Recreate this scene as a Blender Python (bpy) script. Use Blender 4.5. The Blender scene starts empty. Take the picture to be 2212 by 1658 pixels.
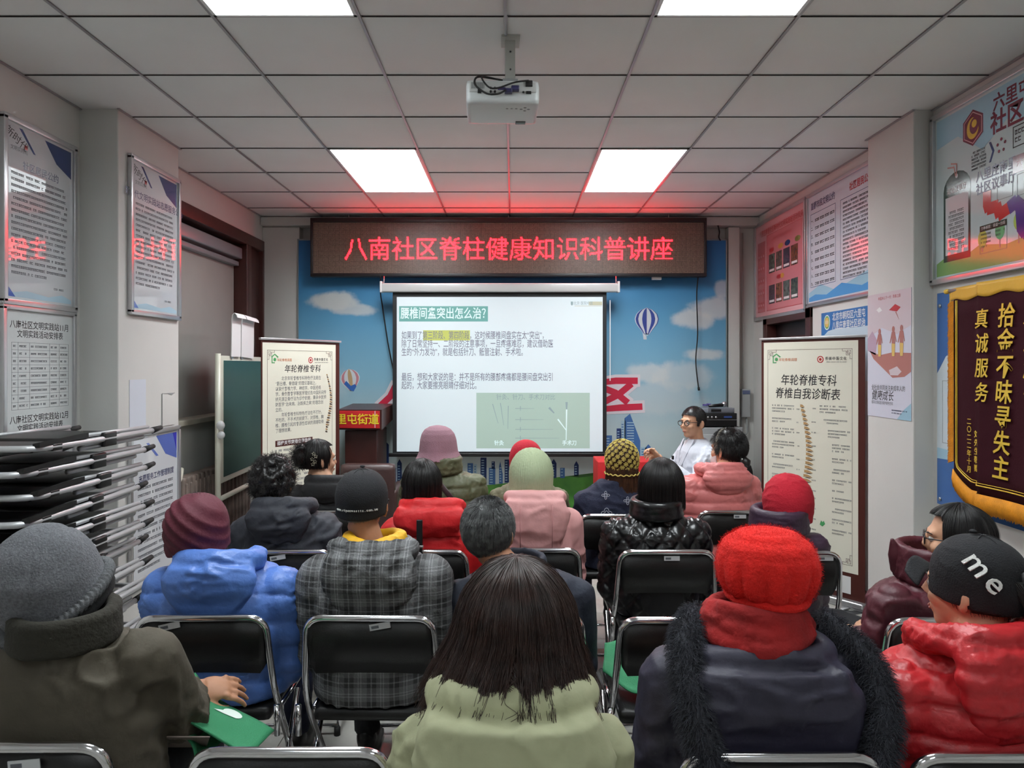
import bpy, bmesh, math, random
import numpy as np
from mathutils import Vector, Matrix, Euler
PI = math.pi
R = math.radians
random.seed(7)
SC = bpy.context.scene
COL = SC.collection
# ------------------------------------------------------------------ camera, light, exposure
F = 1564.0; CAMZ = 1.60
cd = bpy.data.cameras.new('camera'); cam = bpy.data.objects.new('camera', cd); COL.objects.link(cam)
cam.location = (0, 0, CAMZ); cam.rotation_euler = (R(90), 0, 0)
cd.sensor_fit = 'HORIZONTAL'; cd.sensor_width = 36.0; cd.lens = 36.0 * F / 2212.0
cd.shift_x = -2 / 2212.0; cd.shift_y = -39 / 2212.0; cd.clip_start = 0.05
SC.camera = cam
w = bpy.data.worlds.new('world'); SC.world = w; w.use_nodes = True
w.node_tree.nodes['Background'].inputs[0].default_value = (0.8, 0.9, 1.0, 1)
w.node_tree.nodes['Background'].inputs[1].default_value = 0.02
LAMP_W = 44.0      # watts of each of the ceiling fixtures
SC.view_settings.view_transform = 'Standard'; SC.view_settings.look = 'None'
SC.view_settings.gamma = 1.0; SC.view_settings.use_curve_mapping = False
SC.view_settings.exposure = 0.0
SC.cycles.max_bounces = 8; SC.cycles.diffuse_bounces = 5; SC.cycles.glossy_bounces = 3
SC.cycles.use_denoising = True; SC.cycles.sample_clamp_indirect = 4.0
SC.cycles.caustics_reflective = False; SC.cycles.caustics_refractive = False

def pt(x, y, D):
    return Vector(((x - 1108) * D / F, D, CAMZ + (790 - y) * D / F))
def px(x, D): return (x - 1108) * D / F
def pz(y, D): return CAMZ + (790 - y) * D / F

# ------------------------------------------------------------------ materials
def lin(c):
    return tuple(((v / 255) / 12.92 if v / 255 <= 0.04045 else ((v / 255 + 0.055) / 1.055) ** 2.4) for v in c)
MATS = {}
def mat(name, rgb, rough=0.6, metal=0.0, spec=0.5, bump=None, var=None, emit=None, sheen=0.0, alpha=None, coat=0.0, rgb2=None, trans=0.0):
    """rgb in 0..255; bump=(noise scale, strength, stretch vector or None); var=(scale, amount) mottles the colour"""
    if name in MATS: return MATS[name]
    m = bpy.data.materials.new(name); m.use_nodes = True; MATS[name] = m
    nt = m.node_tree; b = nt.nodes['Principled BSDF']
    c = lin(rgb)
    b.inputs['Base Color'].default_value = (*c, 1)
    b.inputs['Roughness'].default_value = rough; b.inputs['Metallic'].default_value = metal
    b.inputs['Specular IOR Level'].default_value = spec
    if sheen: b.inputs['Sheen Weight'].default_value = sheen; b.inputs['Sheen Roughness'].default_value = 0.5
    if coat: b.inputs['Coat Weight'].default_value = coat; b.inputs['Coat Roughness'].default_value = 0.06
    if trans: b.inputs['Transmission Weight'].default_value = trans
    if emit:
        b.inputs['Emission Color'].default_value = (*lin(emit[0]), 1); b.inputs['Emission Strength'].default_value = emit[1]
    if alpha is not None: b.inputs['Alpha'].default_value = alpha
    tc = None
    if bump or var:
        tc = nt.nodes.new('ShaderNodeTexCoord')
    if var:
        n = nt.nodes.new('ShaderNodeTexNoise'); n.inputs['Scale'].default_value = var[0]; n.inputs['Detail'].default_value = 4
        nt.links.new(tc.outputs['Object'], n.inputs['Vector'])
        mr = nt.nodes.new('ShaderNodeMapRange'); mr.inputs[1].default_value = 0.3; mr.inputs[2].default_value = 0.7
        nt.links.new(n.outputs['Fac'], mr.inputs[0])
        mx = nt.nodes.new('ShaderNodeMix'); mx.data_type = 'RGBA'
        nt.links.new(mr.outputs[0], mx.inputs['Factor'])
        c2 = lin(rgb2) if rgb2 else tuple(v * (1 - var[1]) for v in c)
        mx.inputs['A'].default_value = (*c2, 1)
        mx.inputs['B'].default_value = (*(c if rgb2 else tuple(min(1, v * (1 + var[1])) for v in c)), 1)
        nt.links.new(mx.outputs['Result'], b.inputs['Base Color'])
    if bump:
        mp = nt.nodes.new('ShaderNodeMapping')
        if len(bump) > 2 and bump[2]: mp.inputs['Scale'].default_value = bump[2]
        nt.links.new(tc.outputs['Object'], mp.inputs['Vector'])
        n = nt.nodes.new('ShaderNodeTexNoise'); n.inputs['Scale'].default_value = bump[0]; n.inputs['Detail'].default_value = 5
        nt.links.new(mp.outputs[0], n.inputs['Vector'])
        bp = nt.nodes.new('ShaderNodeBump'); bp.inputs['Strength'].default_value = bump[1]; bp.inputs['Distance'].default_value = 0.01
        nt.links.new(n.outputs['Fac'], bp.inputs['Height']); nt.links.new(bp.outputs[0], b.inputs['Normal'])
    return m

# ------------------------------------------------------------------ object helpers
def tag(o, label=None, cat=None, group=None, kind=None):
    if label: o['label'] = label
    if cat: o['category'] = cat
    if group: o['group'] = group
    if kind: o['kind'] = kind
    return o
def empty(name, loc=(0, 0, 0), rot=(0, 0, 0), label=None, cat=None, group=None, parent=None, kind=None):
    o = bpy.data.objects.new(name, None); COL.objects.link(o); o.location = loc; o.rotation_euler = rot
    o.empty_display_size = 0.1
    if parent: o.parent = parent
    return tag(o, label, cat, group, kind)
def link(name, me, m=None, parent=None):
    if m is not None and not me.materials: me.materials.append(m)
    o = bpy.data.objects.new(name, me); COL.objects.link(o)
    if parent: o.parent = parent
    return o
class MB:
    def __init__(s): s.v = []; s.f = []; s.sm = []
    def add(s, vs, fs, smooth=False):
        n = len(s.v); s.v.extend([tuple(p) for p in vs]); s.f.extend([tuple(i + n for i in f) for f in fs]); s.sm.extend([smooth] * len(fs)); return s
    def box(s, x0, y0, z0, x1, y1, z1, b=0.0, M=None):
        if b <= 0:
            vs = [(x0, y0, z0), (x1, y0, z0), (x1, y1, z0), (x0, y1, z0), (x0, y0, z1), (x1, y0, z1), (x1, y1, z1), (x0, y1, z1)]
            fs = [(0, 3, 2, 1), (4, 5, 6, 7), (0, 1, 5, 4), (1, 2, 6, 5), (2, 3, 7, 6), (3, 0, 4, 7)]
            if M is not None: vs = [M @ Vector(p) for p in vs]
            return s.add(vs, fs)
        bm = bmesh.new(); bmesh.ops.create_cube(bm, size=1)
        for v in bm.verts:
            v.co = Vector(((x0 + x1) / 2 + v.co.x * (x1 - x0), (y0 + y1) / 2 + v.co.y * (y1 - y0), (z0 + z1) / 2 + v.co.z * (z1 - z0)))
        b = min(b, abs(x1 - x0) * .49, abs(y1 - y0) * .49, abs(z1 - z0) * .49)
        bmesh.ops.bevel(bm, geom=bm.edges[:], offset=b, segments=2, profile=0.7, affect='EDGES')
        bm.verts.index_update()
        vs = [v.co.copy() for v in bm.verts]; fs = [[v.index for v in f.verts] for f in bm.faces]; bm.free()
        if M is not None: vs = [M @ p for p in vs]
        return s.add(vs, fs, True)
    def tube(s, pts, r, n=8, closed=False, cap=True, flat=1.0, rot=0.0):
        pts = [Vector(p) for p in pts]; N = len(pts); vs = []; fs = []
        rr = r if isinstance(r, (list, tuple)) else [r] * N
        up = None
        for i, p in enumerate(pts):
            a = pts[(i - 1) % N] if (closed or i > 0) else p; c = pts[(i + 1) % N] if (closed or i < N - 1) else p
            t = (c - a).normalized()
            if up is None: up = Vector((0, 0, 1)) if abs(t.z) < 0.9 else Vector((0, 1, 0))
            u = (up - t * up.dot(t))
            if u.length < 1e-6: u = t.orthogonal()
            u.normalize(); up = u; w_ = t.cross(u)
            for k in range(n):
                an = 2 * PI * k / n + rot
                vs.append(p + u * math.cos(an) * rr[i] + w_ * math.sin(an) * rr[i] * flat)
        for i in range(N if closed else N - 1):
            j = (i + 1) % N
            for k in range(n):
                k2 = (k + 1) % n
                fs.append((i * n + k, i * n + k2, j * n + k2, j * n + k))
        if cap and not closed:
            fs.append(tuple(range(n))[::-1]); fs.append(tuple((N - 1) * n + k for k in range(n)))
        return s.add(vs, fs, True)
    def ell(s, c, r, n=16, m=10, M=None):
        c = Vector(c); vs = []; fs = []
        if not isinstance(r, (tuple, list, Vector)): r = (r, r, r)
        vs.append(Vector((0, 0, r[2])))
        for i in range(1, m):
            th = PI * i / m
            for k in range(n):
                ph = 2 * PI * k / n
                vs.append(Vector((r[0] * math.sin(th) * math.cos(ph), r[1] * math.sin(th) * math.sin(ph), r[2] * math.cos(th))))
        vs.append(Vector((0, 0, -r[2])))
        for k in range(n): fs.append((0, 1 + k, 1 + (k + 1) % n))
        for i in range(m - 2):
            for k in range(n):
                a = 1 + i * n + k; b = 1 + i * n + (k + 1) % n
                fs.append((a, a + n, b + n, b))
        L = len(vs) - 1
        for k in range(n): fs.append((L, L - n + (k + 1) % n, L - n + k))
        if M is not None: vs = [c + M @ v for v in vs]
        else: vs = [c + v for v in vs]
        return s.add(vs, fs, True)
    def loft(s, rings, cap=True, smooth=True):
        n = len(rings[0]); vs = [p for r in rings for p in r]; fs = []
        for i in range(len(rings) - 1):
            for k in range(n):
                k2 = (k + 1) % n
                fs.append((i * n + k, i * n + k2, (i + 1) * n + k2, (i + 1) * n + k))
        if cap:
            fs.append(tuple(range(n))[::-1]); fs.append(tuple((len(rings) - 1) * n + k for k in range(n)))
        return s.add(vs, fs, smooth)
    def poly(s, pts, z0=0.0, z1=0.0004):
        """prism over a 2-D outline in the local XY plane"""
        n = len(pts); vs = [(p[0], p[1], z0) for p in pts] + [(p[0], p[1], z1) for p in pts]
        a = sum(pts[i][0] * pts[(i + 1) % n][1] - pts[(i + 1) % n][0] * pts[i][1] for i in range(n))
        fs = [tuple(range(n, 2 * n)), tuple(range(n))[::-1]] + [(i, (i + 1) % n, n + (i + 1) % n, n + i) for i in range(n)]
        if a < 0: fs = [f[::-1] for f in fs]
        return s.add(vs, fs)
    def disc(s, cx, cy, r, z0, z1, n=24, ry=None):
        return s.poly([(cx + r * math.cos(2 * PI * k / n), cy + (ry or r) * math.sin(2 * PI * k / n)) for k in range(n)], z0, z1)
    def mesh(s, name):
        me = bpy.data.meshes.new(name); me.from_pydata(s.v, [], s.f)
        me.polygons.foreach_set('use_smooth', s.sm); me.update(); return me
    def build(s, name, m, parent=None):
        return link(name, s.mesh(name), m, parent)
def round_path(pts, r, k=5):
    """polyline with rounded corners"""
    pts = [Vector(p) for p in pts]; out = [pts[0]]
    for i in range(1, len(pts) - 1):
        p = pts[i]; a = (pts[i - 1] - p); b = (pts[i + 1] - p)
        d = min(r, a.length * .49, b.length * .49); a.normalize(); b.normalize()
        A = p + a * d; B = p + b * d
        for j in range(k + 1):
            t = j / k; out.append(A * (1 - t) ** 2 + p * 2 * t * (1 - t) + B * t * t)
    out.append(pts[-1]); return out
def fuse(name, mb, voxel, smooth, m, parent=None, disp=None, sf=0.5):
    """closed overlapping shapes -> one continuous skin (voxel union), smoothed, optionally displaced by disp(P, N)"""
    me = mb.mesh(name + '_src'); o = bpy.data.objects.new('tmp', me); COL.objects.link(o)
    r = o.modifiers.new('r', 'REMESH'); r.mode = 'VOXEL'; r.voxel_size = voxel; r.adaptivity = 0
    if smooth:
        sm = o.modifiers.new('s', 'SMOOTH'); sm.factor = sf; sm.iterations = smooth
    dg = bpy.context.evaluated_depsgraph_get(); dg.update()
    me2 = bpy.data.meshes.new_from_object(o.evaluated_get(dg)); me2.name = name
    bpy.data.objects.remove(o); bpy.data.meshes.remove(me)
    if disp is not None:
        n = len(me2.vertices); P = np.empty(n * 3); N = np.empty(n * 3)
        me2.vertices.foreach_get('co', P); me2.vertices.foreach_get('normal', N)
        P = P.reshape(-1, 3); N = N.reshape(-1, 3)
        Q = disp(P, N)
        me2.vertices.foreach_set('co', Q.ravel())
    me2.polygons.foreach_set('use_smooth', [True] * len(me2.polygons)); me2.update()
    me2.materials.clear()
    return link(name, me2, m, parent)
def copy_tree(o, parent=None):
    c = o.copy(); COL.objects.link(c); c.parent = parent
    for ch in list(o.children): copy_tree(ch, c)
    return c
def strands(name, P, m, parent=None, r0=0.0006, r1=0.0002):
    """P: array (S, K, 3): hair curves"""
    S, K = P.shape[:2]
    hc = bpy.data.hair_curves.new(name); hc.add_curves([K] * S)
    hc.attributes['position'].data.foreach_set('vector', P.reshape(-1).astype(np.float32)) if 'position' in hc.attributes else None
    ra = hc.attributes.get('radius') or hc.attributes.new('radius', 'FLOAT', 'POINT')
    ra.data.foreach_set('value', np.tile(np.linspace(r0, r1, K), S).astype(np.float32))
    hc.materials.append(m)
    o = bpy.data.objects.new(name, hc); COL.objects.link(o)
    if parent: o.parent = parent
    return o

# flat things on walls: local x = right, y = up, z = out of the wall
class Board:
    def __init__(s, name, label, cat, loc, ang=0, group=None, tilt=0):
        s.o = empty(name, loc, (R(90) + tilt, 0, R(ang)), label, cat, group)
    def rect(s, x0, y0, x1, y1, m, z=0.001, name='print_band', t=0.0004, b=0, parent=None):
        return MB().box(x0, y0, z - t, x1, y1, z, b).build(name, m, parent or s.o)
    def poly(s, pts, m, z=0.001, name='print_shape', t=0.0004, parent=None):
        return MB().poly(pts, z - t, z).build(name, m, parent or s.o)
    def text(s, st, x, y, size, m, z=0.0012, name='lettering', align='CENTER', off=0.0, line=1.0, sx=1.0, shear=0, sp=1.0, res=2, rot=0, parent=None, ext=0.0):
        cu = bpy.data.curves.new(name, 'FONT'); cu.body = st; cu.size = size; cu.align_x = align; cu.align_y = 'CENTER'
        cu.resolution_u = res; cu.space_line = line; cu.offset = off; cu.shear = shear; cu.space_character = sp; cu.extrude = ext
        cu.materials.append(m)
        o = bpy.data.objects.new(name, cu); COL.objects.link(o); o.parent = parent or s.o
        o.location = (x, y, z); o.scale = (sx, 1, 1); o.rotation_euler = (0, 0, rot)
        return o
    def dashes(s, x0, y0, wd, n, pitch, h, m, z=0.0012, name='fine_print', seed=1, fill=0.9, last=0.6, g=None):
        """rows of print too small to read: each glyph is one or two short strokes"""
        rn = random.Random(seed); mb = MB(); g = g or h * 1.05
        for i in range(n):
            x = x0; y = y0 - i * pitch
            xe = x0 + wd * (last if i == n - 1 else rn.uniform(0.93, 1))
            while x < xe - g * .6:
                if rn.random() < fill:
                    w_ = g * 0.78
                    k = rn.random()
                    mb.box(x, y - h * .5, z - .0003, x + w_ * .22, y + h * .5, z)
                    mb.box(x, y + h * .2, z - .0003, x + w_, y + h * .45, z)
                    if k < .8: mb.box(x + w_ * .1, y - h * .5, z - .0003, x + w_, y - h * .3, z)
                    if k > .3: mb.box(x + w_ * .6, y - h * .5, z - .0003, x + w_ * .85, y + h * .4, z)
                x += g
        o = mb.build(name, m, s.o); o['kind'] = 'stuff'; return o
    def frame(s, W, H, m, wd=0.025, d=0.02, gap=0, name='frame'):
        f = MB()
        f.box(-wd * .4, -wd * .4, 0, W + wd * .4, wd * .6, d, .003); f.box(-wd * .4, H - wd * .6, 0, W + wd * .4, H + wd * .4, d, .003)
        f.box(-wd * .4, 0, 0, wd * .6, H, d, .003); f.box(W - wd * .6, 0, 0, W + wd * .4, H, d, .003)
        return f.build(name, m, s.o)

M_WALL = mat('wall_paint', (207, 207, 203), .75, bump=(40, .05), var=(1.2, .05))
M_CEIL = mat('ceiling_tile_white', (235, 237, 236), .8, bump=(60, .06), var=(2, .03))
M_TBAR = mat('ceiling_bar', (170, 170, 174), .35, metal=.5)
M_DARK = mat('shadow_gap', (40, 38, 36), .8)
M_FLOOR = mat('floor_tile', (168, 166, 160), .22, var=(5, .14), bump=(8, .02))
M_FLOORD = mat('floor_tile_dark', (60, 60, 62), .25, var=(5, .1))
M_GROUT = mat('grout', (90, 88, 84), .8)
M_WOOD = mat('dark_brown_wood', (62, 28, 24), .35, bump=(20, .08, (1, 1, 12)), var=(6, .2))
M_CHROME = mat('chrome', (225, 225, 228), .12, metal=1.0)
M_STEEL = mat('grey_steel', (185, 186, 188), .35, metal=.9)
M_ALU = mat('aluminium_frame', (200, 200, 202), .28, metal=.8)
M_BLACKV = mat('black_vinyl', (14, 14, 15), .42, bump=(180, .08))
M_BLACKP = mat('black_plastic', (20, 20, 21), .4)
M_RUB = mat('black_rubber', (16, 16, 16), .7)
M_WHITEP = mat('white_paper', (225, 226, 226), .7)
M_WHITEPL = mat('white_plastic', (222, 224, 224), .35)
M_INK = mat('black_ink', (25, 25, 28), .6)
M_INKG = mat('grey_ink', (95, 98, 104), .6)
M_RED = mat('red_print', (196, 30, 48), .5)
M_GREYB = mat('grey_box', (150, 152, 152), .5)
# ------------------------------------------------------------------ room shell
XL, XR, YB, YF, ZC = -2.42, 2.36, 7.10, -1.6, 3.032
def struct(name, mb, m, parent=None):
    o = mb.build(name, m, parent)
    if parent is None: o['kind'] = 'structure'
    return o
# floor: ceramic tiles, each a piece
fl = struct('floor', MB().box(XL - .1, YF - .1, -.06, XR + .1, YB + .1, -.008), M_GROUT)
S6 = .6
tm = MB().box(.0015, .0015, -.01, S6 - .0015, S6 - .0015, 0, .0015).mesh('floor_tile'); tm.materials.append(M_FLOOR)
tmd = None
ti = 0
for i in range(-5, 5):
    for j in range(-3, 12):
        x0 = i * S6 + .21; y0 = j * S6 - .1
        if x0 + S6 < XL or x0 > XR: continue
        o = link('tile', tm, None, fl); o.location = (x0, y0, 0)
        o.scale = (1, 1, 1)
# four dark corner inserts beside the door, as the photograph shows under the right banner
mbd = MB(); 
for cx, cy in ((2.01, 4.10), (2.01, 4.70)):
    c = [(cx - .3, cy), (cx, cy - .12), (cx + .3, cy), (cx, cy + .12)]
    mbd.poly(c, -.001, .0012)
mbd.build('dark_inlay', M_FLOORD, fl)
# walls
wl = struct('wall_left', MB().box(XL - .12, YF, 0, XL, 4.9, ZC + .1).box(XL - .12, 4.9, 0, XL, YB, 1.17).box(XL - .12, 4.9, 2.80, XL, YB, ZC + .1).box(XL - .30, 4.78, 1.0, XL - .26, YB, 2.95), M_WALL)
wr = struct('wall_right', MB().box(XR, YF, 0, XR + .12, 5.74, ZC + .1).box(XR, 6.74, 0, XR + .12, YB, ZC + .1).box(XR, 5.74, 2.04, XR + .12, 6.74, ZC + .1), M_WALL)
wb = struct('wall_back', MB().box(XL - .3, YB, 0, XR + .12, YB + .12, ZC + .1), M_WALL)
wf = struct('wall_front', MB().box(XL - .12, YF - .12, 0, XR + .12, YF, ZC + .1), M_WALL)
struct('pillar_left', MB().box(XL - .01, 4.043, 0, -2.205, 4.776, ZC + .02, .008), M_WALL)
struct('pillar_right', MB().box(2.25, 4.065, 0, XR + .01, 4.59, ZC + .02, .008), M_WALL)
struct('pillar_corner_left', MB().box(XL, 6.99, 0, -2.06, YB + .01, 2.94, .006), M_WALL)
struct('pillar_corner_right', MB().box(2.08, 6.99, 0, 2.19, YB + .01, 2.94, .006), M_WALL)
struct('trim_1', MB().box(XL, 6.93, 2.945, XR, YB, ZC - .005, .008), M_WALL)          # shallow beam above the mural
struct('baseboard_left', MB().box(XL, YF, 0, XL + .012, 4.043, .1, .003).box(XL, 4.776, 0, XL + .012, 6.99, .1, .003), mat('baseboard_grey', (120, 116, 110), .4))
struct('baseboard_right', MB().box(XR - .012, YF, 0, XR, 4.065, .1, .003).box(XR - .012, 4.59, 0, XR, 5.70, .1, .003), MATS['baseboard_grey'])
struct('baseboard_back', MB().box(-2.06, 7.088, 0, 2.08, YB, .1, .003), MATS['baseboard_grey'])
# ceiling: slab, T-bars and one panel per cell
ce = struct('ceiling', MB().box(XL - .1, YF - .1, ZC + .10, XR + .1, YB + .1, ZC + .16), M_CEIL)
xs = [XL, -1.83, -1.23, -.63, -.03, .57, 1.17, 1.77, XR]
ys = [YF] + [2.97 + .6 * k for k in range(-7, 7)] + [YB]
ys = [y for y in ys if y >= YF]
LIGHTS = [(-1.23, 1.77), (.57, 1.77), (-1.23, 4.77), (.57, 4.77), (-1.23, -1.23), (.57, -1.23)]
rn = random.Random(3)
def in_light(x, y):
    return any(abs(x - lx) < .01 and ly - .01 < y < ly + .7 for lx, ly in LIGHTS)
for i in range(len(xs) - 1):
    for j in range(len(ys) - 1):
        if in_light(xs[i], ys[j]): continue
        g = .0042; wx = xs[i + 1] - xs[i]; wy = ys[j + 1] - ys[j]
        if wy < .02: continue
        M = Matrix.Translation(((xs[i] + xs[i + 1]) / 2, (ys[j] + ys[j + 1]) / 2, ZC + .006)) @ Euler((rn.uniform(-.0022, .0022), rn.uniform(-.0028, .0028), 0)).to_matrix().to_4x4()
        MB().box(-wx / 2 + g, -wy / 2 + g, -.003, wx / 2 - g, wy / 2 - g, .012, .002, M).build('ceiling_panel', M_CEIL, ce)
for x in xs[1:-1]:
    MB().box(x - .006, YF, ZC - .004, x + .006, YB, ZC + .0).box(x - .001, YF, ZC, x + .001, YB, ZC + .03).build('long_bar', M_TBAR, ce)
for y in ys[1:-1]:
    m_ = MB()
    for a, b_ in zip(xs[:-1], xs[1:]):
        if any(abs(a - lx) < .01 and ly + .1 < y < ly + 1.1 for lx, ly in LIGHTS): continue
        m_.box(a + .009, y - .003, ZC - .0015, b_ - .009, y + .003, ZC + .002)
    m_.build('cross_bar', M_DARK, ce)
MB().box(XL, YF, ZC - .004, XL + .014, 4.043, ZC + .002).box(XL, 4.776, ZC - .004, XL + .014, YB, ZC + .002).box(-2.205, 4.03, ZC - .004, -2.19, 4.79, ZC + .002).build('edge_bar', M_TBAR, ce)
MB().box(XR - .014, YF, ZC - .004, XR, 4.065, ZC + .002).box(XR - .014, 4.59, ZC - .004, XR, YB, ZC + .002).box(2.235, 4.05, ZC - .004, 2.25, 4.6, ZC + .002).build('edge_bar', M_TBAR, ce)
# light fixtures: housing, tubes, louvre blades
M_REFL = mat('fixture_white', (235, 238, 238), .3)
M_TUBE = mat('lit_tube', (255, 255, 255), .4, emit=((240, 248, 255), 9.0))
M_PANEL = mat('lit_reflector', (250, 250, 250), .4, emit=((238, 246, 255), 2.2))
names = {(-1.23, 1.77): 'lit louvred ceiling light at the top edge of the photo, left one', (.57, 1.77): 'lit louvred ceiling light at the top edge of the photo, right one',
         (-1.23, 4.77): 'glaring white louvred ceiling light left of the projector, near the red sign', (.57, 4.77): 'glaring white louvred ceiling light right of the projector, near the red sign',
         (-1.23, -1.23): 'louvred ceiling light behind the audience, out of the photo, left', (.57, -1.23): 'louvred ceiling light behind the audience, out of the photo, right'}
for lx, ly in LIGHTS:
    t = empty('ceiling_light', (lx + .3, ly + .6, ZC), (0, 0, 0), names[(lx, ly)], 'light', 'recessed louvred ceiling lights')
    h = MB(); W2, L2 = .292, .592
    h.box(-W2, -L2, .0, -W2 + .006, L2, .08).box(W2 - .006, -L2, .0, W2, L2, .08).box(-W2, -L2, 0, W2, -L2 + .006, .08).box(-W2, L2 - .006, 0, W2, L2, .08).box(-W2, -L2, .078, W2, L2, .082)
    h.box(-W2 - .003, -L2 - .003, -.004, -W2 + .012, L2 + .003, .0).box(W2 - .012, -L2 - .003, -.004, W2 + .003, L2 + .003, .0).box(-W2, -L2 - .003, -.004, W2, -L2 + .012, .0).box(-W2, L2 - .012, -.004, W2, L2 + .003, .0)
    h.build('housing', M_REFL, t)
    for k in (-1, 0, 1):
        MB().tube([(k * .19, -.56, .05), (k * .19, .56, .05)], .013, 10).build('lamp_tube', M_TUBE, t)
    for k in (-1, 1):
        MB().box(k * .095 - .0012, -L2 + .006, .002, k * .095 + .0012, L2 - .006, .034).build('louvre_divider', M_REFL, t)
    for k in range(11):
        y = -.5 + .1 * k
        MB().box(-W2 + .006, y - .001, .004, W2 - .006, y + .001, .030).build('louvre_blade', M_REFL, t)
    ld = bpy.data.lights.new('lamp_glow', 'AREA'); ld.shape = 'RECTANGLE'; ld.size = .56; ld.size_y = 1.14; ld.energy = LAMP_W * (1.6 if ly > 4 else .97 if ly > 0 else .3); ld.color = (.93, .98, 1.0)
    lo = bpy.data.objects.new('lamp_glow', ld); COL.objects.link(lo); lo.parent = t; lo.location = (0, 0, .070)
# window on the left: dark frame, roller blind, sill
M_BLIND = mat('blind_fabric', (150, 148, 143), .7, bump=(90, .08, (1, 1, 6)), var=(2, .06))
wn = empty('window_1', (XL, 5.9, 1.17), kind='structure')
wn.name = 'window_1'
def wloc(mb, name, m): 
    mb.v = [(x - XL, y - 5.9, z - 1.17) for x, y, z in mb.v]; return mb.build(name, m, wn)
wloc(MB().box(XL - .13, 4.80, 2.70, XL + .02, 7.05, 2.80, .004), 'frame_head', M_WOOD)
wloc(MB().box(XL - .13, 6.55, 1.17, XL + .015, 6.66, 2.72, .004), 'jamb', M_WOOD)
wloc(MB().box(XL - .11, 6.66, 1.17, XL - .02, 7.0, 2.72, .004), 'casing_panel', M_WOOD)
wloc(MB().box(XL - .13, 6.96, 1.17, XL + .02, 7.05, 2.72, .004), 'jamb', M_WOOD)
wloc(MB().box(XL - .17, 4.85, 2.56, XL - .02, 6.53, 2.66, .012), 'blind_cassette', mat('cassette_silver', (165, 166, 170), .3, metal=.5))
wloc(MB().box(XL - .14, 4.85, 2.50, XL - .05, 6.53, 2.54, .008), 'blind_rail', MATS['cassette_silver'])
wloc(MB().box(XL - .110, 4.85, 1.20, XL - .106, 6.55, 2.56), 'roller_blind', M_BLIND)
wloc(MB().box(XL - .14, 4.78, 1.165, XL + .05, 7.0, 1.205, .006), 'sill', mat('sill_stone', (178, 172, 158), .4, var=(8, .15)))
wloc(MB().box(XL - .2, 4.85, 1.2, XL - .19, 6.6, 2.7), 'pane', mat('window_glass', (60, 80, 95), .05, spec=.6))
# radiator
rd = empty('radiator', (XL + .09, 5.0, .0), (0, 0, 0), 'old ribbed cast-iron radiator under the window sill, behind the green board stand', 'radiator')
M_RAD = mat('radiator_paint', (120, 106, 98), .5, var=(12, .25), bump=(60, .2))
for k in range(17):
    y = .05 + k * .075
    MB().box(-.05, y - .028, .12, .05, y + .028, .82, .02).box(-.062, y - .012, .16, .062, y + .012, .78, .01).build('section', M_RAD, rd)
MB().tube([(0, .0, .2), (0, 1.35, .2)], .017).tube([(0, -.12, .76), (0, 1.35, .76)], .017).build('pipe', M_RAD, rd)
MB().tube(round_path([(.10, -.16, .83), (.06, -.05, .84), (.02, .05, .88)], .05), .014).build('valve_pipe', mat('cream_paint', (205, 200, 185), .4), rd)
# door on the right wall behind the banner
dr = empty('door_1', (XR, 6.24, 0), kind='structure')
m_ = MB().box(-.02, -.54, 0, .10, -.44, 2.06, .004).box(-.02, .44, 0, .10, .54, 2.06, .004).box(-.02, -.54, 1.98, .10, .54, 2.06, .004)
m_.build('door_frame', M_WOOD, dr)
lf = MB().box(.07, -.44, 0, .11, .44, 1.98, .003).build('door_leaf', mat('door_dark', (30, 18, 18), .4), dr)
for z0, z1 in ((.12, .85), (.97, 1.86)):
    MB().box(.060, -.33, z0, .075, .33, z1, .006).build('door_panel', M_WOOD, dr)
MB().tube([(.07, .36, 1.0), (.02, .36, 1.0), (.02, .26, 1.0)], .009).build('handle', M_STEEL, dr)
struct('wall_beyond', MB().box(XR + .14, 5.6, 0, XR + .2, 6.9, 2.3), M_DARK)
# ------------------------------------------------------------------ front wall: mural, LED sign, screen
M_NAVY = mat('print_navy', (40, 62, 110), .35, spec=.3)
M_BLUEP = mat('print_blue', (70, 110, 165), .35, spec=.3)
M_PALEB = mat('print_pale_blue', (170, 200, 215), .35, spec=.3)
M_GRASS = mat('print_grass', (90, 158, 62), .45, var=(6, .12), rgb2=(60, 120, 45))
M_GRASSD = mat('print_grass_dark', (52, 96, 42), .45)
YM = 6.98
def mx(x): return (x - 1108) * YM / F
mx0, mx1 = mx(645), mx(1568); mz0, mz1 = pz(1117, YM), pz(519, YM)
MW, MH = mx1 - mx0, mz1 - mz0
mu = Board('mural_board', 'wall-wide mural of blue sky, clouds, hot-air balloons, towers and grass behind the screen', 'mural', (mx0, YM + .04, mz0))
# printed sky with clouds at fixed places
m = bpy.data.materials.new('mural_sky'); m.use_nodes = True; nt = m.node_tree; bs = nt.nodes['Principled BSDF']; bs.inputs['Roughness'].default_value = .45; bs.inputs['Specular IOR Level'].default_value = .3
tc = nt.nodes.new('ShaderNodeTexCoord'); sp = nt.nodes.new('ShaderNodeSeparateXYZ'); nt.links.new(tc.outputs['Object'], sp.inputs[0])
rp = nt.nodes.new('ShaderNodeValToRGB'); el = rp.color_ramp.elements
el[0].position = 0.0; el[0].color = (*lin((205, 212, 210)), 1); el[1].position = 1.0; el[1].color = (*lin((45, 108, 168)), 1)
for p_, c_ in ((.30, (196, 214, 216)), (.50, (140, 188, 210)), (.72, (96, 160, 198)), (.86, (62, 132, 184))):
    e = rp.color_ramp.elements.new(p_); e.color = (*lin(c_), 1)
dv = nt.nodes.new('ShaderNodeMath'); dv.operation = 'DIVIDE'; dv.inputs[1].default_value = MH
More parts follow.
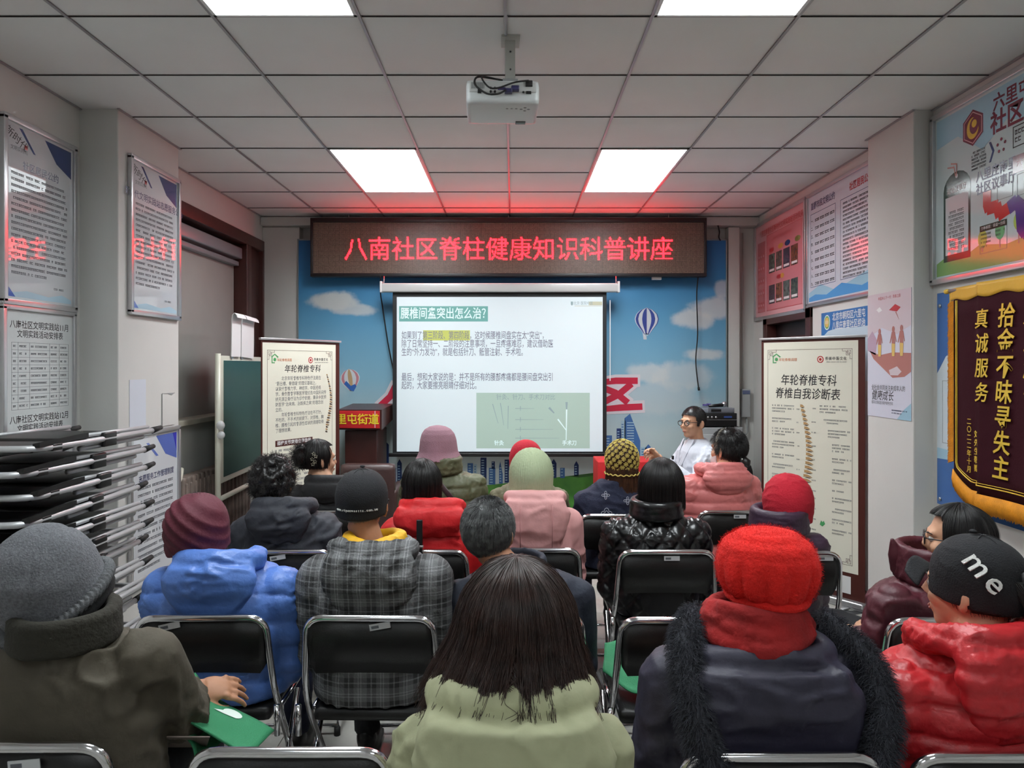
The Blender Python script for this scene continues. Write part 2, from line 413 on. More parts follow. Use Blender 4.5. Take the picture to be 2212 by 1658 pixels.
nt.links.new(sp.outputs['Y'], dv.inputs[0]); nt.links.new(dv.outputs[0], rp.inputs[0])
nz = nt.nodes.new('ShaderNodeTexNoise'); nz.inputs['Scale'].default_value = 5.5; nz.inputs['Detail'].default_value = 7; nz.inputs['Roughness'].default_value = .55
nt.links.new(tc.outputs['Object'], nz.inputs['Vector'])
prev = rp.outputs[0]
# cloud = (px x, px y, half width px, half height px, strength)
for cx, cy, cw, ch, st in ((722, 650, 62, 20, 1), (760, 668, 55, 14, .8), (1545, 665, 55, 26, .8), (1500, 690, 50, 22, .85), (1400, 805, 48, 24, .75), (1478, 812, 70, 32, .6), (1520, 765, 48, 14, .85), (1560, 625, 20, 22, .6), (1420, 860, 120, 40, .45), (700, 830, 60, 40, .3)):
    X, Y = mx(cx) - mx0, pz(cy, YM) - mz0; a, b_ = cw * 1.15 * YM / F, ch * 1.25 * YM / F
    mp = nt.nodes.new('ShaderNodeMapping'); mp.vector_type = 'TEXTURE'
    mp.inputs['Location'].default_value = (X, Y, 0); mp.inputs['Scale'].default_value = (a, b_, 1e3)
    nt.links.new(tc.outputs['Object'], mp.inputs['Vector'])
    ln = nt.nodes.new('ShaderNodeVectorMath'); ln.operation = 'LENGTH'; nt.links.new(mp.outputs[0], ln.inputs[0])
    s1 = nt.nodes.new('ShaderNodeMath'); s1.operation = 'MULTIPLY_ADD'; s1.inputs[1].default_value = -1.0; s1.inputs[2].default_value = .55; nt.links.new(ln.outputs['Value'], s1.inputs[0])
    s2 = nt.nodes.new('ShaderNodeMath'); s2.operation = 'ADD'; nt.links.new(s1.outputs[0], s2.inputs[0]); nt.links.new(nz.outputs['Fac'], s2.inputs[1])
    s3 = nt.nodes.new('ShaderNodeMapRange'); s3.inputs[1].default_value = .10; s3.inputs[2].default_value = .55; s3.inputs[3].default_value = 0; s3.inputs[4].default_value = st; s3.interpolation_type = 'SMOOTHSTEP'
    nt.links.new(s2.outputs[0], s3.inputs[0])
    mi = nt.nodes.new('ShaderNodeMix'); mi.data_type = 'RGBA'; mi.inputs['B'].default_value = (*lin((216, 222, 222)), 1)
    nt.links.new(s3.outputs[0], mi.inputs['Factor']); nt.links.new(prev, mi.inputs['A']); prev = mi.outputs['Result']
nt.links.new(prev, bs.inputs['Base Color'])
MB().box(0, 0, .0, MW, MH, .04, .002).build('printed_panel', m, mu.o)
MB().box(-.012, -.012, -.04, 0, MH + .012, .045).box(MW, -.012, -.04, MW + .012, MH + .012, .045).box(-.012, MH, -.04, MW + .012, MH + .014, .045).box(-.012, -.014, -.04, MW + .012, 0, .045).build('frame', mat('mural_edge', (150, 160, 160), .4, metal=.4), mu.o)
ZP = .0412
def mp2(x, y): return (mx(x) - mx0, pz(y, YM) - mz0)
# grass
mu.poly([mp2(646, 1116), mp2(646, 1062), mp2(900, 1068), mp2(1010, 1052), mp2(1120, 1040), mp2(1250, 1025), mp2(1320, 1016), mp2(1420, 1022), mp2(1567, 1040), mp2(1567, 1116)], M_GRASS, ZP, 'print_hill')
mu.poly([mp2(1225, 1028), mp2(1290, 1020), mp2(1340, 1012), mp2(1400, 1019), mp2(1320, 1022), mp2(1250, 1031)], M_GRASSD, ZP + .0003, 'print_bushes')
# towers
rn = random.Random(11)
def tower(x0, y0, x1, y1, top='flat', c=None):
    p = [mp2(x0, y1), mp2(x0, y0)]
    if top == 'slant': p += [mp2(x0 + (x1 - x0) * .35, y0 - 10), mp2(x1, y0 + (y1 - y0) * .45)]
    elif top == 'peak': p += [mp2((x0 + x1) / 2, y0 - 9), mp2(x1, y0)]
    else: p += [mp2(x1, y0)]
    p += [mp2(x1, y1)]
    o = mu.poly(p, c or rn.choice([M_NAVY, M_BLUEP, M_PALEB]), ZP + .0003, 'print_tower')
    mw = MB(); n = max(2, int((y1 - y0) / 6))
    for k in range(n):
        y = y0 + (y1 - y0) * (.08 + .9 * k / n); a = mp2(x0 + (x1 - x0) * .15, y + 2); b_ = mp2(x0 + (x1 - x0) * .6, y)
        if top == 'slant' and y < y0 + 3: continue
        mw.box(a[0], a[1], ZP + .0003, b_[0], b_[1], ZP + .0006)
    mw.build('print_windows', M_PALEB if c in (M_NAVY, M_BLUEP) or c is None else M_BLUEP, o)
for a in ((1341, 908, 1351, 1000, 'flat', M_PALEB), (1349, 903, 1383, 1010, 'slant', M_BLUEP), (1332, 925, 1342, 1000, 'flat', M_NAVY), (1308, 940, 1322, 1010, 'flat', M_BLUEP),
          (1384, 965, 1396, 1015, 'flat', M_PALEB), (1393, 968, 1408, 1018, 'peak', M_BLUEP), (1412, 985, 1424, 1018, 'flat', M_NAVY), (1428, 990, 1436, 1018, 'flat', M_BLUEP),
          (823, 960, 840, 1010, 'peak', M_NAVY), (846, 1010, 856, 1058, 'flat', M_BLUEP), (858, 1000, 868, 1064, 'peak', M_NAVY), (1010, 1000, 1022, 1054, 'flat', M_BLUEP), (1024, 1002, 1030, 1054, 'flat', M_PALEB),
          (1038, 988, 1051, 1048, 'flat', M_NAVY), (1056, 1010, 1070, 1046, 'flat', M_BLUEP), (1062, 996, 1069, 1012, 'flat', M_NAVY), (1078, 1006, 1086, 1044, 'slant', M_BLUEP), (1090, 992, 1100, 1042, 'flat', M_NAVY),
          (1190, 1000, 1202, 1032, 'peak', M_NAVY), (640 + 8, 1030, 664, 1062, 'flat', M_BLUEP), (668, 1020, 680, 1062, 'peak', M_NAVY), (700, 1010, 714, 1064, 'flat', M_BLUEP), (722, 1030, 740, 1064, 'flat', M_NAVY), (1460, 1000, 1474, 1022, 'flat', M_BLUEP), (1500, 990, 1512, 1026, 'peak', M_PALEB), (1530, 1000, 1548, 1030, 'flat', M_BLUEP),
          (1110, 1004, 1120, 1040, 'flat', M_PALEB), (1210, 1010, 1220, 1032, 'flat', M_BLUEP), (1240, 1004, 1250, 1028, 'peak', M_NAVY), (880, 1020, 894, 1066, 'flat', M_PALEB), (960, 1012, 972, 1060, 'flat', M_NAVY)):
    tower(*a)
# balloons (striped envelopes, printed flat)
def balloon(cx, cy, rw, rh, cols, tilt=0):
    n = len(cols)
    def ol(u, v):      # u -1..1 across, v 0 top .. 1 bottom
        wv = float(np.interp(v, [0, .04, .12, .25, .42, .56, .70, .84, 1], [0, .34, .62, .88, 1, .94, .74, .47, .22]))
        x, y = u * wv * rw, rh - v * 2 * rh
        return mp2(cx + x * math.cos(tilt) - y * math.sin(tilt), cy - (x * math.sin(tilt) + y * math.cos(tilt)))
    for k, c in enumerate(cols):
        a, b_ = -math.cos(PI * k / n), -math.cos(PI * (k + 1) / n)
        p = [ol(a, v / 12) for v in range(0, 13)] + [ol(b_, v / 12) for v in range(12, -1, -1)]
        mu.poly(p, c, ZP + .0006, 'print_balloon_gore')
    q = [(-.14, .97), (.14, .97), (.10, 1.06), (-.10, 1.06)]
    mu.poly([mp2(cx + x * rw - 0, cy - (rh - v * 2 * rh)) for x, v in q], M_PALEB, ZP + .0006, 'print_basket')
M_BALB = mat('print_balloon_blue', (50, 66, 140), .35); M_BALW = mat('print_balloon_white', (215, 220, 225), .35)
balloon(1397, 693, 26, 29, [M_BALW, M_BALB, M_BALW, M_BALB, M_BALW, M_BALB, M_BALW, M_BALB])
mu.poly([mp2(1388, 716), mp2(1396, 722), mp2(1397, 733), mp2(1390, 733)], M_BALW, ZP + .0004, 'print_basket')
balloon(757, 820, 21, 24, [M_BALW, mat('print_pink', (196, 130, 140), .4), M_BALW, mat('print_tan', (190, 160, 120), .4), M_BALW, MATS['print_pink'], M_BALW], .15)
mu.poly([mp2(743, 829), mp2(748, 822), mp2(758, 833), mp2(767, 829), mp2(770, 834), mp2(764, 845), mp2(756, 842)], mat('print_balloon_deep', (50, 100, 175), .4), ZP + .0009, 'print_balloon_base')
# big red characters with a white edge, mostly hidden by the screen
def stroke(pts, w_, m, z, name):
    q = MB(); P_ = [Vector(mp2(*p)) for p in pts]; w_ = w_ * YM / F / 2
    L_ = []; R_ = []
    for i, p in enumerate(P_):
        d = (P_[min(i + 1, len(P_) - 1)] - P_[max(i - 1, 0)]).normalized(); n = Vector((-d.y, d.x)) * w_
        e = d * w_ * (-.8 if i == 0 else .8 if i == len(P_) - 1 else 0); L_.append(p + n + e); R_.append(p - n + e)
    q.poly(L_ + R_[::-1], z - .0003, z); return q.build(name, m, mu.o)
M_EDGE = mat('print_edge_white', (226, 220, 226), .4); M_CRIM = mat('print_crimson', (196, 36, 66), .4)
SK = [[(1372, 822), (1330, 822), (1296, 826), (1292, 850), (1292, 884), (1340, 880), (1382, 878)], [(1360, 832), (1336, 852), (1304, 868)], [(1304, 838), (1330, 848), (1352, 866)], [(853, 836), (843, 856), (826, 872)], [(880, 830), (892, 856), (914, 874)]]
for k, s_ in enumerate(SK):
    stroke(s_, 27, M_EDGE, ZP + .001 + k * .00005, 'white_edge'); stroke(s_, 14, M_CRIM, ZP + .0016 + k * .00005, 'character_stroke')
for st, x, y in ():
    X, Y = mp2(x, y)
    mu.text(st, X, Y, .40, mat('print_edge_white', (222, 216, 222), .4), ZP + .001, 'white_edge', off=.034, sx=1.15)
    mu.text(st, X, Y, .40, mat('print_crimson', (196, 36, 66), .4), ZP + .0016, 'lettering', off=.014, sx=1.15)
# LED sign
M_LEDF = mat('sign_frame_black', (24, 20, 22), .35)
m = mat('led_panel', (74, 58, 48), .35, spec=.5); nt = m.node_tree; bs = nt.nodes['Principled BSDF']
tc = nt.nodes.new('ShaderNodeTexCoord'); br = nt.nodes.new('ShaderNodeTexBrick'); br.offset = 0; br.inputs['Scale'].default_value = 1.0
br.inputs['Brick Width'].default_value = .0115; br.inputs['Row Height'].default_value = .0115; br.inputs['Mortar Size'].default_value = .0022
br.inputs['Color1'].default_value = (*lin((168, 140, 122)), 1); br.inputs['Color2'].default_value = (*lin((140, 116, 100)), 1); br.inputs['Mortar'].default_value = (*lin((50, 40, 36)), 1)
nt.links.new(tc.outputs['Object'], br.inputs['Vector']); nt.links.new(br.outputs['Color'], bs.inputs['Base Color'])
YS = 6.80
sx0, sx1, sz0, sz1 = px(670, YS), px(1527, YS), pz(597, YS), pz(470, YS)
SW, SH = sx1 - sx0, sz1 - sz0
sg = Board('led_sign', 'long LED message sign with glowing red Chinese characters hung below the ceiling', 'sign', (sx0, YS + .10, sz0))
MB().box(0, 0, 0, SW, .032, .10, .004).box(0, SH - .04, 0, SW, SH, .10, .004).box(0, .03, 0, .022, SH - .03, .10, .004).box(SW - .022, .03, 0, SW, SH - .03, .10, .004).box(.01, .01, 0, SW - .01, SH - .01, .02).build('frame', M_LEDF, sg.o)
MB().box(.02, .03, .02, SW - .02, SH - .038, .078).build('dot_matrix_panel', m, sg.o)
# rasterise the message onto a dot grid: real little lamps
cu = bpy.data.curves.new('msg', 'FONT'); cu.body = '八南社区脊柱健康知识科普讲座'; cu.size = .228; cu.align_x = 'CENTER'; cu.align_y = 'CENTER'; cu.offset = .0; cu.resolution_u = 2
tmp = bpy.data.objects.new('tmp', cu); COL.objects.link(tmp)
dg = bpy.context.evaluated_depsgraph_get(); dg.update()
tme = bpy.data.meshes.new_from_object(tmp.evaluated_get(dg)); bpy.data.objects.remove(tmp)
tme.calc_loop_triangles()
V = np.array([v.co[:2] for v in tme.vertices]); T = np.array([t.vertices[:] for t in tme.loop_triangles])
cen = (V.min(0) + V.max(0)) / 2; V = V - cen
tw = V[:, 0].max() - V[:, 0].min(); th_ = V[:, 1].max() - V[:, 1].min()
V[:, 0] *= (710 * YS / F) / tw; V[:, 1] *= (50 * YS / F) / th_
PITCH = 50 * YS / F / 25
on = set()
for a, b_, c_ in V[T]:
    x0, x1 = min(a[0], b_[0], c_[0]), max(a[0], b_[0], c_[0]); y0, y1 = min(a[1], b_[1], c_[1]), max(a[1], b_[1], c_[1])
    d = (b_[0] - a[0]) * (c_[1] - a[1]) - (c_[0] - a[0]) * (b_[1] - a[1])
    if abs(d) < 1e-12: continue
    for i in range(math.ceil(x0 / PITCH), math.floor(x1 / PITCH) + 1):
        for j in range(math.ceil(y0 / PITCH), math.floor(y1 / PITCH) + 1):
            x, y = i * PITCH, j * PITCH
            u = ((x - a[0]) * (c_[1] - a[1]) - (c_[0] - a[0]) * (y - a[1])) / d; v = ((b_[0] - a[0]) * (y - a[1]) - (x - a[0]) * (b_[1] - a[1])) / d
            if u >= -.005 and v >= -.005 and u + v <= 1.005: on.add((i, j))
LX, LY = px(1099, YS) - sx0, pz(535.5, YS) - sz0
led = MB()
for i, j in sorted(on):
    x, y = LX + i * PITCH, LY + j * PITCH; r = PITCH * .40
    led.box(x - r, y - r, .078, x + r, y + r, .0815)
M_LED = mat('lit_red_led', (60, 5, 5), .4, emit=((255, 17, 26), 19.0))
lo = led.build('lit_dots', M_LED, sg.o); lo['kind'] = 'stuff'
for x in (.35, SW / 2, SW - .35):
    MB().tube([(x, SH, .05), (x, ZC - sz0 - .002, .05)], .006).build('hanger', M_STEEL, sg.o)
# loose cables below and beside the sign
def cable(name, pts, r, label, m=None, cat='cable'):
    q = []
    P_ = [Vector(p) for p in pts]
    for i in range(len(P_) - 1):
        p0 = P_[max(i - 1, 0)]; p1 = P_[i]; p2 = P_[i + 1]; p3 = P_[min(i + 2, len(P_) - 1)]
        for k in range(6):
            t = k / 6
            q.append(.5 * ((2 * p1) + (-p0 + p2) * t + (2 * p0 - 5 * p1 + 4 * p2 - p3) * t * t + (-p0 + 3 * p1 - 3 * p2 + p3) * t ** 3))
    q.append(P_[-1])
    return tag(MB().tube(q, r, 6).build(name, m or M_RUB, None), label, cat)
c1 = cable('hanging_cable', [pt(1508, 597, 6.86), pt(1505, 640, 6.90), pt(1507, 720, 6.90), pt(1503, 780, 6.90), pt(1509, 838, 6.88)], .006, 'thin black cable with a plug dangling over the mural, right of the striped balloon')
MB().tube([pt(1509, 836, 6.88), pt(1510, 843, 6.88)], .011, 8).build('plug', M_RUB, c1)
cable('power_cable', [pt(822, 596, 6.80), pt(822, 632, 6.86), pt(826, 660, 6.9), pt(838, 740, 6.9), pt(850, 800, 6.92)], .006, 'thin black cable running down the left edge of the projection screen')
cable('wall_cable', [pt(1551, 487, 6.9), pt(1554, 500, 6.93), pt(1553, 512, 6.93), pt(1556, 519, 6.98)], .006, 'short cable looping down right of the LED sign')
ap = empty('cable_box', pt(1418, 601, 6.86), label='small white junction tag under the right half of the LED sign', cat='box')
MB().box(-.045, -.02, -.014, .045, .02, .0135, .004).build('casing', M_WHITEPL, ap)
# projection screen
YP = 6.72
sc = empty('projection_screen', (px(1080, YP), YP, pz(622, YP)), label='white pull-down projection screen showing a Chinese slide, with silver tube case', cat='screen')
def sxl(x): return px(x, YP) - px(1080, YP)
def szl(y): return pz(y, YP) - pz(622, YP)
MB().box(sxl(826), -.04, szl(631), sxl(1334), .04, szl(612), .012).build('tube_case', mat('case_white', (205, 206, 205), .3, metal=.2), sc)
for x0, x1 in ((822, 827), (1333, 1338)):
    MB().box(sxl(x0), -.045, szl(632), sxl(x1), .045, szl(608), .006).build('end_cap', M_WHITEPL, sc)
for x_ in (829, 1331): MB().tube([(sxl(x_), 0, szl(612)), (sxl(x_), .02, szl(596))], .006).build('hanger', M_STEEL, sc)
M_SCRB = mat('screen_border_black', (18, 20, 24), .6)
MB().box(sxl(848), .006, szl(980), sxl(1310.5), .009, szl(630)).build('border', M_SCRB, sc)
M_SLIDE = mat('lit_slide_white', (210, 214, 214), .7, emit=((176, 208, 224), .34))
MB().box(sxl(857), .0025, szl(975), sxl(1302), .006, szl(641)).build('projected_slide', M_SLIDE, sc)
MB().box(sxl(840), -.012, szl(986), sxl(1312), .018, szl(978), .006).build('bottom_bar', M_BLACKP, sc)
MB().box(sxl(1317), .0, szl(822), sxl(1319), .006, szl(648)).build('pull_strip', M_WHITEPL, sc)
cl = Board('x', None, None, (0, 0, 0)); sb = cl
sb.o.parent = sc; sb.o.location = (0, 0, 0); sb.o.name = 'slide_content'; sb.o.rotation_euler = (R(90), 0, 0)
Z0 = -.0025
def lit(name, rgb, e=.42): return mat(name, tuple(int(c * .8) for c in rgb), .7, emit=(rgb, e))
M_TEAL = lit('slide_teal', (112, 172, 166), .36); M_TXT = lit('slide_text', (126, 128, 146), .32); M_YEL = lit('slide_yellow', (205, 212, 110), .32); M_SW = lit('slide_white', (215, 235, 235), .6)
M_CRM = lit('slide_cream', (180, 204, 192), .36); M_GLN = lit('slide_line', (150, 170, 175), .35); M_TAN = lit('slide_tan', (200, 200, 175), .38)
sb.rect(sxl(862), szl(694), sxl(1054), szl(661), M_TEAL, Z0 + .0004, 'title_band')
sb.text('腰椎间盘突出怎么治？', sxl(865), szl(678), .113, M_SW, Z0 + .0008, 'title_lettering', 'LEFT', off=.0016, sx=.74)
sb.rect(sxl(914), szl(735), sxl(1015), szl(713), M_YEL, Z0 + .0004, 'highlight_band')
body = [('如果到了第三阶段、第四阶段，这时候腰椎间盘实在太“突出”，', 725), ('除了日常坚持一、二阶段的注意事项，一旦疼痛难忍，建议借助医', 743), ('生的“外力发功”，就是包括针刀、骶管注射、手术啦。', 761),
        ('最后，想和大家说的是：并不是所有的腰部疼痛都是腰间盘突出引', 815), ('起的，大家要擦亮眼睛仔细对比。', 833)]
for st, y in body:
    sb.text(st, sxl(867), szl(y), .081, M_TXT, Z0 + .0008, 'body_lettering', 'LEFT', off=.0004, sx=.60)
sb.rect(sxl(1029), szl(968), sxl(1274), szl(848), M_CRM, Z0 + .0004, 'inset_picture')
sb.text('针灸、针刀、手术刀对比', sxl(1072), szl(858), .058, M_GLN, Z0 + .0008, 'inset_lettering', 'LEFT', sx=.86)
sb.text('针灸', sxl(1078), szl(957), .05, M_SW, Z0 + .0008, 'inset_caption', sx=.9, off=.001)
sb.text('手术刀', sxl(1230), szl(957), .05, M_SW, Z0 + .0008, 'inset_caption', sx=.9, off=.001)
def sl(x0, y0, x1, y1, wd, name='needle', m=M_GLN):
    a = Vector((sxl(x0), szl(y0))); b_ = Vector((sxl(x1), szl(y1))); d = (b_ - a).normalized(); n = Vector((-d.y, d.x)) * wd * YP / F / 2
    sb.poly([a + n, a - n, b_ - n * .5, b_ + n * .5], m, Z0 + .0008, name)
for a in ((1064, 872, 1076, 914), (1081, 870, 1088, 918), (1098, 876, 1097, 926)): sl(*a, 1.6)
for k, x1 in ((882, 1154), (906, 1174), (927, 1195), (946, 1208)):
    sl(1113, k, x1, k, 1.2); sl(1124, k - 5, 1124, k + 5, 1.6)
sl(1186, 880, 1197, 892, 5, 'scalpel_blade'); sl(1224, 868, 1224, 884, 5, 'scalpel_blade'); sl(1224, 884, 1223, 950, 3, 'scalpel_handle', M_SW); sl(1205, 905, 1224, 930, 3, 'scalpel_handle', M_SW)
sb.rect(sxl(1241), szl(661), sxl(1301), szl(660), M_TAN, Z0 + .0008, 'logo_rule'); sb.rect(sxl(1272), szl(659), sxl(1301), szl(651), M_TAN, Z0 + .0006, 'logo_band')
sb.text('北京·医院中医', sxl(1239), szl(655), .036, M_GLN, Z0 + .0008, 'logo_lettering', 'LEFT', sx=.8)
sb.poly([(sxl(1233), szl(651)), (sxl(1238), szl(651)), (sxl(1238), szl(657)), (sxl(1235.5), szl(660)), (sxl(1233), szl(657))], M_GLN, Z0 + .0008, 'logo_shield')
# ------------------------------------------------------------------ projector on its ceiling arm
PJ = empty('projector', (px(1086, 3.10), 3.12, pz(168, 3.10)), (R(-4), 0, R(2)), 'white ceiling projector hanging on a grey arm, cables looped at its back', 'projector')
M_PJ = mat('projector_white', (218, 222, 222), .35)
hw_, dp, hh = .158, .235, .052
MB().box(-hw_, .0, -hh * 2, hw_, dp, 0, .022).build('casing', M_PJ, PJ)
MB().box(-hw_ + .014, -.004, -hh * 1.9 + .042, hw_ - .014, .012, -.010, .006).build('rear_panel', mat('projector_panel', (196, 198, 196), .45), PJ)
for k in range(14):
    MB().box(-hw_ + .022 + k * .0042, -.006, -.042, -hw_ + .0245 + k * .0042, 0, -.016).build('vent_slot', M_GREYB, PJ)
MB().box(-.108, -.007, -.062, -.092, -.002, -.047).build('network_port', M_BLACKP, PJ)
for x in (-.052, -.034):
    for z in (-.04, -.055):
        MB().tube([(x, 0, z), (x, -.008, z)], .005, 10).build('jack', M_BLACKP, PJ)
MB().box(-.022, -.007, -.048, .012, -.002, -.036, .002).build('video_port', mat('port_violet', (60, 55, 95), .4), PJ)
MB().tube([(.088, 0, -.056), (.088, -.007, -.056)], .004, 10).build('jack', M_BLACKP, PJ)
MB().box(.10, -.007, -.063, .122, -.002, -.052).build('data_port', M_BLACKP, PJ)
MB().box(.098, -.012, -.032, .128, .0, -.006, .003).build('power_socket', M_BLACKP, PJ)
MB().box(.008, -.03, -.066, .04, -.002, -.05, .004).box(.035, -.028, -.058, .07, -.004, -.036, .005).build('video_plug', mat('plug_violet', (48, 44, 84), .4), PJ)
for k in range(3): MB().ell((.02 + k * .02, .055, -hh * 2), (.006, .004, .002), 10, 6).build('button', M_GREYB, PJ)
for a in range(4):
    MB().ell((.098 + .016 * math.cos(a * PI / 2), .060 + .016 * math.sin(a * PI / 2), -hh * 2), (.007, .006, .002), 8, 6).build('button', M_GREYB, PJ)
MB().box(.062, .19, -hh * 2 - .003, .108, .222, -hh * 2 + .004, .006).build('zoom_window', mat('zoom_grey', (70, 80, 80), .3), PJ)
MB().tube([(.085, .20, -.05), (.085, .25, -.05)], .032, 20).build('lens_ring', M_BLACKP, PJ)
MB().tube([(.085, .25, -.05), (.085, .252, -.05)], .024, 20).build('lens_glass', mat('lens_glass', (200, 220, 255), .05, emit=((220, 235, 255), 3)), PJ)
Pp = [(.04, .03, .004), (-.05, .02, .015), (-.11, -.01, .005), (-.118, -.045, -.045), (-.07, -.05, -.085), (-.02, -.045, -.083), (.012, -.03, -.06)]
Pq = [(-.02, .02, .01), (-.075, .0, .012), (-.09, -.03, -.01), (-.06, -.045, -.055), (-.02, -.05, -.06), (.05, -.04, -.03), (.11, -.02, -.012)]
for P_, r_ in ((Pp, .0045), (Pq, .0038)):
    q = []
    for i in range(len(P_) - 1):
        p0, p1, p2, p3 = (Vector(P_[max(i - 1, 0)]), Vector(P_[i]), Vector(P_[i + 1]), Vector(P_[min(i + 2, len(P_) - 1)]))
        for k in range(5):
            t = k / 5; q.append(.5 * ((2 * p1) + (-p0 + p2) * t + (2 * p0 - 5 * p1 + 4 * p2 - p3) * t * t + (-p0 + 3 * p1 - 3 * p2 + p3) * t ** 3))
    q.append(Vector(P_[-1]))
    MB().tube(q, r_, 6).build('looped_cable', M_RUB, PJ)
# arm and ceiling plate (local frame is slightly tilted)
MB().box(.0, .02, 0, .066, .10, .016, .004).box(-.03, .05, -.001, .096, .12, .008, .002).build('mount_plate', M_GREYB, PJ)
MB().box(.012, .03, .012, .055, .075, ZC - pz(168, 3.1) + .004, .003).build('arm', mat('arm_grey', (176, 176, 170), .4), PJ)
MB().box(-.005, .0, ZC - pz(168, 3.1) - .006, .075, .10, ZC - pz(168, 3.1) + .004, .002).build('ceiling_plate', MATS['arm_grey'], PJ)
for z in (.06, .14): MB().tube([(.034, .031, z), (.034, .026, z)], .004, 8).build('bolt', M_BLACKP, PJ)
# ------------------------------------------------------------------ lectern and armchair by the mural
lc = empty('lectern', (px(776, 6.48), 6.48, 0), (0, 0, R(-4)), 'dark brown wooden lectern with a red nameplate cloth, left of the screen', 'lectern')
lw = 44 * 6.48 / F
MB().box(-lw * .8, .05, 0, lw * .8, .42, 1.02, .006).build('body', M_WOOD, lc)
MB().box(-lw * .9, .0, 0, lw * .9, .46, .08, .006).build('plinth', M_WOOD, lc)
MB().loft([[(-lw * 1.05, -.02, 1.03), (lw * 1.15, -.02, 1.03), (lw * 1.15, .45, 1.10), (-lw * 1.05, .45, 1.10)], [(-lw * 1.05, -.02, 1.21), (lw * 1.15, -.02, 1.21), (lw * 1.15, .45, 1.24), (-lw * 1.05, .45, 1.24)]], smooth=False).build('top', M_WOOD, lc)
MB().box(-lw * 1.06, -.034, 1.045, lw * 1.06, -.022, 1.20, .003).build('red_cloth', mat('red_cloth', (186, 22, 26), .7, var=(10, .08)), lc)
cb = Board('x', None, None, (0, 0, 0)); cb.o.parent = lc; cb.o.name = 'nameplate'; cb.o.location = (0, -.036, 0); cb.o.rotation_euler = (R(90), 0, 0)
cb.text('六里屯街道', -.055, 1.12, .098, mat('yellow_lettering', (235, 205, 50), .5), .001, 'lettering', off=.002)
MB().box(.15, -.036, 1.05, .155, -.033, 1.20).build('white_edge', M_WHITEP, lc)
ac = empty('armchair', (px(797, 5.90), 5.86, 0), (0, 0, 0), 'dark brown leather armchair standing in front of the lectern', 'armchair')
M_LEA = mat('brown_leather', (58, 38, 36), .4, bump=(60, .15), var=(8, .15))
MB().box(-.22, -.05, .25, .22, .08, .81, .05).build('backrest', M_LEA, ac)
MB().box(-.17, .04, .26, .17, .48, .45, .05).build('seat', M_LEA, ac)
for sgn in (-1, 1):
    MB().box(sgn * .195 - .04, -.02, .18, sgn * .195 + .04, .50, .60, .035).build('armrest', M_LEA, ac)
    for y in (.02, .46): MB().tube([(sgn * .19, y, 0), (sgn * .19, y, .2)], .022, 8).build('leg', M_WOOD, ac)
# small table with red cloth, right of the screen
tb = empty('side_table', (px(1352, 6.2), 6.25, 0), (0, 0, 0), 'small table under a bright red cloth beside the projection screen', 'table')
MB().box(-.24, -.16, .76, .24, .18, .79, .005).build('tabletop', M_WOOD, tb)
for sx_ in (-1, 1):
    for sy_ in (-1, 1): MB().tube([(sx_ * .2, .01 + sy_ * .14, 0), (sx_ * .2, .01 + sy_ * .14, .76)], .016, 8).build('leg', M_STEEL, tb)
MB().box(-.255, -.175, .36, .255, .19, .80, .012).build('red_cloth', MATS['red_cloth'], tb)
# ------------------------------------------------------------------ things on the left wall
M_PG = mat('glossy_poster_white', (206, 210, 214), .025, spec=.8)
M_PGN = mat('glossy_navy', (48, 62, 108), .025, spec=.8)
M_PGB = mat('glossy_blue', (92, 110, 180), .025, spec=.8)
M_PINK = mat('print_rose', (206, 128, 134), .15, spec=.6)
M_PINKL = mat('print_rose_light', (222, 168, 172), .15, spec=.6)
M_INKB = mat('navy_ink', (40, 44, 84), .3)
M_INKR = mat('red_ink', (170, 34, 40), .3)
M_SKYL = mat('print_sky_light', (160, 196, 214), .12, spec=.6)
def left_board(name, label, cat, Y0, z0, X=XL, g=None): return Board(name, label, cat, (X, Y0, z0), 90, g)
def right_board(name, label, cat, Y0, z0, X=XR, g=None): return Board(name, label, cat, (X, Y0, z0), -90, g)
def notice(b, W, H, title, n, pitch, seal=True):
    b.rect(0, 0, W, H, M_PG, .012, 'acrylic_panel', .010)
    b.frame(W, H, M_ALU, .028, .026)
    z = .0126
    b.poly([(W * .55, H - .03), (W - .03, H - .03), (W - .03, H * .80), (W * .72, H * .855)], M_PGN, z, 'blue_corner')
    b.poly([(W * .2, H - .03), (W * .245, H - .03), (W * .42, H * .855), (W * .39, H * .855)], M_PGN, z, 'blue_stripe')
    b.poly([(.03, .03), (W * .15, .03), (.03, H * .09)], M_PGB, z, 'blue_corner')
    b.poly([(.03, .03), (W - .03, .03), (W - .03, .05), (W * .8, .07), (W * .6, .05), (W * .3, .065), (.03, .045)], M_PALEB, z - .0003, 'print_skyline')
    if seal:
        b.text('新时代', W * .16, H * .90, W * .10, M_INK, z, 'calligraphy', shear=.2, rot=-.4)
        b.text('文明实践站', W * .2, H * .845, W * .045, M_INKG, z, 'lettering')
        b.rect(W * .27, H * .862, W * .31, H * .885, M_INKR, z, 'red_seal')
    b.text(title, W * .5, H * .765, W * .085, M_INKB, z, 'title_lettering', off=.0004)
    b.dashes(W * .1, H * .71, W * .8, n, pitch, pitch * .42, M_INKG, z + .0002, seed=n)
    b.dashes(W * .68, H * .11, W * .24, 1, .02, .010, M_INKG, z + .0002, seed=4)
b = left_board('notice_frame', 'large glossy aluminium-framed community notice on the left wall, above the timetable', 'notice board', 3.42, 1.905)
notice(b, .555, .885, '社区居民公约', 17, .030)
b = left_board('timetable_frame', 'framed black-and-white November and December timetable above the folded chairs', 'notice board', 3.42, 1.00)
W, H = .555, .885
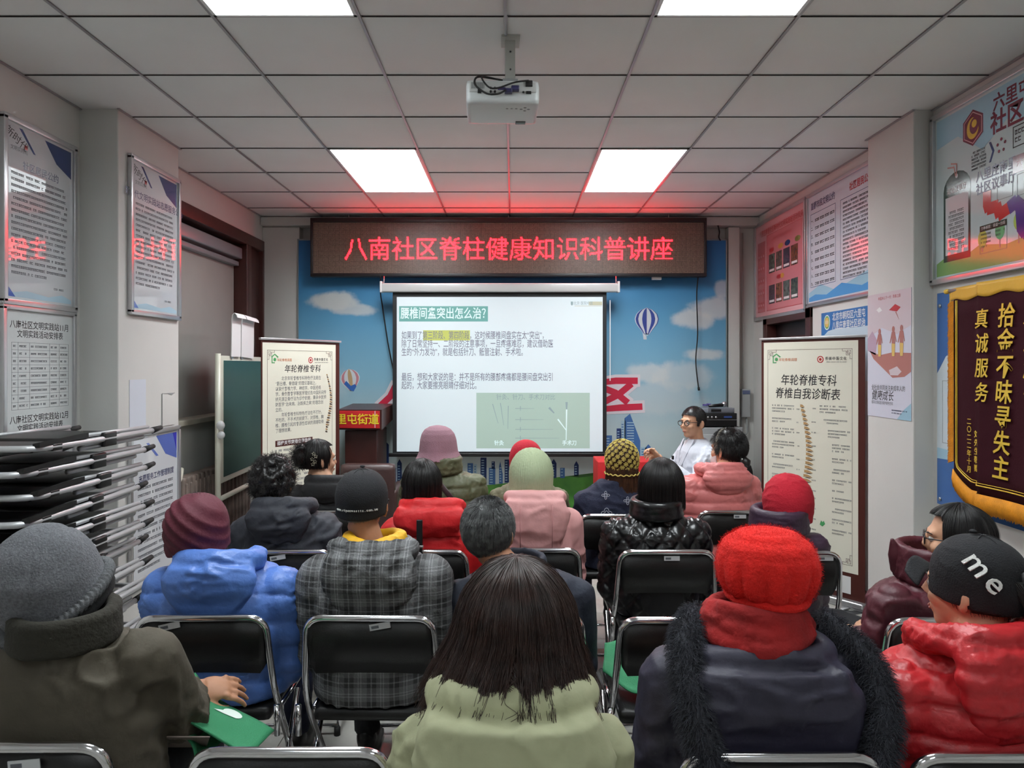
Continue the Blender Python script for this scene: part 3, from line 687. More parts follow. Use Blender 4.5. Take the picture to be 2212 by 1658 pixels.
b.rect(0, 0, W, H, mat('glossy_sheet', (205, 210, 210), .2, spec=.5), .010, 'sheet', .008); b.frame(W, H, M_ALU, .024, .022)
for t1, y in (('11月', .80), ('12月', .335)):
    b.text('八南社区文明实践站' + t1, W * .5, y, .042, M_INK, .0106, 'title_lettering', off=.0003)
    b.text('文明实践活动安排表', W * .5, y - .045, .040, M_INK, .0106, 'title_lettering', off=.0003)
    g_ = MB(); t0 = y - .085; rows = 9 if y > .5 else 5
    for k in range(rows + 1): g_.box(.06, t0 - k * .0365 - .0006, .0103, W - .05, t0 - k * .0365 + .0006, .0106)
    for x in (.06, .105, .19, .345, .425, W - .05): g_.box(x - .0006, t0 - rows * .0365, .0103, x + .0006, t0, .0106)
    o = g_.build('table_lines', M_INKG, b.o)
    for x, w_ in ((.07, .02), (.115, .06), (.20, .13), (.355, .055), (.435, .06)):
        b.dashes(x, t0 - .018, w_, rows, .0365, .010, M_INKG, .0108, seed=int(x * 99), last=1)
b = left_board('notice_frame', 'narrow glossy framed notice on the left pillar, reflecting red sign letters', 'notice board', 4.15, 1.908, -2.205)
notice(b, .60, .90, '新时代文明实践站志愿服务公约', 16, .031)
b = left_board('notice_frame', 'framed blue-cornered rules poster low on the left pillar beside the folded chairs', 'notice board', 4.15, .30, -2.205)
W, H = .60, .90
b.rect(0, 0, W, H, M_PG, .012, 'acrylic_panel', .010); b.frame(W, H, M_ALU, .026, .024)
b.poly([(W * .5, H - .03), (W - .03, H - .03), (W - .03, H * .78), (W * .7, H * .83)], M_PGB, .0126, 'blue_corner')
b.poly([(W * .86, H - .03), (W - .03, H - .03), (W - .03, H * .83)], mat('glossy_violet', (60, 60, 165), .1), .0129, 'blue_corner')
b.poly([(W * .3, H * .93), (W * .35, H * .93), (W * .55, H * .83), (W * .5, H * .83)], M_PGB, .0126, 'blue_stripe')
b.text('志愿服务工作管理制度', W * .52, H * .70, .044, M_INKB, .0128, 'title_lettering', off=.0005)
b.dashes(W * .14, H * .64, W * .75, 13, .040, .016, M_INKG, .013, seed=9)
b = left_board('paper_sheet', 'pale blue paper strip taped to the left pillar under the narrow notice', 'paper', 4.16, 1.235, -2.205)
b.rect(0, 0, .185, .285, mat('pale_paper', (206, 212, 222), .6), .0025, 'sheet', .0015)
b = left_board('socket_cover', 'peeling square cover plate on the left pillar beside the paper strip', 'cover', 4.545, 1.22, -2.205)
b.rect(0, 0, .165, .205, M_WALL, .005, 'plate', .005, .002)
f_ = MB().box(-.002, 0, .003, .0, .205, .0056).box(0, .203, .003, .165, .207, .0062).poly([(.05, .207), (.165, .207), (.12, .192)], .005, .0075)
f_.build('torn_edge', M_GREYB, b.o)
# ------------------------------------------------------------------ green board on a stand with paper pads
ga = math.degrees(math.atan2(1.55, -.06))
es = Board('chalkboard_stand', 'green chalkboard on a cream metal stand, seen edge-on by the radiator', 'board', (px(478, 5.30), 5.28, 0), ga)
M_CREAM = mat('cream_metal', (206, 206, 190), .35)
MB().box(-.02, .745, -.012, 1.60, 1.675, .012, .004).build('board_rim', M_CREAM, es.o)
MB().box(.035, .785, -.014, 1.565, 1.64, .0145, .0).build('writing_surface', mat('chalkboard_green', (36, 68, 56), .25, var=(3, .25)), es.o)
for x in (-.045, 1.62):
    MB().tube([(x, .03, 0), (x, 1.69, 0)], .021, 10).build('post', M_CREAM, es.o)
    MB().tube([(x, .03, -.26), (x, .03, .30)], .02, 10).build('foot', M_CREAM, es.o)
MB().tube([(-.045, .63, 0), (1.62, .63, 0)], .019, 10).build('rail', M_CREAM, es.o)
MB().ell((-.05, 1.17, .02), (.03, .035, .03)).ell((-.05, 1.10, .022), (.024, .03, .03)).build('clamp_knob', M_WHITEPL, es.o)
for k, (x0, w_) in enumerate(((.16, .20), (.38, .30))):
    p_ = empty('paper_pad', (0, 0, 0), label=('narrow' if k == 0 else 'wider') + ' white paper pad standing above the green board, ' + ('nearer the camera' if k == 0 else 'nearer the mural'), cat='paper')
    p_.location = es.o.location; p_.rotation_euler = es.o.rotation_euler
    rings = []
    for (yy, zz) in ((1.672, .0205), (1.72, .022), (1.94, .024), (1.985, .030), (2.0, .045), (1.985, .06), (1.965, .066)):
        rings.append([(x0, yy, zz), (x0 + w_, yy - .01 * k, zz), (x0 + w_, yy - .01 * k - .002, zz + .006), (x0, yy - .002, zz + .006)])
    MB().loft(rings, smooth=False).build('sheets', M_WHITEP, p_)
    MB().box(x0 + .02, 1.655, .010, x0 + .05, 1.70, .0215).build('clip', M_STEEL, p_)
# ------------------------------------------------------------------ roll-up banners
M_BN = mat('banner_cream', (226, 224, 208), .5, spec=.3); M_BNB = mat('banner_brown', (70, 28, 22), .5, spec=.3)
M_BONE = mat('spine_bone', (176, 140, 92), .5); M_BONED = mat('spine_dark', (70, 50, 36), .5); M_GRN = mat('logo_green', (70, 150, 90), .5); M_ORG = mat('logo_orange', (200, 120, 80), .5)
def fret(b, x, y, sx, sy, m, z):
    s = .052; mb = MB(); t = .0022
    def ln(x0, y0, x1, y1):
        a0, a1 = sorted((x + sx * x0 * s, x + sx * x1 * s)); b0, b1 = sorted((y + sy * y0 * s, y + sy * y1 * s)); mb.box(a0 - t / 2, b0 - t / 2, z - .0003, a1 + t / 2, b1 + t / 2, z)
    for q in ((0, 0, 1.3, 0), (0, 0, 0, 1.3), (0, 1.3, .3, 1.3), (1.3, 0, 1.3, .3), (.3, 1.3, .3, .8), (1.3, .3, .8, .3), (.3, .8, .8, .8), (.8, .8, .8, .3), (.2, .2, .65, .2), (.2, .2, .2, .65), (.65, .2, .65, .65), (.2, .65, .65, .65), (.4, .4, .8, .4), (.4, .4, .4, .8)): ln(*q)
    mb.build('corner_fret', m, b.o)
def spine(b, x0, y0, y1, amp, wd, z, m1=M_BONE):
    n = 26
    for k in range(n):
        t = k / (n - 1); y = y0 + (y1 - y0) * t
        x = x0 + amp * (math.sin(t * 4.6 - .3) * .6 + t * .2); w_ = wd * (.45 + .75 * t) * (1 if k < n - 3 else .6); h = abs(y1 - y0) / n * .62
        b.poly([(x - w_ * .5, y + h * .5), (x + w_ * .15, y + h * .5), (x + w_ * .55, y + h * .1), (x + w_ * 1.0, y - h * .5), (x + w_ * .45, y - h * .4), (x - w_ * .5, y - h * .5), (x - w_ * .42, y)], m1 if k % 2 else M_BONE, z, 'vertebra')
        b.poly([(x + w_ * .1, y - h * .5), (x + w_ * .9, y - h * .6), (x + w_ * .5, y - h * .9), (x - w_ * .3, y - h * .75)], M_BONED, z + .0002, 'vertebra_shade')
def banner(name, label, x0, Y0, ang, W, H, rs):
    b = Board(name, label, 'banner', (x0, Y0, 0), ang)
    b.rect(0, .045, W, H - .01, M_BNB, .0, 'banner_sheet', .003)
    b.rect(.02 if rs else .012, .225, W - .045, H - .03, M_BN, .0012, 'cream_field', .001)
    MB().box(-.012, H - .012, -.012, W + .012, H + .004, .010, .003).build('top_rail', M_ALU, b.o)
    MB().box(-.012, .0, -.05, W + .012, .05, .05, .012).build('base_case', M_ALU, b.o)
    MB().box(-.015, .015, .025, W + .015, .022, .053).build('base_groove', M_STEEL, b.o)
    MB().tube([(W * .5, .03, -.03), (W * .5, H - .01, -.015)], .008, 8).build('back_pole', M_ALU, b.o)
    for sx in (.1, W - .1): MB().box(sx - .02, .0, -.13, sx + .02, .012, .12, .003).build('foot', M_ALU, b.o)
    z = .0018
    xa, xb, ya, yb = .055, W - .085, .275, H - .085
    f_ = MB(); 
    for q in ((xa + .07, yb, xb - .07, yb), (xa, ya + .07, xa, yb - .07), (xb, ya + .07, xb, yb - .07), (xa + .07, ya, xb - .07, ya)):
        f_.box(q[0] - .001, q[1] - .001, z - .0003, q[2] + .001, q[3] + .001, z)
    f_.build('border_lines', M_BNB, b.o)
    for cx, cy, sx, sy in ((xa, yb, 1, -1), (xb, yb, -1, -1), (xb, ya, -1, 1), (xa, ya, 1, 1)): fret(b, cx, cy, sx, sy, M_BNB, z)
    # house logo and red roundel
    lx, ly = .125, H - .155
    b.poly([(lx - .03, ly - .025), (lx - .03, ly + .02), (lx - .038, ly + .02), (lx, ly + .045), (lx + .038, ly + .02), (lx + .03, ly + .02), (lx + .03, ly + .012), (lx, ly + .036), (lx - .022, ly + .02), (lx - .022, ly - .018), (lx + .0, ly - .018), (lx, ly - .025)], M_GRN, z, 'house_logo')
    mb = MB().disc(lx, ly + .002, .013, z, z + .0003, 14); mb.build('logo_ring', M_GRN, b.o)
    b.text('年轮脊椎调理', lx + .02, ly - .002, .024, M_ORG, z + .0004, 'logo_lettering', 'LEFT')
    rx = W * .60
    MB().disc(rx, ly, .024, z - .0003, z, 20).build('red_roundel', M_INKR, b.o); MB().disc(rx, ly, .017, z, z + .0003, 20).build('roundel_field', M_BN, b.o); MB().disc(rx, ly, .010, z + .0003, z + .0006, 16).build('roundel_mark', M_INKR, b.o)
    b.text('传·统·中·医·文·化', rx + .035, ly + .004, .026, M_INK, z + .0004, 'logo_lettering', 'LEFT', off=.0002, sx=.8)
    b.dashes(rx + .035, ly - .018, W * .2, 1, .01, .004, M_INKG, z + .0004, seed=2, last=1)
    return b, z
b, z = banner('roll_up_banner', 'tall cream roll-up banner with a long spine drawing, leaning open by the right wall', px(1645, 5.35), 5.35, -53.4, .775, 1.80, True)
b.text('年轮脊椎专科', .37, 1.495, .082, M_INK, z, 'title_lettering', shear=.12, sx=.86, off=.0006)
b.text('脊椎自我诊断表', .36, 1.40, .082, M_INK, z, 'title_lettering', shear=.12, sx=.86, off=.0006)
spine(b, .335, 1.32, .56, .06, .052, z)
yl = 1.315
for k in range(12):
    n_ = (3, 2, 3, 3, 2, 2, 2, 1, 2, 2, 2, 2)[k]
    if k < 9: b.dashes(.09, yl, .18, n_, .021, .010, M_INKG, z, seed=k + 20)
    b.dashes(.46 + .03 * min(k, 3), yl + .01, .20 - .02 * min(k, 3), n_, .021, .010, M_INKG, z, seed=k + 50)
    b.dashes(.40, yl - .01, .035, 1, .02, .008, M_INKG, z, seed=k + 70, last=1); b.dashes(.285, yl - .02, .03, 1, .02, .008, M_INKG, z, seed=k + 90, last=1)
    yl -= .022 * n_ + .028
b.poly([(.46, .51), (.48, .50), (.50, .52), (.49, .54), (.48, .53), (.47, .54)], M_GRN, z, 'green_mark')
b.rect(W := .56, .085, .68, .20, M_WHITEP, .0014, 'blank_square')
b.text('扫码关注', .46, .16, .026, M_BN, .0014, 'lettering')
b, z = banner('roll_up_banner', 'cream roll-up banner headed with a short title, standing before the left edge of the mural', px(564, 5.20), 5.20, 60.3, .80, 1.80, False)
b.text('年轮脊椎专科', .40, 1.575, .062, M_INK, z, 'title_lettering', shear=.15, off=.0004)
txt = ['　　北京年轮脊椎专科特色疗法是在', '“筋出槽、骨错缝”的理论基础上，', '以现代脊椎力学、神经学、中医经络', '学、骨伤整脊学等医学理论及中国民间传', '统无源正骨疗法为诊疗依据，秉承中医预', '防医学“治未病、治既疾之病”的理念创', '立的。', '　　年轮脊椎专科特色疗法在不打针、', '不吃药、不手术的前提下，对颈椎、胸', '椎、腰椎引起的脊源性症状的调理取得', '了理想效果。']
for k, t in enumerate(txt):
    b.text(t, .13, 1.505 - k * .0385, .0335, M_INKG, z, 'body_lettering', 'LEFT', res=1, sx=.86)
spine(b, .665, 1.53, 1.08, .05, .026, z, M_BONED)
b.rect(.13, 1.005, .50, 1.05, M_BNB, z, 'brown_band', .0004, .0)
b.text('颈椎关节突错位导致的', .315, 1.027, .034, M_WHITEP, z + .0006, 'band_lettering', off=.0006)
b.dashes(.13, .975, .40, 3, .035, .015, M_INKG, z, seed=5)
b.dashes(.13, .85, .55, 12, .036, .015, M_INKG, z, seed=6)
# ------------------------------------------------------------------ right wall posters
def photo_tile(b, x, y, w_, h, z, k):
    cs = ((72, 84, 76), (92, 78, 70), (70, 60, 72), (110, 70, 50), (84, 96, 92))
    o = b.rect(x, y, x + w_, y + h, mat('photo_tone_%d' % (k % 5), cs[k % 5], .2, var=(30, .5)), z, 'photo_print')
    b.rect(x + w_ * .1, y + h * .08, x + w_ * .9, y + h * .2, M_WHITEP, z + .0003, 'caption_strip', parent=None)
b = right_board('activity_poster', 'rose-coloured framed activity poster with small photos, high on the right wall near the sign', 'poster', 7.015, 2.045)
W, H = 1.20, .90
b.rect(0, 0, W, H, M_PINKL, .010, 'panel', .009); b.frame(W, H, M_ALU, .03, .022)
b.text('八里庄南里社区新时代文明实践站活动风采', W * .53, H * .88, .062, M_INKR, .0108, 'title_lettering', off=.001, sx=.88)
f_ = MB()
def outline(b, x0, y0, x1, y1, m, z, t=.005, name='outline'):
    return MB().box(x0, y0, z - .0003, x1, y0 + t, z).box(x0, y1 - t, z - .0003, x1, y1, z).box(x0, y0, z - .0003, x0 + t, y1, z).box(x1 - t, y0, z - .0003, x1, y1, z).build(name, m, b.o)
b.rect(.07, .06, .27, .72, M_PINK, .0104, 'side_panel'); outline(b, .07, .06, .27, .72, M_INKR, .011)
b.rect(.31, .06, W - .07, .76, M_PINK, .0104, 'photo_panel'); outline(b, .31, .06, W - .07, .76, M_INKR, .011)
b.text('新时代文明实践站组织架构', .70, .70, .036, M_INKR, .011, 'lettering')
b.text('组织架构', .17, .67, .034, M_INKR, .011, 'lettering')
for r_ in range(5):
    for c_ in range(3):
        MB().disc(.105 + c_ * .062, .585 - r_ * .115, .022, .0108, .0111, 16, .036).build('round_badge', M_INKR, b.o)
        MB().disc(.105 + c_ * .062, .585 - r_ * .115, .014, .0111, .0114, 14, .012).build('badge_field', M_PINKL, b.o)
for k, (x, c_) in enumerate(((.38, M_INKR), (.60, mat('print_amber', (200, 150, 60), .3)), (.76, M_PGN), (.98, mat('print_olive', (120, 120, 60), .3)))):
    MB().disc(x + .06, .61, .06, .0108, .0112, 20, .024).build('heading_badge', c_, b.o)
for k in range(4): photo_tile(b, .37 + k * .175, .40, .15, .17, .0108, k); photo_tile(b, .37 + k * .175, .12, .15, .17, .0108, k + 2)
MB().disc(.62, .345, .05, .0108, .0112, 20, .022).build('heading_badge', M_INKR, b.o); MB().disc(.70, .345, .04, .011, .0114, 20, .022).build('heading_badge', MATS['print_amber'], b.o)
b = right_board('charter_poster', 'pale blue framed poster of two text columns, partly hidden by the right pillar', 'poster', 5.775, 2.075)
W, H = 1.24, .87
b.rect(0, 0, W, H, mat('poster_haze', (206, 210, 220), .12, spec=.6), .010, 'panel', .009); b.frame(W, H, M_ALU, .028, .022)
for x0, x1, st in ((.06, .50, '首都市民文明公约'), (.58, 1.18, '社区居民公约')):
    b.text(st, (x0 + x1) / 2, H * .885, .062, M_INKB if x0 < .3 else M_INKR, .0108, 'title_lettering', off=.0015, sx=.86)
    outline(b, x0, .14, x1, H * .82, M_PGN, .0106, .003)
for k in range(9):
    b.text('一二三四五六七八九'[k] + '、', .10, H * .755 - k * .0615, .03, M_INK, .0108, 'lettering', off=.0006)
    for q in range(4): b.dashes(.145 + q * .088, H * .755 - k * .0615, .075, 1, .02, .021, M_INK, .0108, seed=k * 4 + q, last=1, g=.019, fill=1)
b.dashes(.62, H * .78, .53, 19, .029, .014, M_INK, .0108, seed=33)
b.poly([(.03, .03), (.03, .10), (.25, .15), (.5, .08), (.8, .13), (1.2, .20), (1.21, .03)], M_SKYL, .0103, 'blue_wave')
b.poly([(.03, .03), (1.21, .03), (1.21, .12), (.9, .07), (.6, .12), (.35, .06), (.15, .08), (.03, .06)], mat('print_azure', (90, 150, 205), .12), .0106, 'blue_wave')
b = right_board('blue_sign', 'blue-headed office sign with a round emblem under the charter poster', 'sign', 5.52, 1.50)
W, H = .92, .50
b.rect(0, 0, W, H, mat('sign_pale', (196, 212, 222), .3), .008, 'panel', .008)
b.rect(0, .33, W, H, mat('sign_blue', (52, 108, 170), .3), .0085, 'header_band')
b.poly([(.05, .33), (.12, .36), (.3, .375), (.5, .365), (W, .37), (W, .33)], MATS['sign_pale'], .009, 'white_curve')
MB().disc(.10, .425, .052, .0088, .0092, 24, .056).build('emblem_disc', M_WHITEP, b.o); MB().disc(.10, .425, .044, .0092, .0095, 24, .048).build('emblem_ring', M_GRN, b.o); MB().disc(.10, .425, .034, .0095, .0098, 24, .038).build('emblem_field', mat('emblem_gold', (214, 176, 90), .4), b.o)
b.text('综治', .10, .425, .03, M_WHITEP, .0102, 'emblem_lettering')
b.text('北京市朝阳区六里屯', .19, .455, .062, M_WHITEP, .0092, 'lettering', 'LEFT', off=.001, sx=.9)
b.text('八里庄南里社区综治', .19, .390, .062, M_WHITEP, .0092, 'lettering', 'LEFT', off=.001, sx=.9)
# pillar poster
b = right_board('paper_poster', 'tall pale paper poster of three figures and a kite, taped to the right pillar', 'poster', 4.63 - .045, 1.288, 2.25)
W, H = .50, .755
b.rect(0, 0, W, H, mat('poster_mist', (204, 206, 220), .45, spec=.3), .003, 'paper_sheet', .002)
M_MAU = mat('print_mauve', (176, 150, 170), .45); M_TER = mat('print_terracotta', (164, 104, 96), .45); M_SAND = mat('print_sand', (210, 178, 96), .45); M_PEACH = mat('print_peach', (202, 190, 196), .45)
b.poly([(0, H), (W, H), (W, H * .72), (W * .7, H * .66), (W * .35, H * .72), (0, H * .64)], M_PEACH, .0034, 'print_wash')
b.poly([(0, H * .64), (W * .12, H * .70), (W * .24, H * .62), (W * .2, H * .50), (0, H * .54)], M_MAU, .0037, 'print_cloud')
b.poly([(W * .05, H * .54), (W * .3, H * .50), (W * .6, H * .52), (W, H * .51), (W, H * .37), (W * .86, H * .33), (W * .6, H * .32), (W * .45, H * .37), (W * .3, H * .42), (W * .15, H * .47)], M_TER, .0037, 'print_hand')
b.poly([(W * .55, H * .34), (W * .52, H * .38), (W * .7, H * .41), (W * .8, H * .37), (W * .72, H * .34)], M_PEACH, .004, 'print_palm')
for x, s_ in ((.30, .95), (.62, 1.0), (.80, 1.02)):
    cx, y0 = W * x, H * .51; hh_ = .135 * s_
    MB().disc(cx, y0 + hh_ * 1.06, .016, .0037, .0042, 14, .019).build('print_head', M_TER, b.o)
    b.poly([(cx - .018, y0 + hh_ * .95), (cx + .018, y0 + hh_ * .95), (cx + .036, y0 + hh_ * .5), (cx + .028, y0 + hh_ * .5), (cx + .018, y0 + hh_ * .7), (cx + .02, y0 + hh_ * .4), (cx + .016, y0 - .02), (cx + .004, y0 - .02), (cx, y0 + hh_ * .35), (cx - .006, y0 - .02), (cx - .018, y0 - .02), (cx - .02, y0 + hh_ * .4), (cx - .016, y0 + hh_ * .7), (cx - .034, y0 + hh_ * .45), (cx - .042, y0 + hh_ * .47)], M_TER, .0042, 'print_figure')
    b.poly([(cx - .018, y0 + hh_ * .45), (cx + .02, y0 + hh_ * .42), (cx + .014, y0 - .015), (cx - .015, y0 - .015)], M_SAND, .0046, 'print_glow')
b.poly([(W * .52, H * .855), (W * .66, H * .895), (W * .78, H * .865), (W * .70, H * .835), (W * .60, H * .845)], M_INKR, .0038, 'print_kite')
b.poly([(W * .66, H * .835), (W * .73, H * .78), (W * .745, H * .77), (W * .685, H * .835)], M_TER, .0038, 'kite_tail')
b.poly([(W * .22, H * .87), (W * .3, H * .89), (W * .36, H * .86), (W * .28, H * .845)], M_WHITEP, .0038, 'print_bird')
b.text('中国关心下一代 · 青春之韵', W * .52, H * .955, .022, M_INKR, .0038, 'lettering')
b.text('全社会共同关注未成年人的', W * .1, H * .235, .036, M_INK, .0036, 'lettering', 'LEFT', sx=.9)
b.text('健康成长', W * .1, H * .17, .065, M_INK, .0036, 'title_lettering', 'LEFT', shear=.2, off=.0003)
b.text('倡导文明校园 保护绿色空间', W * .1, H * .115, .023, M_INKG, .0036, 'lettering', 'LEFT', sx=.9)
b.poly([(W, 0), (W, .10), (W * .85, .06), (W * .75, .02), (W * .7, 0)], M_SKYL, .0034, 'print_wash')
b.dashes(W * .58, .05, W * .36, 2, .016, .007, M_INKB, .0038, seed=3)
# big colourful poster, top right
b = right_board('hall_poster', 'large glossy framed council poster with hexagon emblem, upper right wall', 'poster', 4.04, 2.06)
W, H = 1.5, .915
b.rect(0, 0, W, H, mat('poster_mint', (196, 212, 214), .07, spec=.7), .012, 'panel', .010); b.frame(W, H, M_ALU, .03, .03)
z = .0125
b.poly([(.03, H - .03), (W - .03, H - .03), (W - .03, H * .7), (.9, H * .66), (.6, H * .78), (.42, H * .68), (.22, H * .82), (.03, H * .80)], M_SKYL, z, 'print_sky', .0004)
b.poly([(.03, .03), (.03, .10), (.12, .13), (.25, .10), (.4, .15), (.6, .12), (.9, .16), (W - .03, .13), (W - .03, .03)], mat('print_meadow', (120, 158, 96), .12), z, 'print_meadow')
for k in range(7):
    x = .42 + k * .13
    MB().disc(x, .175 + .02 * (k % 3), .035, z, z + .0004, 14, .045).build('print_tree', M_GRN if k % 2 else mat('print_lime', (150, 186, 90), .15), b.o)
    b.rect(x - .004, .11, x + .004, .16, M_TER, z + .0003, 'print_trunk')
def hexa(cx, cy, r, m, z, name):
    b.poly([(cx + r * math.sin(a * PI / 3), cy + r * 1.0 * math.cos(a * PI / 3)) for a in range(6)], m, z, name)
hx_, hy_ = .345, .755
hexa(hx_, hy_, .093, mat('print_claret', (110, 36, 56), .12), z + .0004, 'emblem_hexagon'); hexa(hx_, hy_, .082, M_PINKL, z + .0007, 'emblem_line'); hexa(hx_, hy_, .077, MATS['print_claret'], z + .001, 'emblem_field')
ar = [(hx_ + .048 * math.cos(a), hy_ - .002 + .055 * math.sin(a)) for a in np.linspace(1.6, 6.0, 16)]; ar2 = [(hx_ + .010 + .036 * math.cos(a), hy_ + .008 + .042 * math.sin(a)) for a in np.linspace(6.0, 1.6, 16)]
M_GOLDP = mat('print_gold', (222, 178, 70), .15)
b.poly(ar + ar2, M_GOLDP, z + .0014, 'emblem_crescent'); MB().disc(hx_ + .012, hy_ + .018, .020, z + .001, z + .0014, 16).build('emblem_dot', M_GOLDP, b.o)
M_CLA = MATS['print_claret']
b.text('六里屯街道', .50, .815, .088, M_CLA, z + .0006, 'title_lettering', 'LEFT', off=.002)
b.text('社区议事厅', .48, .715, .118, M_CLA, z + .0006, 'title_lettering', 'LEFT', off=.003)
b.dashes(.335, .625, .12, 6, .017, .010, M_INK, z + .0005, seed=8, last=1)
b.poly([(.47, .64), (.485, .64), (.51, .59), (.485, .54), (.47, .54), (.495, .59)], M_PGN, z + .0005, 'arrow_print')
for a in range(5):
    MB().disc(.56 + .028 * math.cos(a * 1.257 + PI / 2), .60 + .03 * math.sin(a * 1.257 + PI / 2), .008, z, z + .0005, 10).build('people_icon', M_CLA, b.o)
outline(b, .64, .56, .78, .66, M_INK, z + .0005, .005, 'speech_box'); b.poly([(.74, .56), (.77, .53), (.765, .565)], M_INK, z + .0005, 'speech_tail')
b.dashes(.655, .63, .11, 2, .035, .022, M_INK, z + .0005, seed=12, g=.022, last=1)
b.text('八里庄南里', .37, .49, .062, M_INKB, z + .0006, 'title_lettering', 'LEFT', off=.0012, sx=.95)
b.text('社区议事厅', .37, .425, .062, M_INKB, z + .0006, 'title_lettering', 'LEFT', off=.0012, sx=.95)
M_PINE = mat('print_pine', (38, 62, 54), .12)
tag_ = [(.095, .10), (.325, .10), (.325, .48)] + [(.21 + .115 * math.cos(a), .48 + .09 * math.sin(a)) for a in np.linspace(0, PI, 10)][1:-1] + [(.095, .48)]
b.poly(tag_, M_PINE, z + .0004, 'tag_print'); b.rect(.112, .135, .308, .445, M_PG, z + .0008, 'tag_field')
MB().disc(.21, .545, .012, z + .0004, z + .0009, 12).build('tag_hole', M_PG, b.o)
b.poly([(.205, .545), (.19, .60), (.13, .61), (.13, .603), (.185, .592), (.198, .545)], M_TER, z + .001, 'tag_string'); b.poly([(.212, .545), (.215, .61), (.16, .625), (.16, .618), (.207, .605), (.205, .545)], M_TER, z + .001, 'tag_string')
b.text('走进议事厅', .21, .475, .034, M_WHITEP, z + .001, 'lettering', off=.0006)
for k in range(10): b.dashes(.15 - .01 * (k % 2), .36 - k * .0215, .12 + .02 * (k % 2), 1, .02, .013, M_INK, z + .001, seed=k + 5, last=1)
pth = [(.455, .395), (.455, .34), (.465, .315), (.53, .315), (.545, .27), (.62, .29), (.66, .305), (.69, .28), (.70, .18), (.72, .155), (.86, .155), (.92, .19), (1.0, .30), (1.15, .32), (1.3, .25)]
def ribbon(pts, w_, m, z, name):
    q = MB(); 
    for i in range(len(pts) - 1):
        a, c = Vector(pts[i]), Vector(pts[i + 1]); d = (c - a).normalized(); n = Vector((-d.y, d.x)) * w_; a2 = a - d * w_ * .3; c2 = c + d * w_ * .3
        q.poly([a2 + n, a2 - n, c2 - n, c2 + n], z - .0003, z + .00001 * i)
    return q.build(name, m, b.o)
ribbon(pth[:6], .030, mat('print_brick', (176, 52, 50), .12), z + .0007, 'road_print'); ribbon(pth[5:], .033, mat('print_indigo', (60, 52, 120), .12), z + .0009, 'road_print')
b.text('结果', .80, .155, .036, M_WHITEP, z + .0014, 'lettering', off=.0006)
b.rect(.64, .44, .95, .52, M_CLA, z + .0006, 'claret_band'); b.text('六个人', .72, .48, .036, M_PINKL, z + .001, 'lettering')
outline(b, .40, .10, .60, .215, M_INKG, z + .0007, .002, 'rule_box'); b.rect(.40, .21, .60, .24, M_PINE, z + .0007, 'rule_header'); b.text('力争解题：说话一分后', .5, .225, .018, M_WHITEP, z + .001, 'lettering')
b.dashes(.41, .195, .08, 4, .02, .009, M_INK, z + .0009, seed=61); b.dashes(.52, .195, .07, 2, .02, .009, M_INK, z + .0009, seed=62)
for cx, cy, r_, st in ((.80, .30, .05, '能分'), (.74, .235, .026, '议')):
    MB().disc(cx, cy, r_, z, z + .0006, 24).build('ring_print', M_INK, b.o); MB().disc(cx, cy, r_ * .88, z + .0006, z + .0009, 24).build('ring_field', M_PG, b.o); b.text(st, cx, cy, r_ * .75, M_INK, z + .0013, 'lettering')
outline(b, .53, .34, .64, .41, M_INKG, z + .0007, .002, 'house_drawing'); outline(b, .67, .33, .74, .43, M_INKG, z + .0007, .002, 'gate_drawing')
b.dashes(.95, .60, .45, 8, .03, .014, M_INK, z + .0007, seed=81)
# blue notice board behind the pennant
b = right_board('wall_notice', 'blue and white household notice board behind the maroon pennant', 'notice board', 4.01, .84)
W, H = 1.15, 1.16
b.rect(0, 0, W, H, mat('board_white', (200, 212, 218), .15, spec=.5), .010, 'panel', .010)
M_BB = mat('board_blue', (60, 100, 160), .15, spec=.5)
b.poly([(0, H), (W, H), (W, H * .88), (.6, H * .82), (.25, H * .76), (.08, H * .70), (0, H * .62)], M_BB, .0104, 'blue_header')
b.poly([(0, 0), (W, 0), (W, .1), (.7, .18), (.3, .26), (0, .25)], M_BB, .0104, 'blue_footer'); b.poly([(0, .25), (.3, .26), (.5, .24), (.3, .30), (0, .31)], M_SKYL, .0106, 'pale_wave')
for x, y in ((.03, .03), (.03, H - .07), (W - .03, .03), (W - .03, H - .07)): MB().tube([(x, y, .01), (x, y, .016)], .010, 10).build('screw', M_STEEL, b.o)
f_ = MB()
for x in (.05, .16, .27, .38): f_.box(x - .001, .34, .0102, x + .001, .68, .0106)
f_.box(.05, .34, .0102, .38, .342, .0106).box(.05, .678, .0102, .38, .68, .0106).box(.11, .72, .0102, .38, .722, .0106); f_.build('table_lines', M_INKG, b.o)
for k, st in enumerate(('户主　党员户', '户主　流动员', '户主')):
    b.text('\n'.join(st), .105 + k * .11, .52, .026, M_INKG, .0108, 'lettering', line=.9)
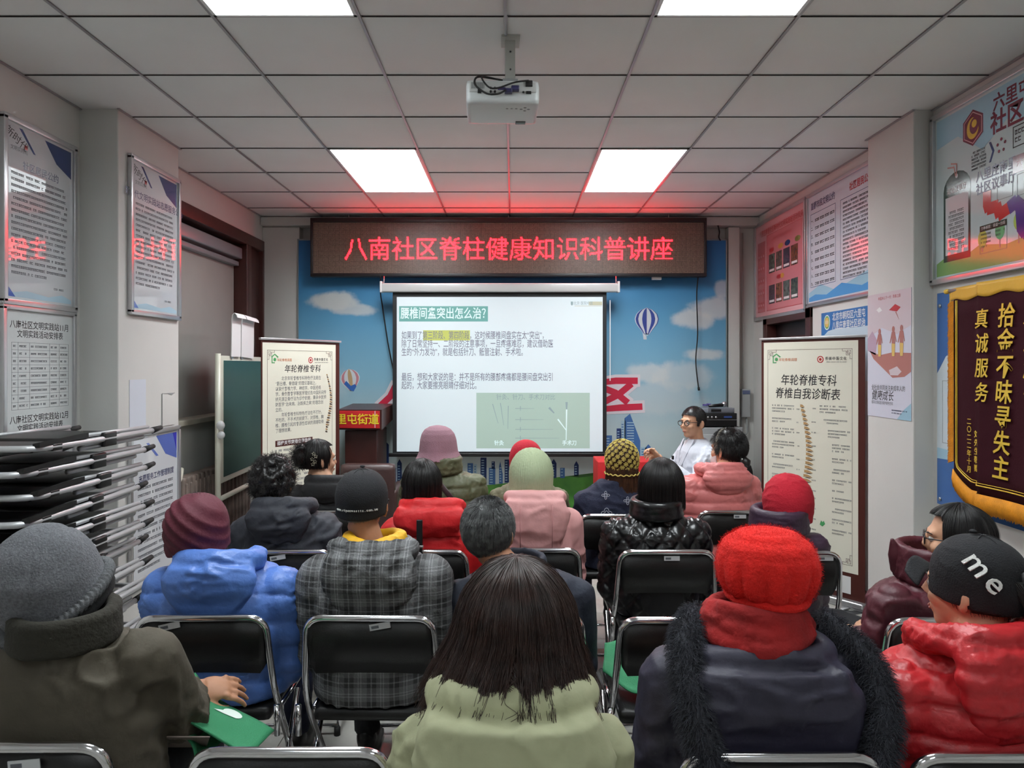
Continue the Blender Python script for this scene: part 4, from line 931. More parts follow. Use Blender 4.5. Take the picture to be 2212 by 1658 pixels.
# pennant
pn = right_board('pennant', 'maroon velvet pennant with gold characters and orange-yellow fringe hanging on the right wall', 'pennant', 3.82, .80, 2.325)
M_VEL = mat('maroon_velvet', (50, 9, 20), .85, spec=.15, bump=(120, .1)); M_GOLD = mat('gold_lettering', (226, 190, 60), .4, metal=.2); M_FRI = mat('orange_fringe', (226, 150, 30), .7, bump=(160, .25, (6, 1, 1)), var=(20, .15)); M_YCL = mat('yellow_satin', (222, 172, 50), .5, bump=(25, .3))
PWD = .96
def zf(x): return .012 + .016 * math.sin(x * 9) + (.05 if x > .30 else .05 * max(0, (x - .24) / .06)) 
def yb_(x):
    u = min(x, PWD - x); return .26 - .12 * min(1, max(0, u - .0) / .2) ** .6 if u < .2 else .14
def sheet(x0, x1, ytop, ybot, dz, n=40, rows=10):
    rings_v = []; mb = MB(); vs = []; fs = []
    for i in range(n + 1):
        x = x0 + (x1 - x0) * i / n
        for j in range(rows + 1):
            y = ytop(x) + (ybot(x) - ytop(x)) * j / rows; vs.append((x, y, zf(x) + dz))
    K = rows + 1
    for i in range(n):
        for j in range(rows): fs.append((i * K + j, i * K + j + 1, (i + 1) * K + j + 1, (i + 1) * K + j))
    m0 = len(vs); vs2 = [(x, y, z_ - .003) for x, y, z_ in vs]; fs2 = [tuple(a + m0 for a in f[::-1]) for f in fs]
    ring = [j for j in range(K)] + [i * K + rows for i in range(1, n + 1)] + [n * K + j for j in range(rows - 1, -1, -1)] + [i * K for i in range(n - 1, 0, -1)]
    side = [(ring[k], ring[k] + m0, ring[(k + 1) % len(ring)] + m0, ring[(k + 1) % len(ring)]) for k in range(len(ring))]
    return mb.add(vs + vs2, fs + fs2 + side, True)
sheet(.03, PWD - .03, lambda x: 1.155, lambda x: yb_(x) + .03, 0).build('velvet_field', M_VEL, pn.o)
sheet(-.005, PWD + .005, lambda x: 1.205, lambda x: 1.14 + .008 * math.sin(x * 30), .004, 60, 4).build('yellow_heading', M_YCL, pn.o)
fr = MB(); rn = random.Random(5)
def fstrip(x, y, dx, dy, L):
    fr.tube([(x, y, zf(x) + .004), (x + dx * L * .5, y + dy * L * .5, zf(x) + .010), (x + dx * L, y + dy * L + 0, zf(x) + .005)], [.0035, .0035, .002], 4)
for k in range(150):
    y = 1.14 - (1.14 - .30) * k / 150; fstrip(.035, y, -1, -.35, .045 + rn.uniform(0, .008)); fstrip(PWD - .035, y, 1, -.35, .045 + rn.uniform(0, .008))
for k in range(200):
    x = .03 + (PWD - .06) * k / 200; fstrip(x, yb_(x) + .04, 0, -1, .085 + rn.uniform(0, .012))
o = fr.build('fringe', M_FRI, pn.o); o['kind'] = 'stuff'
gl = MB()
for off_, t in ((.06, .0035), (.072, .002)):
    pts_ = [(off_, 1.14, zf(off_) + .004)] + [(off_, .30 + (1.14 - .30) * (1 - k / 8), zf(off_) + .004) for k in range(1, 9)]
    pts_ += [(x, yb_(x) + off_ + .02, zf(x) + .004) for x in np.linspace(off_ + .01, PWD - off_ - .01, 40)]
    pts_ += [(PWD - off_, .30 + (1.14 - .30) * k / 8, zf(PWD - off_) + .004) for k in range(9)]
    gl.tube(pts_, t, 5)
gl.build('gold_braid', M_GOLD, pn.o)
MB().tube([(-.03, 1.195, .015), (PWD + .03, 1.195, .015)], .010, 10).build('pole', M_STEEL, pn.o)
for x in (-.035, PWD + .035): MB().ell((x, 1.195, .015), (.018, .014, .014), 12, 8).tube([(x * .3, 1.195, .015), (x, 1.195, .015)], .012, 10).build('finial', M_GOLD, pn.o)
MB().tube([(-.01, 1.19, .012), (-.012, 1.08, .008), (-.005, .95, .006)], .004, 6).tube([(-.005, .98, .006), (-.006, .74, .006)], [.012, .018], 10).build('tassel', mat('yellow_tassel', (228, 190, 30), .6, bump=(200, .4, (4, 1, 1))), pn.o)
for k, ch in enumerate('拾金不昧寻失主'):
    x = .485 - .006 * k; pn.text(ch, x, 1.025 - k * .118, .118, M_GOLD, zf(x) + .008, 'gold_character', off=.0016, shear=.12, ext=.001)
for k, ch in enumerate('真诚服务'):
    x = .335; pn.text(ch, x, 1.02 - k * .118, .10, M_GOLD, zf(x) + .008, 'gold_character', off=.001, shear=.12, ext=.001)
for k, ch in enumerate('为民解忧'):
    x = .66; pn.text(ch, x, 1.02 - k * .118, .10, M_GOLD, zf(x) + .008, 'gold_character', off=.001, shear=.12, ext=.001)
for k, ch in enumerate('刘先生敬赠'): pn.text(ch, .245, .46 - k * .042, .038, M_GOLD, zf(.245) + .007, 'gold_character', off=.0006, ext=.0005)
for k, ch in enumerate('二〇二二年十月'): pn.text(ch, .185, .52 - k * .040, .036, M_GOLD, zf(.185) + .007, 'gold_character', off=.0004, ext=.0005)
# ------------------------------------------------------------------ AV cabinet, equipment, wall intercom
cab = empty('cabinet', (px(1556, 6.35), 6.35, 0), (0, 0, 0), 'grey metal equipment cabinet in the far right corner, behind the man in the white coat', 'cabinet')
MB().box(-.20, .0, 0, .20, .45, 1.06, .008).build('body', M_GREYB, cab)
MB().box(-.19, -.012, .06, -.003, .002, 1.0, .004).build('door', mat('cabinet_door', (168, 170, 170), .4), cab); MB().box(.003, -.012, .06, .19, .002, 1.0, .004).build('door', MATS['cabinet_door'], cab)
MB().box(-.03, -.02, .5, -.02, -.01, .62, .002).build('handle', M_STEEL, cab); MB().box(.02, -.02, .5, .03, -.01, .62, .002).build('handle', M_STEEL, cab)
am = empty('amplifier', (px(1556, 6.32), 6.35, 1.06), label='black rack amplifier on the grey cabinet', cat='amplifier')
MB().box(-.155, .0, 0.012, .155, .38, .125, .004).build('casing', M_BLACKP, am)
for sx_ in (-.13, .13):
    for y in (.04, .34): MB().tube([(sx_, y, 0), (sx_, y, .014)], .012, 8).build('foot', M_RUB, am)
for k in range(3): MB().tube([(-.1 + k * .035, .0, .09), (-.1 + k * .035, -.012, .09)], .009, 10).build('knob', M_STEEL, am)
MB().box(-.155, -.004, .066, .155, .0, .070).build('panel_seam', M_STEEL, am); MB().box(.04, -.003, .085, .11, .0, .10).build('display', mat('display_blue', (60, 80, 140), .2), am)
rc = empty('receiver', (px(1562, 6.32), 6.38, 1.185), (0, 0, R(3)), 'silver receiver stacked on the black amplifier', 'receiver')
MB().box(-.12, .0, .0, .12, .25, .045, .004).build('casing', mat('silver_case', (150, 155, 165), .3, metal=.6), rc); MB().box(-.09, -.003, .012, .0, .0, .034).build('display', M_BLACKP, rc)
mi_ = empty('microphone', (px(1572, 6.32), 6.42, 1.232), (0, 0, R(20)), 'black handheld microphone lying on top of the silver receiver', 'microphone')
MB().tube([(-.02, 0, .022), (-.16, .0, .016)], [.017, .012], 12).build('handle', M_BLACKP, mi_); MB().ell((.0, 0, .028), (.027, .024, .026), 14, 10).build('grille', M_STEEL, mi_)
cn = empty('cable_coil', (px(1543, 6.32), 6.56, 1.232), label='small coil of violet cable beside the microphone', cat='cable')
MB().tube([(.035 * math.cos(a), .035 * math.sin(a), .006 + .0012 * a) for a in np.linspace(0, 14, 50)], .005, 6).build('coil', mat('cable_violet', (60, 50, 110), .5), cn)
ic = empty('intercom', (px(1611, 7.06), 7.10, 1.10), label='grey wall intercom box at the end of a thin conduit, far right corner', cat='intercom')
MB().box(-.042, -.055, 0, .042, 0, .275, .010).build('casing', mat('intercom_grey', (168, 170, 170), .4), ic); MB().box(-.036, -.058, .225, .036, -.05, .262, .003).build('top_panel', mat('intercom_blue', (90, 100, 130), .3), ic)
MB().tube([(-.02, -.012, .27), (-.02, -.012, 1.80)], .008, 8).build('conduit', M_WALL, ic)
MB().tube(round_path([(.01, -.03, .0), (.02, -.04, -.16), (-.05, -.04, -.18), (-.04, -.03, .0)], .04), .008, 6).build('cord', M_GREYB, ic)
# floor cables below the mural
for k in range(4):
    pp = [Vector((px(1180, 6.6) + .16 * j + .03 * k, 6.72 + .10 * math.sin(j * 1.7 + k), .008 + .004 * k)) for j in range(8)]
    cable('floor_cable', pp, .006, ['lowest black cable coiled on the floor below the mural', 'second black cable looping along the foot of the mural', 'third black cable in the tangle under the mural', 'topmost black cable of the tangle on the floor under the mural'][k])
# ------------------------------------------------------------------ folded chairs in a stack, left
M_TUBEF = mat('matt_steel_tube', (196, 198, 200), .42, metal=.45)
def folded_chair():
    root = empty('folded_chair')
    p = round_path([(.215, .92, .0), (.215, .40, .0), (.215, .0, .006), (-.215, .0, .006), (-.215, .40, .0), (-.215, .92, .0)], .085, 7)
    MB().tube(p, .0135, 8, rot=PI / 4).build('back_frame', M_TUBEF, root)
    p = round_path([(.185, .34, -.030), (.185, .90, -.028), (-.185, .90, -.028), (-.185, .34, -.030)], .06, 6)
    MB().tube(p, .0125, 8, rot=PI / 4).build('leg_frame', M_TUBEF, root)
    p = round_path([(.200, .30, .026), (.200, .86, .022), (.200, .88, .022)], .02, 3)
    for s in (-1, 1):
        MB().tube([(s * .200, .30, .026), (s * .200, .885, .020)], .010, 8, rot=PI / 4).build('seat_rail', M_TUBEF, root)
    MB().box(-.20, .015, -.012, .20, .24, .014, .012).build('backrest', M_BLACKV, root)
    MB().box(-.188, .27, -.018, .188, .66, .022, .018).build('seat', M_BLACKV, root)
    for s in (-1, 1):
        MB().box(s * .217 - .010, .46, -.036, s * .217 + .010, .56, .030, .008).build('hinge', M_BLACKP, root)
        MB().tube([(s * .215, .90, .0), (s * .215, .99, .008)], [.017, .012], 8).build('rubber_foot', M_RUB, root)
        MB().box(s * .214 - .013, .10, -.012, s * .214 + .013, .16, .016, .003).build('sleeve', M_BLACKP, root)
        MB().loft([[(s * .212 - .014, y, z), (s * .212 + .014, y, z), (s * .212 + .014, y, z + .022), (s * .212 - .014, y, z + .016)] for y, z in ((.02, .010), (.16, .014), (.26, .018), (.34, .018))], smooth=False).build('side_guard', M_BLACKV, root)
    MB().box(-.12, .004, -.004, -.03, .0095, .012).build('paper_tag', M_WHITEP, root)
    return root
proto = folded_chair(); rn = random.Random(21)
PILE = 14; ordn = ['lowest', 'second', 'third', 'fourth', 'fifth', 'sixth', 'seventh', 'eighth', 'ninth', 'tenth', 'eleventh', 'twelfth', 'thirteenth', 'topmost']
for k in range(PILE):
    o = proto if k == 0 else copy_tree(proto)
    fl_ = k % 2
    o.location = (-2.085 + rn.uniform(-.018, .018), 2.76 + rn.uniform(-.03, .03) + .02 * fl_, .042 + k * .0945)
    o.rotation_euler = (R(rn.uniform(-.15, .15)), 0, R(rn.uniform(-2.5, 2.5)))
    tag(o, '%s folded chair%s in the stack by the left wall' % (ordn[k], '' if k in (0, 13) else ' from the floor'), 'chair', 'folded chairs stacked by the left wall')
# ------------------------------------------------------------------ meeting chairs in rows
def tubeU(pts, r=.0115, rad=.05, k=5, n=10): return MB().tube(round_path(pts, rad, k), r, n)
def make_chair(lite=False):
    root = empty('meeting_chair')
    T = .80
    # local: +y is the way the sitter faces; the back top at y = 0
    tubeU([(-.212, .40, .012), (-.222, .10, .44), (-.219, .035, .56), (-.203, 0, T - .011), (.203, 0, T - .011), (.219, .035, .56), (.222, .10, .44), (.212, .40, .012)], .0115, .055, 6).build('back_frame', M_CHROME, root)
    bp = MB()
    rings = []
    for x, dz in ((-.198, 0), (-.18, .0), (-.09, .0), (0, 0), (.09, 0), (.18, 0), (.198, 0)):
        dip = -.010 * (1 - (x / .2) ** 2)
        y0 = .018 + .012 * (1 - (x / .2) ** 2)
        zt = T - .014 + dip * .5; e = .03 if abs(x) > .19 else 0
        rings.append([(x, y0 + .030, .60 + e), (x, y0 + .004, .60 + e), (x, y0 - .020, .70), (x, y0 - .024, zt - e), (x, y0 - .008, zt + .002 - e), (x, y0 + .012, .70)])
    MB().loft(rings).build('backrest', M_BLACKV, root)
    MB().box(-.20, .06, .425, .20, .47, .468, .02).build('seat', M_BLACKV, root)
    for s in (-1, 1):
        tubeU([(s * .224, .30, .43), (s * .228, -.02, .012)], .010, .05, 4).build('leg', M_CHROME, root)
        tubeU([(s * .214, .12, .445), (s * .214, .44, .445)], .009, .05, 3).build('seat_rail', M_CHROME, root)
        tubeU([(s * .236, .022, .40), (s * .236, .018, .50)], .010, .05, 3).build('link_bar', M_CHROME, root)
        MB().tube([(s * .228, -.02, .0), (s * .228, -.02, .035)], .014, 8).build('rubber_foot', M_RUB, root)
        MB().tube([(s * .212, .40, .0), (s * .213, .385, .035)], .014, 8).build('rubber_foot', M_RUB, root)
    MB().tube([(-.228, -.015, .04), (.228, -.015, .04)], .008, 8).build('stretcher', M_CHROME, root)
    MB().tube([(-.214, .36, .07), (.214, .36, .07)], .008, 8).build('stretcher', M_CHROME, root)
    return root
CH = make_chair()
M_STK = mat('sticker_paper', (196, 198, 200), .5)
def chair(xc, D, label, sticker=None, rz=0):
    o = copy_tree(CH)
    o.location = (px(xc, D), D, 0); o.rotation_euler = (0, 0, R(rz))
    tag(o, label, 'chair', 'black meeting chairs in rows')
    if sticker:
        sx_, sz_, a = sticker
        M = Matrix.Translation((sx_, 0.0045 - .012, sz_)) @ Matrix.Rotation(R(a), 4, 'Y')
        M = Matrix.Translation((sx_, -.0005, sz_)) @ Matrix.Rotation(R(-a), 4, 'Y')
        s_ = MB().box(-.034, -.006, -.010, .034, -.0035, .010, 0, M).build('sticker', M_STK, o)
        MB().box(-.028, -.0066, -.005, -.004, -.0058, .004, 0, M).build('sticker_print', M_INKG, s_)
    return o
DA, DB, DC, DD = 1.52, 2.33, 3.16, 4.02
chair(20, DA + .02, 'black chair under the man in the grey beanie, bottom left corner', (.035, .755, 5))
chair(625, DA, 'empty black chair at the bottom edge beside the man in the grey beanie')
chair(1688, DA - .02, 'black chair under the woman in the red beret, bottom right')
chair(2190, DA - .02, 'black chair under the woman in the red puffer jacket, bottom right corner')
chair(1105, 1.16, 'black chair under the brown-haired woman in the pale green coat')
chair(435, DB, 'black chair under the person in the blue puffer jacket', (-.10, .765, 12), 1)
chair(798, DB, 'black chair under the man in the plaid jacket and black cap', (.035, .765, 10), -1)
chair(1120, DB + .03, 'black chair under the grey-haired man in the dark navy jacket')
chair(1480, DB - .02, 'black chair with a green bag on its seat, in front of the red beret', (.02, .74, 0))
chair(2060, DB - .02, 'black chair under the woman with glasses and maroon coat')
chair(618, DC, 'black chair under the curly-haired person in dark jacket', (-.035, .765, 10))
chair(905, DC, 'black chair under the person in the red hooded jacket')
chair(1150, DC + .03, 'black chair under the pink coat and pale green beanie', (-.01, .765, 8))
chair(1441, DC, 'black chair under the person in the black quilted jacket, white sticker on its back', (.02, .762, 0))
chair(1712, DC - .03, 'black chair under the crimson beanie and purple coat', (.14, .77, 0))
chair(715, DD, 'black chair under the person with the flower hair clip', (.0, .745, 0))
chair(945, DD + .05, 'black chair under the mauve bucket hat and olive puffer jacket')
chair(1142, DD + .05, 'black chair under the crimson beanie hidden behind the pale green beanie')
chair(1335, DD - .1, 'black chair under the yellow crochet hat and patterned navy jacket')
chair(1590, DD, 'black chair under the salmon puffer jacket and ponytail', (.02, .765, 0))

chair_doc = copy_tree(CH); chair_doc.location = (px(1503, 5.5) + .16, 5.5 + .10, 0); chair_doc.rotation_euler = (0, 0, R(112)); tag(chair_doc, 'black chair under the man in the white coat at the front', 'chair', 'black meeting chairs in rows')
def kill(o):
    for c in list(o.children): kill(c)
    bpy.data.objects.remove(o)
kill(CH)
# ------------------------------------------------------------------ people: helpers
RNG = np.random.default_rng(5)
def snoise(P, sc, seed=0, n=7):
    r = np.random.default_rng(seed); out = 0
    for k in range(n):
        d = r.normal(size=3); d /= np.linalg.norm(d); out = out + np.sin(P @ d * sc * r.uniform(.6, 1.7) + r.uniform(0, 6.28))
    return out / n
def wr(P, N, amp=.006, sc=26, seed=0):
    W_ = P + .05 * np.stack([snoise(P, sc * .6, seed + 1), snoise(P, sc * .6, seed + 2), snoise(P, sc * .6, seed + 3)], 1)
    sc = sc * 2.6; f = snoise(W_ * np.array([1, 1, 1.5]), sc, seed + 4); f2 = snoise(W_, sc * 2.0, seed + 5)
    big = np.clip(.45 + 1.6 * snoise(P, sc * .35, seed + 9), .12, 1.1)
    return amp * big * ((1 - np.abs(f) * 4.5).clip(-.4, 1) * 1.0 + .30 * (1 - np.abs(f2) * 3).clip(-1, 1))
def d_plain(amp=.006, sc=26, seed=0): return lambda P, N: P + N * wr(P, N, amp, sc, seed)[:, None]
def d_puff(sp=.08, amp=.014, seed=0, wa=.004, sl=0.0):
    def f(P, N):
        z = P[:, 2] + .010 * snoise(P, 9, seed) + sl * np.abs(P[:, 0])
        h = np.abs(np.sin(PI * z / sp)) ** .45
        return P + N * (amp * (h - .75) + wr(P, N, wa, 38, seed))[:, None]
    return f
def d_diam(sp=.075, amp=.012, seed=0):
    def f(P, N):
        a = np.abs(np.sin(PI * (P[:, 0] + P[:, 2] * .8) / sp)); b_ = np.abs(np.sin(PI * (P[:, 0] - P[:, 2] * .8) / sp))
        return P + N * (amp * (np.minimum(a, b_) ** .45 - .7) + wr(P, N, .003, 40, seed))[:, None]
    return f
def hairmat(name, rgb, rgb2=None, rough=.38):
    return mat(name, rgb, rough, spec=.5, var=(35, .25), rgb2=rgb2)
M_SKIN = mat('skin', (206, 158, 128), .5, spec=.35, bump=(120, .03), var=(18, .06)); M_SKIN['x'] = 1
M_SKIN2 = mat('skin_tanned', (172, 124, 96), .5, spec=.35, bump=(120, .05), var=(18, .08))
M_LIP = mat('lips', (176, 116, 102), .45)
M_HBLK = hairmat('hair_black', (18, 15, 15)); M_HBRN = hairmat('hair_dark_brown', (58, 36, 29), (34, 22, 18)); M_HGRY = hairmat('hair_grey_mix', (110, 112, 112), (28, 28, 29)); M_HSIL = hairmat('hair_silver', (170, 160, 140), (120, 110, 96))
M_HRED = hairmat('hair_chestnut', (92, 58, 34), (52, 34, 26))
M_TRS = mat('trouser_dark', (24, 24, 28), .8, bump=(90, .1)); M_SHOE = mat('shoe_black', (18, 17, 17), .4)
M_GLS = mat('spectacle_frame', (28, 22, 22), .3)
M_EYEW = mat('eye_white', (215, 212, 206), .25); M_EYED = mat('eye_dark', (30, 20, 16), .15)
def ring(cx, cy, z, rx, ry, n=24, e=.85):
    out = []
    for k in range(n):
        a = 2 * PI * k / n; c, s = math.cos(a), math.sin(a)
        out.append((cx + rx * math.copysign(abs(c) ** e, c), cy + ry * math.copysign(abs(s) ** e, s), z))
    return out
def add_head(mb, HM):
    def E(c, r, M=None): mb.ell(HM @ Vector(c), r, 20, 14, M=(HM.to_3x3() @ M if M is not None else HM.to_3x3()))
    E((0, -.010, .022), (.075, .093, .092)); E((0, .026, -.030), (.060, .066, .082)); E((0, .055, -.088), (.030, .032, .026))
    E((0, .010, -.062), (.052, .060, .045)); E((0, .080, .018), (.050, .014, .018))
    for s in (-1, 1):
        E((s * .082, -.008, -.014), (.008, .020, .033), Euler((.15, 0, s * .55)).to_matrix()); E((s * .038, .066, -.030), (.022, .020, .022)); E((s * .074, .0, -.03), (.006, .010, .014))
    pts = [(0, .084, .018), (0, .096, -.004), (0, .106, -.026), (0, .096, -.036)]
    mb.tube([HM @ Vector(p) for p in pts], [.007, .009, .0125, .009], 10)
    for s in (-1, 1): E((s * .011, .094, -.031), (.007, .009, .006))
    E((0, .086, -.060), (.022, .011, .0055)); E((0, .085, -.069), (.019, .011, .006))
def add_hand(mb, M, side=1, curl=.5, spread=1.0):
    """hand frame: +Y along the fingers, +Z the back of the hand, thumb towards side*X"""
    def q(*p): return M @ Vector(p)
    mb.tube([q(0, -.03, 0), q(0, .02, 0)], [.026, .028], 12, flat=.72)
    mb.ell(q(0, .045, 0), (.040, .050, .0165), 16, 10, M=M.to_3x3())
    for k, (x, L) in enumerate(((.034, .070), (.0120, .079), (-.0105, .073), (-.032, .057))):
        x *= side; p = Vector((x * .9, .075, .0)); a = 0; pts = [p.copy()]; sx = x * .24 * spread
        for sfrac, da in ((.45, curl * .7), (.32, curl), (.25, curl * .8)):
            a += da; p = p + Vector((sx * sfrac, math.cos(a) * L * sfrac * 1.0, -math.sin(a) * L * sfrac)); pts.append(p.copy())
        mb.tube([M @ v for v in pts], [.0090, .0082, .0075, .0064], 10); mb.ell(M @ pts[-1], .0068, 8, 6)
        mb.ell(M @ Vector((x * .9, .078, .004)), .0098, 8, 6)
    t = [(side * .022, .012, -.004), (side * .045, .040, -.012), (side * .052, .066, -.018 - .01 * curl), (side * .046, .088, -.024 - .016 * curl)]
    mb.tube([q(*p) for p in t], [.014, .0125, .0105, .008], 10); mb.ell(q(*t[-1]), .0082, 8, 6)
def lookat(p, d, up=(0, 0, 1), roll=0):
    d = Vector(d).normalized(); x = d.cross(Vector(up)).normalized(); z = x.cross(d)
    return Matrix.Translation(p) @ Matrix((x, d, z)).transposed().to_4x4() @ Matrix.Rotation(roll, 4, 'Y')
class Person:
    def __init__(s, label, bx, hx, ty, D, hw, jm, jd, rz=0, hyaw=0, hpitch=0, hroll=0, hat=.02, group='seated audience', skin=None, hdy=.03, arms=None, voxel=.0078, jvox=.009, trousers=None, hem=.475, sleeve_r=.055, bulk=0.0, lean=0.0, hands=True, shoulder=.25, curl=.5, Y=None, neck=.053, hs=1.0, collar=.0):
        s.Y = D + .20 if Y is None else Y; s.X = px(bx, D + .10) if Y is None else px(bx, Y)
        s.o = empty('person', (s.X, s.Y, 0), (0, 0, R(rz)), label, 'person', group)
        Dh = s.Y + hdy * math.cos(R(rz)); T = CAMZ + (790 - ty) * Dh / F - hat; s.T = T; s.hw = hw; zs = s.zs = T - shoulder
        wx = px(hx, Dh) - s.X; ca, sa = math.cos(R(-rz)), math.sin(R(-rz)); wy = hdy * math.cos(R(rz)) if rz else hdy
        lx, ly = (ca * wx - sa * wy, sa * wx + ca * wy) if rz else (wx, hdy)
        s.HM = Matrix.Translation((lx, ly, T - .115)) @ Euler((R(hpitch), R(hroll), R(hyaw)), 'XYZ').to_matrix().to_4x4() @ Matrix.Scale(hs, 4)
        HM = s.HM; s.skin = skin or M_SKIN
        mb = MB(); add_head(mb, HM)
        nb = Vector((0, -.015, zs - .02)); n0 = HM @ Vector((0, -.022, -.05))
        mb.tube([n0, (n0 + nb) / 2, nb, nb + Vector((0, 0, -.06))], [neck, neck, neck + .012, .08], 16)
        mb.loft([ring(0, -.01, zs - .0, .09, .06), ring(0, -.01, zs - .06, hw - .09, .085), ring(0, -.01, zs - .2, hw - .09, .095), ring(0, 0, .66, hw - .11, .09), ring(0, .02, .50, hw - .09, .11)])
        if arms is None:
            arms = [[(sg * (hw - .07), -.01, zs - .085), (sg * (hw - .052), .02, zs - .33), (sg * .11, .26, .655)] for sg in (-1, 1)]
        s.arms = arms
        for a, sg in zip(arms, (-1, 1)):
            la = len(a); a = [Vector(p) for p in a[:3]]
            mb.tube([a[0], a[1], a[2]], [.045, .038, .027], 12); mb.ell(a[1], .038, 12, 8)
            if hands and la == 3:
                d = (a[2] - a[1]).normalized(); d2 = (d + Vector((-sg * .15, .3, -.25 if a[2].z > .6 else 0))).normalized()
                add_hand(mb, lookat(a[2] + d * .01, d2), -sg, curl)
        for a in (arms[0], arms[1]):
            if len(a) > 3: 
                add_hand(mb, a[3], a[4], a[5] if len(a) > 5 else curl)
        zk = .545
        for sg in (-1, 1):
            mb.tube([(sg * .085, .02, zk), (sg * .12, .44, zk - .01), (sg * .12, .455, .30), (sg * .12, .43, .09)], [.07, .050, .042, .035], 12)
            mb.ell((sg * .12, .48, .045), (.036, .10, .034), 12, 8)
        s.body = fuse('body', mb, voxel, 2 if voxel < .006 else 3, s.skin, s.o)
        # trousers, shoes
        mb = MB(); mb.loft([ring(0, .03, .62, hw - .10, .12), ring(0, .04, .54, hw - .06, .15), ring(0, .04, .475, hw - .08, .13)])
        for sg in (-1, 1):
            mb.tube([(sg * .09, .02, zk), (sg * .125, .44, zk - .005), (sg * .122, .465, .30), (sg * .12, .44, .10)], [.078, .070, .060, .052], 14); mb.ell((sg * .125, .44, zk - .005), .070, 12, 8)
        s.tr = fuse('trousers', mb, .012, 4, trousers or M_TRS, s.o, d_plain(.005, 24, int(bx)))
        for sg in (-1, 1):
            mb = MB(); mb.ell((sg * .12, .50, .050), (.044, .125, .042), 14, 10).ell((sg * .12, .43, .085), (.042, .055, .05), 12, 8).box(sg * .12 - .042, .375, .0, sg * .12 + .042, .62, .035, .012)
            fuse('shoe', mb, .010, 3, M_SHOE, s.o)
        # jacket
        mb = MB(); B = bulk; yb = -.002 - lean + B * .5
        mb.loft([ring(0, -.012 - lean * .3, zs + .035, .068 + B * .5, .062 + B * .5), ring(0, -.012, zs + .012, .095 + B * .5, .080), ring(0, yb, zs - .018, hw - .085, .105 + B * .4), ring(0, yb, zs - .06, hw - .05, .128 + B), ring(0, yb, zs - .16, hw - .038, .142 + B), ring(0, -.005, zs - .28, hw - .045, .140 + B), ring(0, .01, .60, hw - .05, .145 + B), ring(0, .03, .53, hw - .035, .165 + B), ring(0, .03, hem, hw - .04, .155 + B)])
        for a in arms:
            a = [Vector(p) for p in a[:3]]; r = sleeve_r
            w_ = a[2] - (a[2] - a[1]).normalized() * .015
            mb.tube([a[0] + Vector((-math.copysign(.045, a[0].x), 0, .03)), a[0], (a[0] + a[1]) / 2, a[1], (a[1] + w_) / 2, w_], [r * .95, r * 1.25, r * 1.18, r * 1.1, r * .92, r * .68], 14); mb.ell(a[0], r * 1.2, 14, 10); mb.ell(a[1], r * 1.1, 14, 10)
        s.rz = rz; s.jacket = fuse('jacket', mb, jvox, 6, jm, s.o, s.clamp(jd))
        # simple eyes
        for sg in (-1, 1):
            e = MB().ell((0, 0, 0), .0115, 12, 8).build('eye', M_EYEW, s.o); e.matrix_local = HM @ Matrix.Translation((sg * .030, .0785, -.002)); e.matrix_parent_inverse.identity()
            MB().ell((0, .0085, 0), (.0055, .004, .0055), 10, 6).build('iris', M_EYED, e)
            br = MB().tube([(sg * .016, .094, .016), (sg * .032, .091, .021), (sg * .048, .078, .017)], [.002, .0028, .0015], 6).build('eyebrow', M_HBLK, s.o); br.matrix_local = HM
        lp = MB().ell((0, .0935, -.0615), (.019, .0045, .0035), 12, 8).ell((0, .092, -.0685), (.016, .0045, .004), 12, 8).build('lips', M_LIP, s.o); lp.matrix_local = HM
    def clamp(s, d):
        # the back is pressed flat where it leans on the chair
        if s.Y > 5: return d
        nx, ny = math.sin(R(s.rz)), math.cos(R(s.rz))
        def f(P, N):
            Q = d(P, N) if d is not None else P.copy()
            lim = -.160; q = Q[:, 0] * nx + Q[:, 1] * ny; w_ = np.clip((.865 - Q[:, 2]) / .05, 0, 1)
            ex = np.clip(lim - q, 0, None) * w_ * .93
            Q[:, 0] += nx * ex; Q[:, 1] += ny * ex
            return Q
        return f
    def head(s, o): o.parent = s.o; o.matrix_parent_inverse.identity(); o.matrix_local = s.HM; return o
    def hfuse(s, name, mb, voxel, sm, m, disp=None): return s.head(fuse(name, mb, voxel, sm, m, s.o, disp))
    def hood(s, m, disp=None, w=.135, drop=.17, roll=.034, thick=.05, yoff=0, top=.045, vox=.0085, point=.5, gape=.10):
        zs = s.zs; mb = MB(); y0 = -.105 - yoff
        pts = [(-.05, .095, zs + .0), (-.10, .035, zs + .028), (-w * .80, y0 * .55, zs + top), (-w * .45, y0 - .012, zs + top + .012), (w * .45, y0 - .012, zs + top + .012), (w * .80, y0 * .55, zs + top), (.10, .035, zs + .028), (.05, .095, zs + .0)]
        mb.tube(round_path(pts, .05, 3), roll, 12)
        rr = []
        for t, ww in ((0, .86), (.25, 1.0), (.55, .92), (.8, .72), (1.0, point)):
            rr.append(ring(0, y0 - .012 - .02 * math.sin(t * PI), zs + top - drop * t, w * ww, thick * (1 - .35 * t)))
        mb.loft(rr)
        return fuse('hood', mb, vox, 5, m, s.o, s.clamp(disp))
    def collar(s, m, h=.055, rx=.088, ry=.082, t=.016, disp=None, cy=-.02, zoff=0):
        zs = s.zs + zoff; mb = MB()
        nr = max(3, int(h / t * 1.3) + 1)
        for k in range(nr): mb.tube([(rx * (1 - .06 * k / nr) * math.cos(a), cy + ry * math.sin(a), zs + .02 + h * k / (nr - 1) + .006 * math.sin(a)) for a in np.linspace(0, 2 * PI, 26)[:-1]], t, 8, closed=True)
        return fuse('collar', mb, .008, 3, m, s.o, disp)
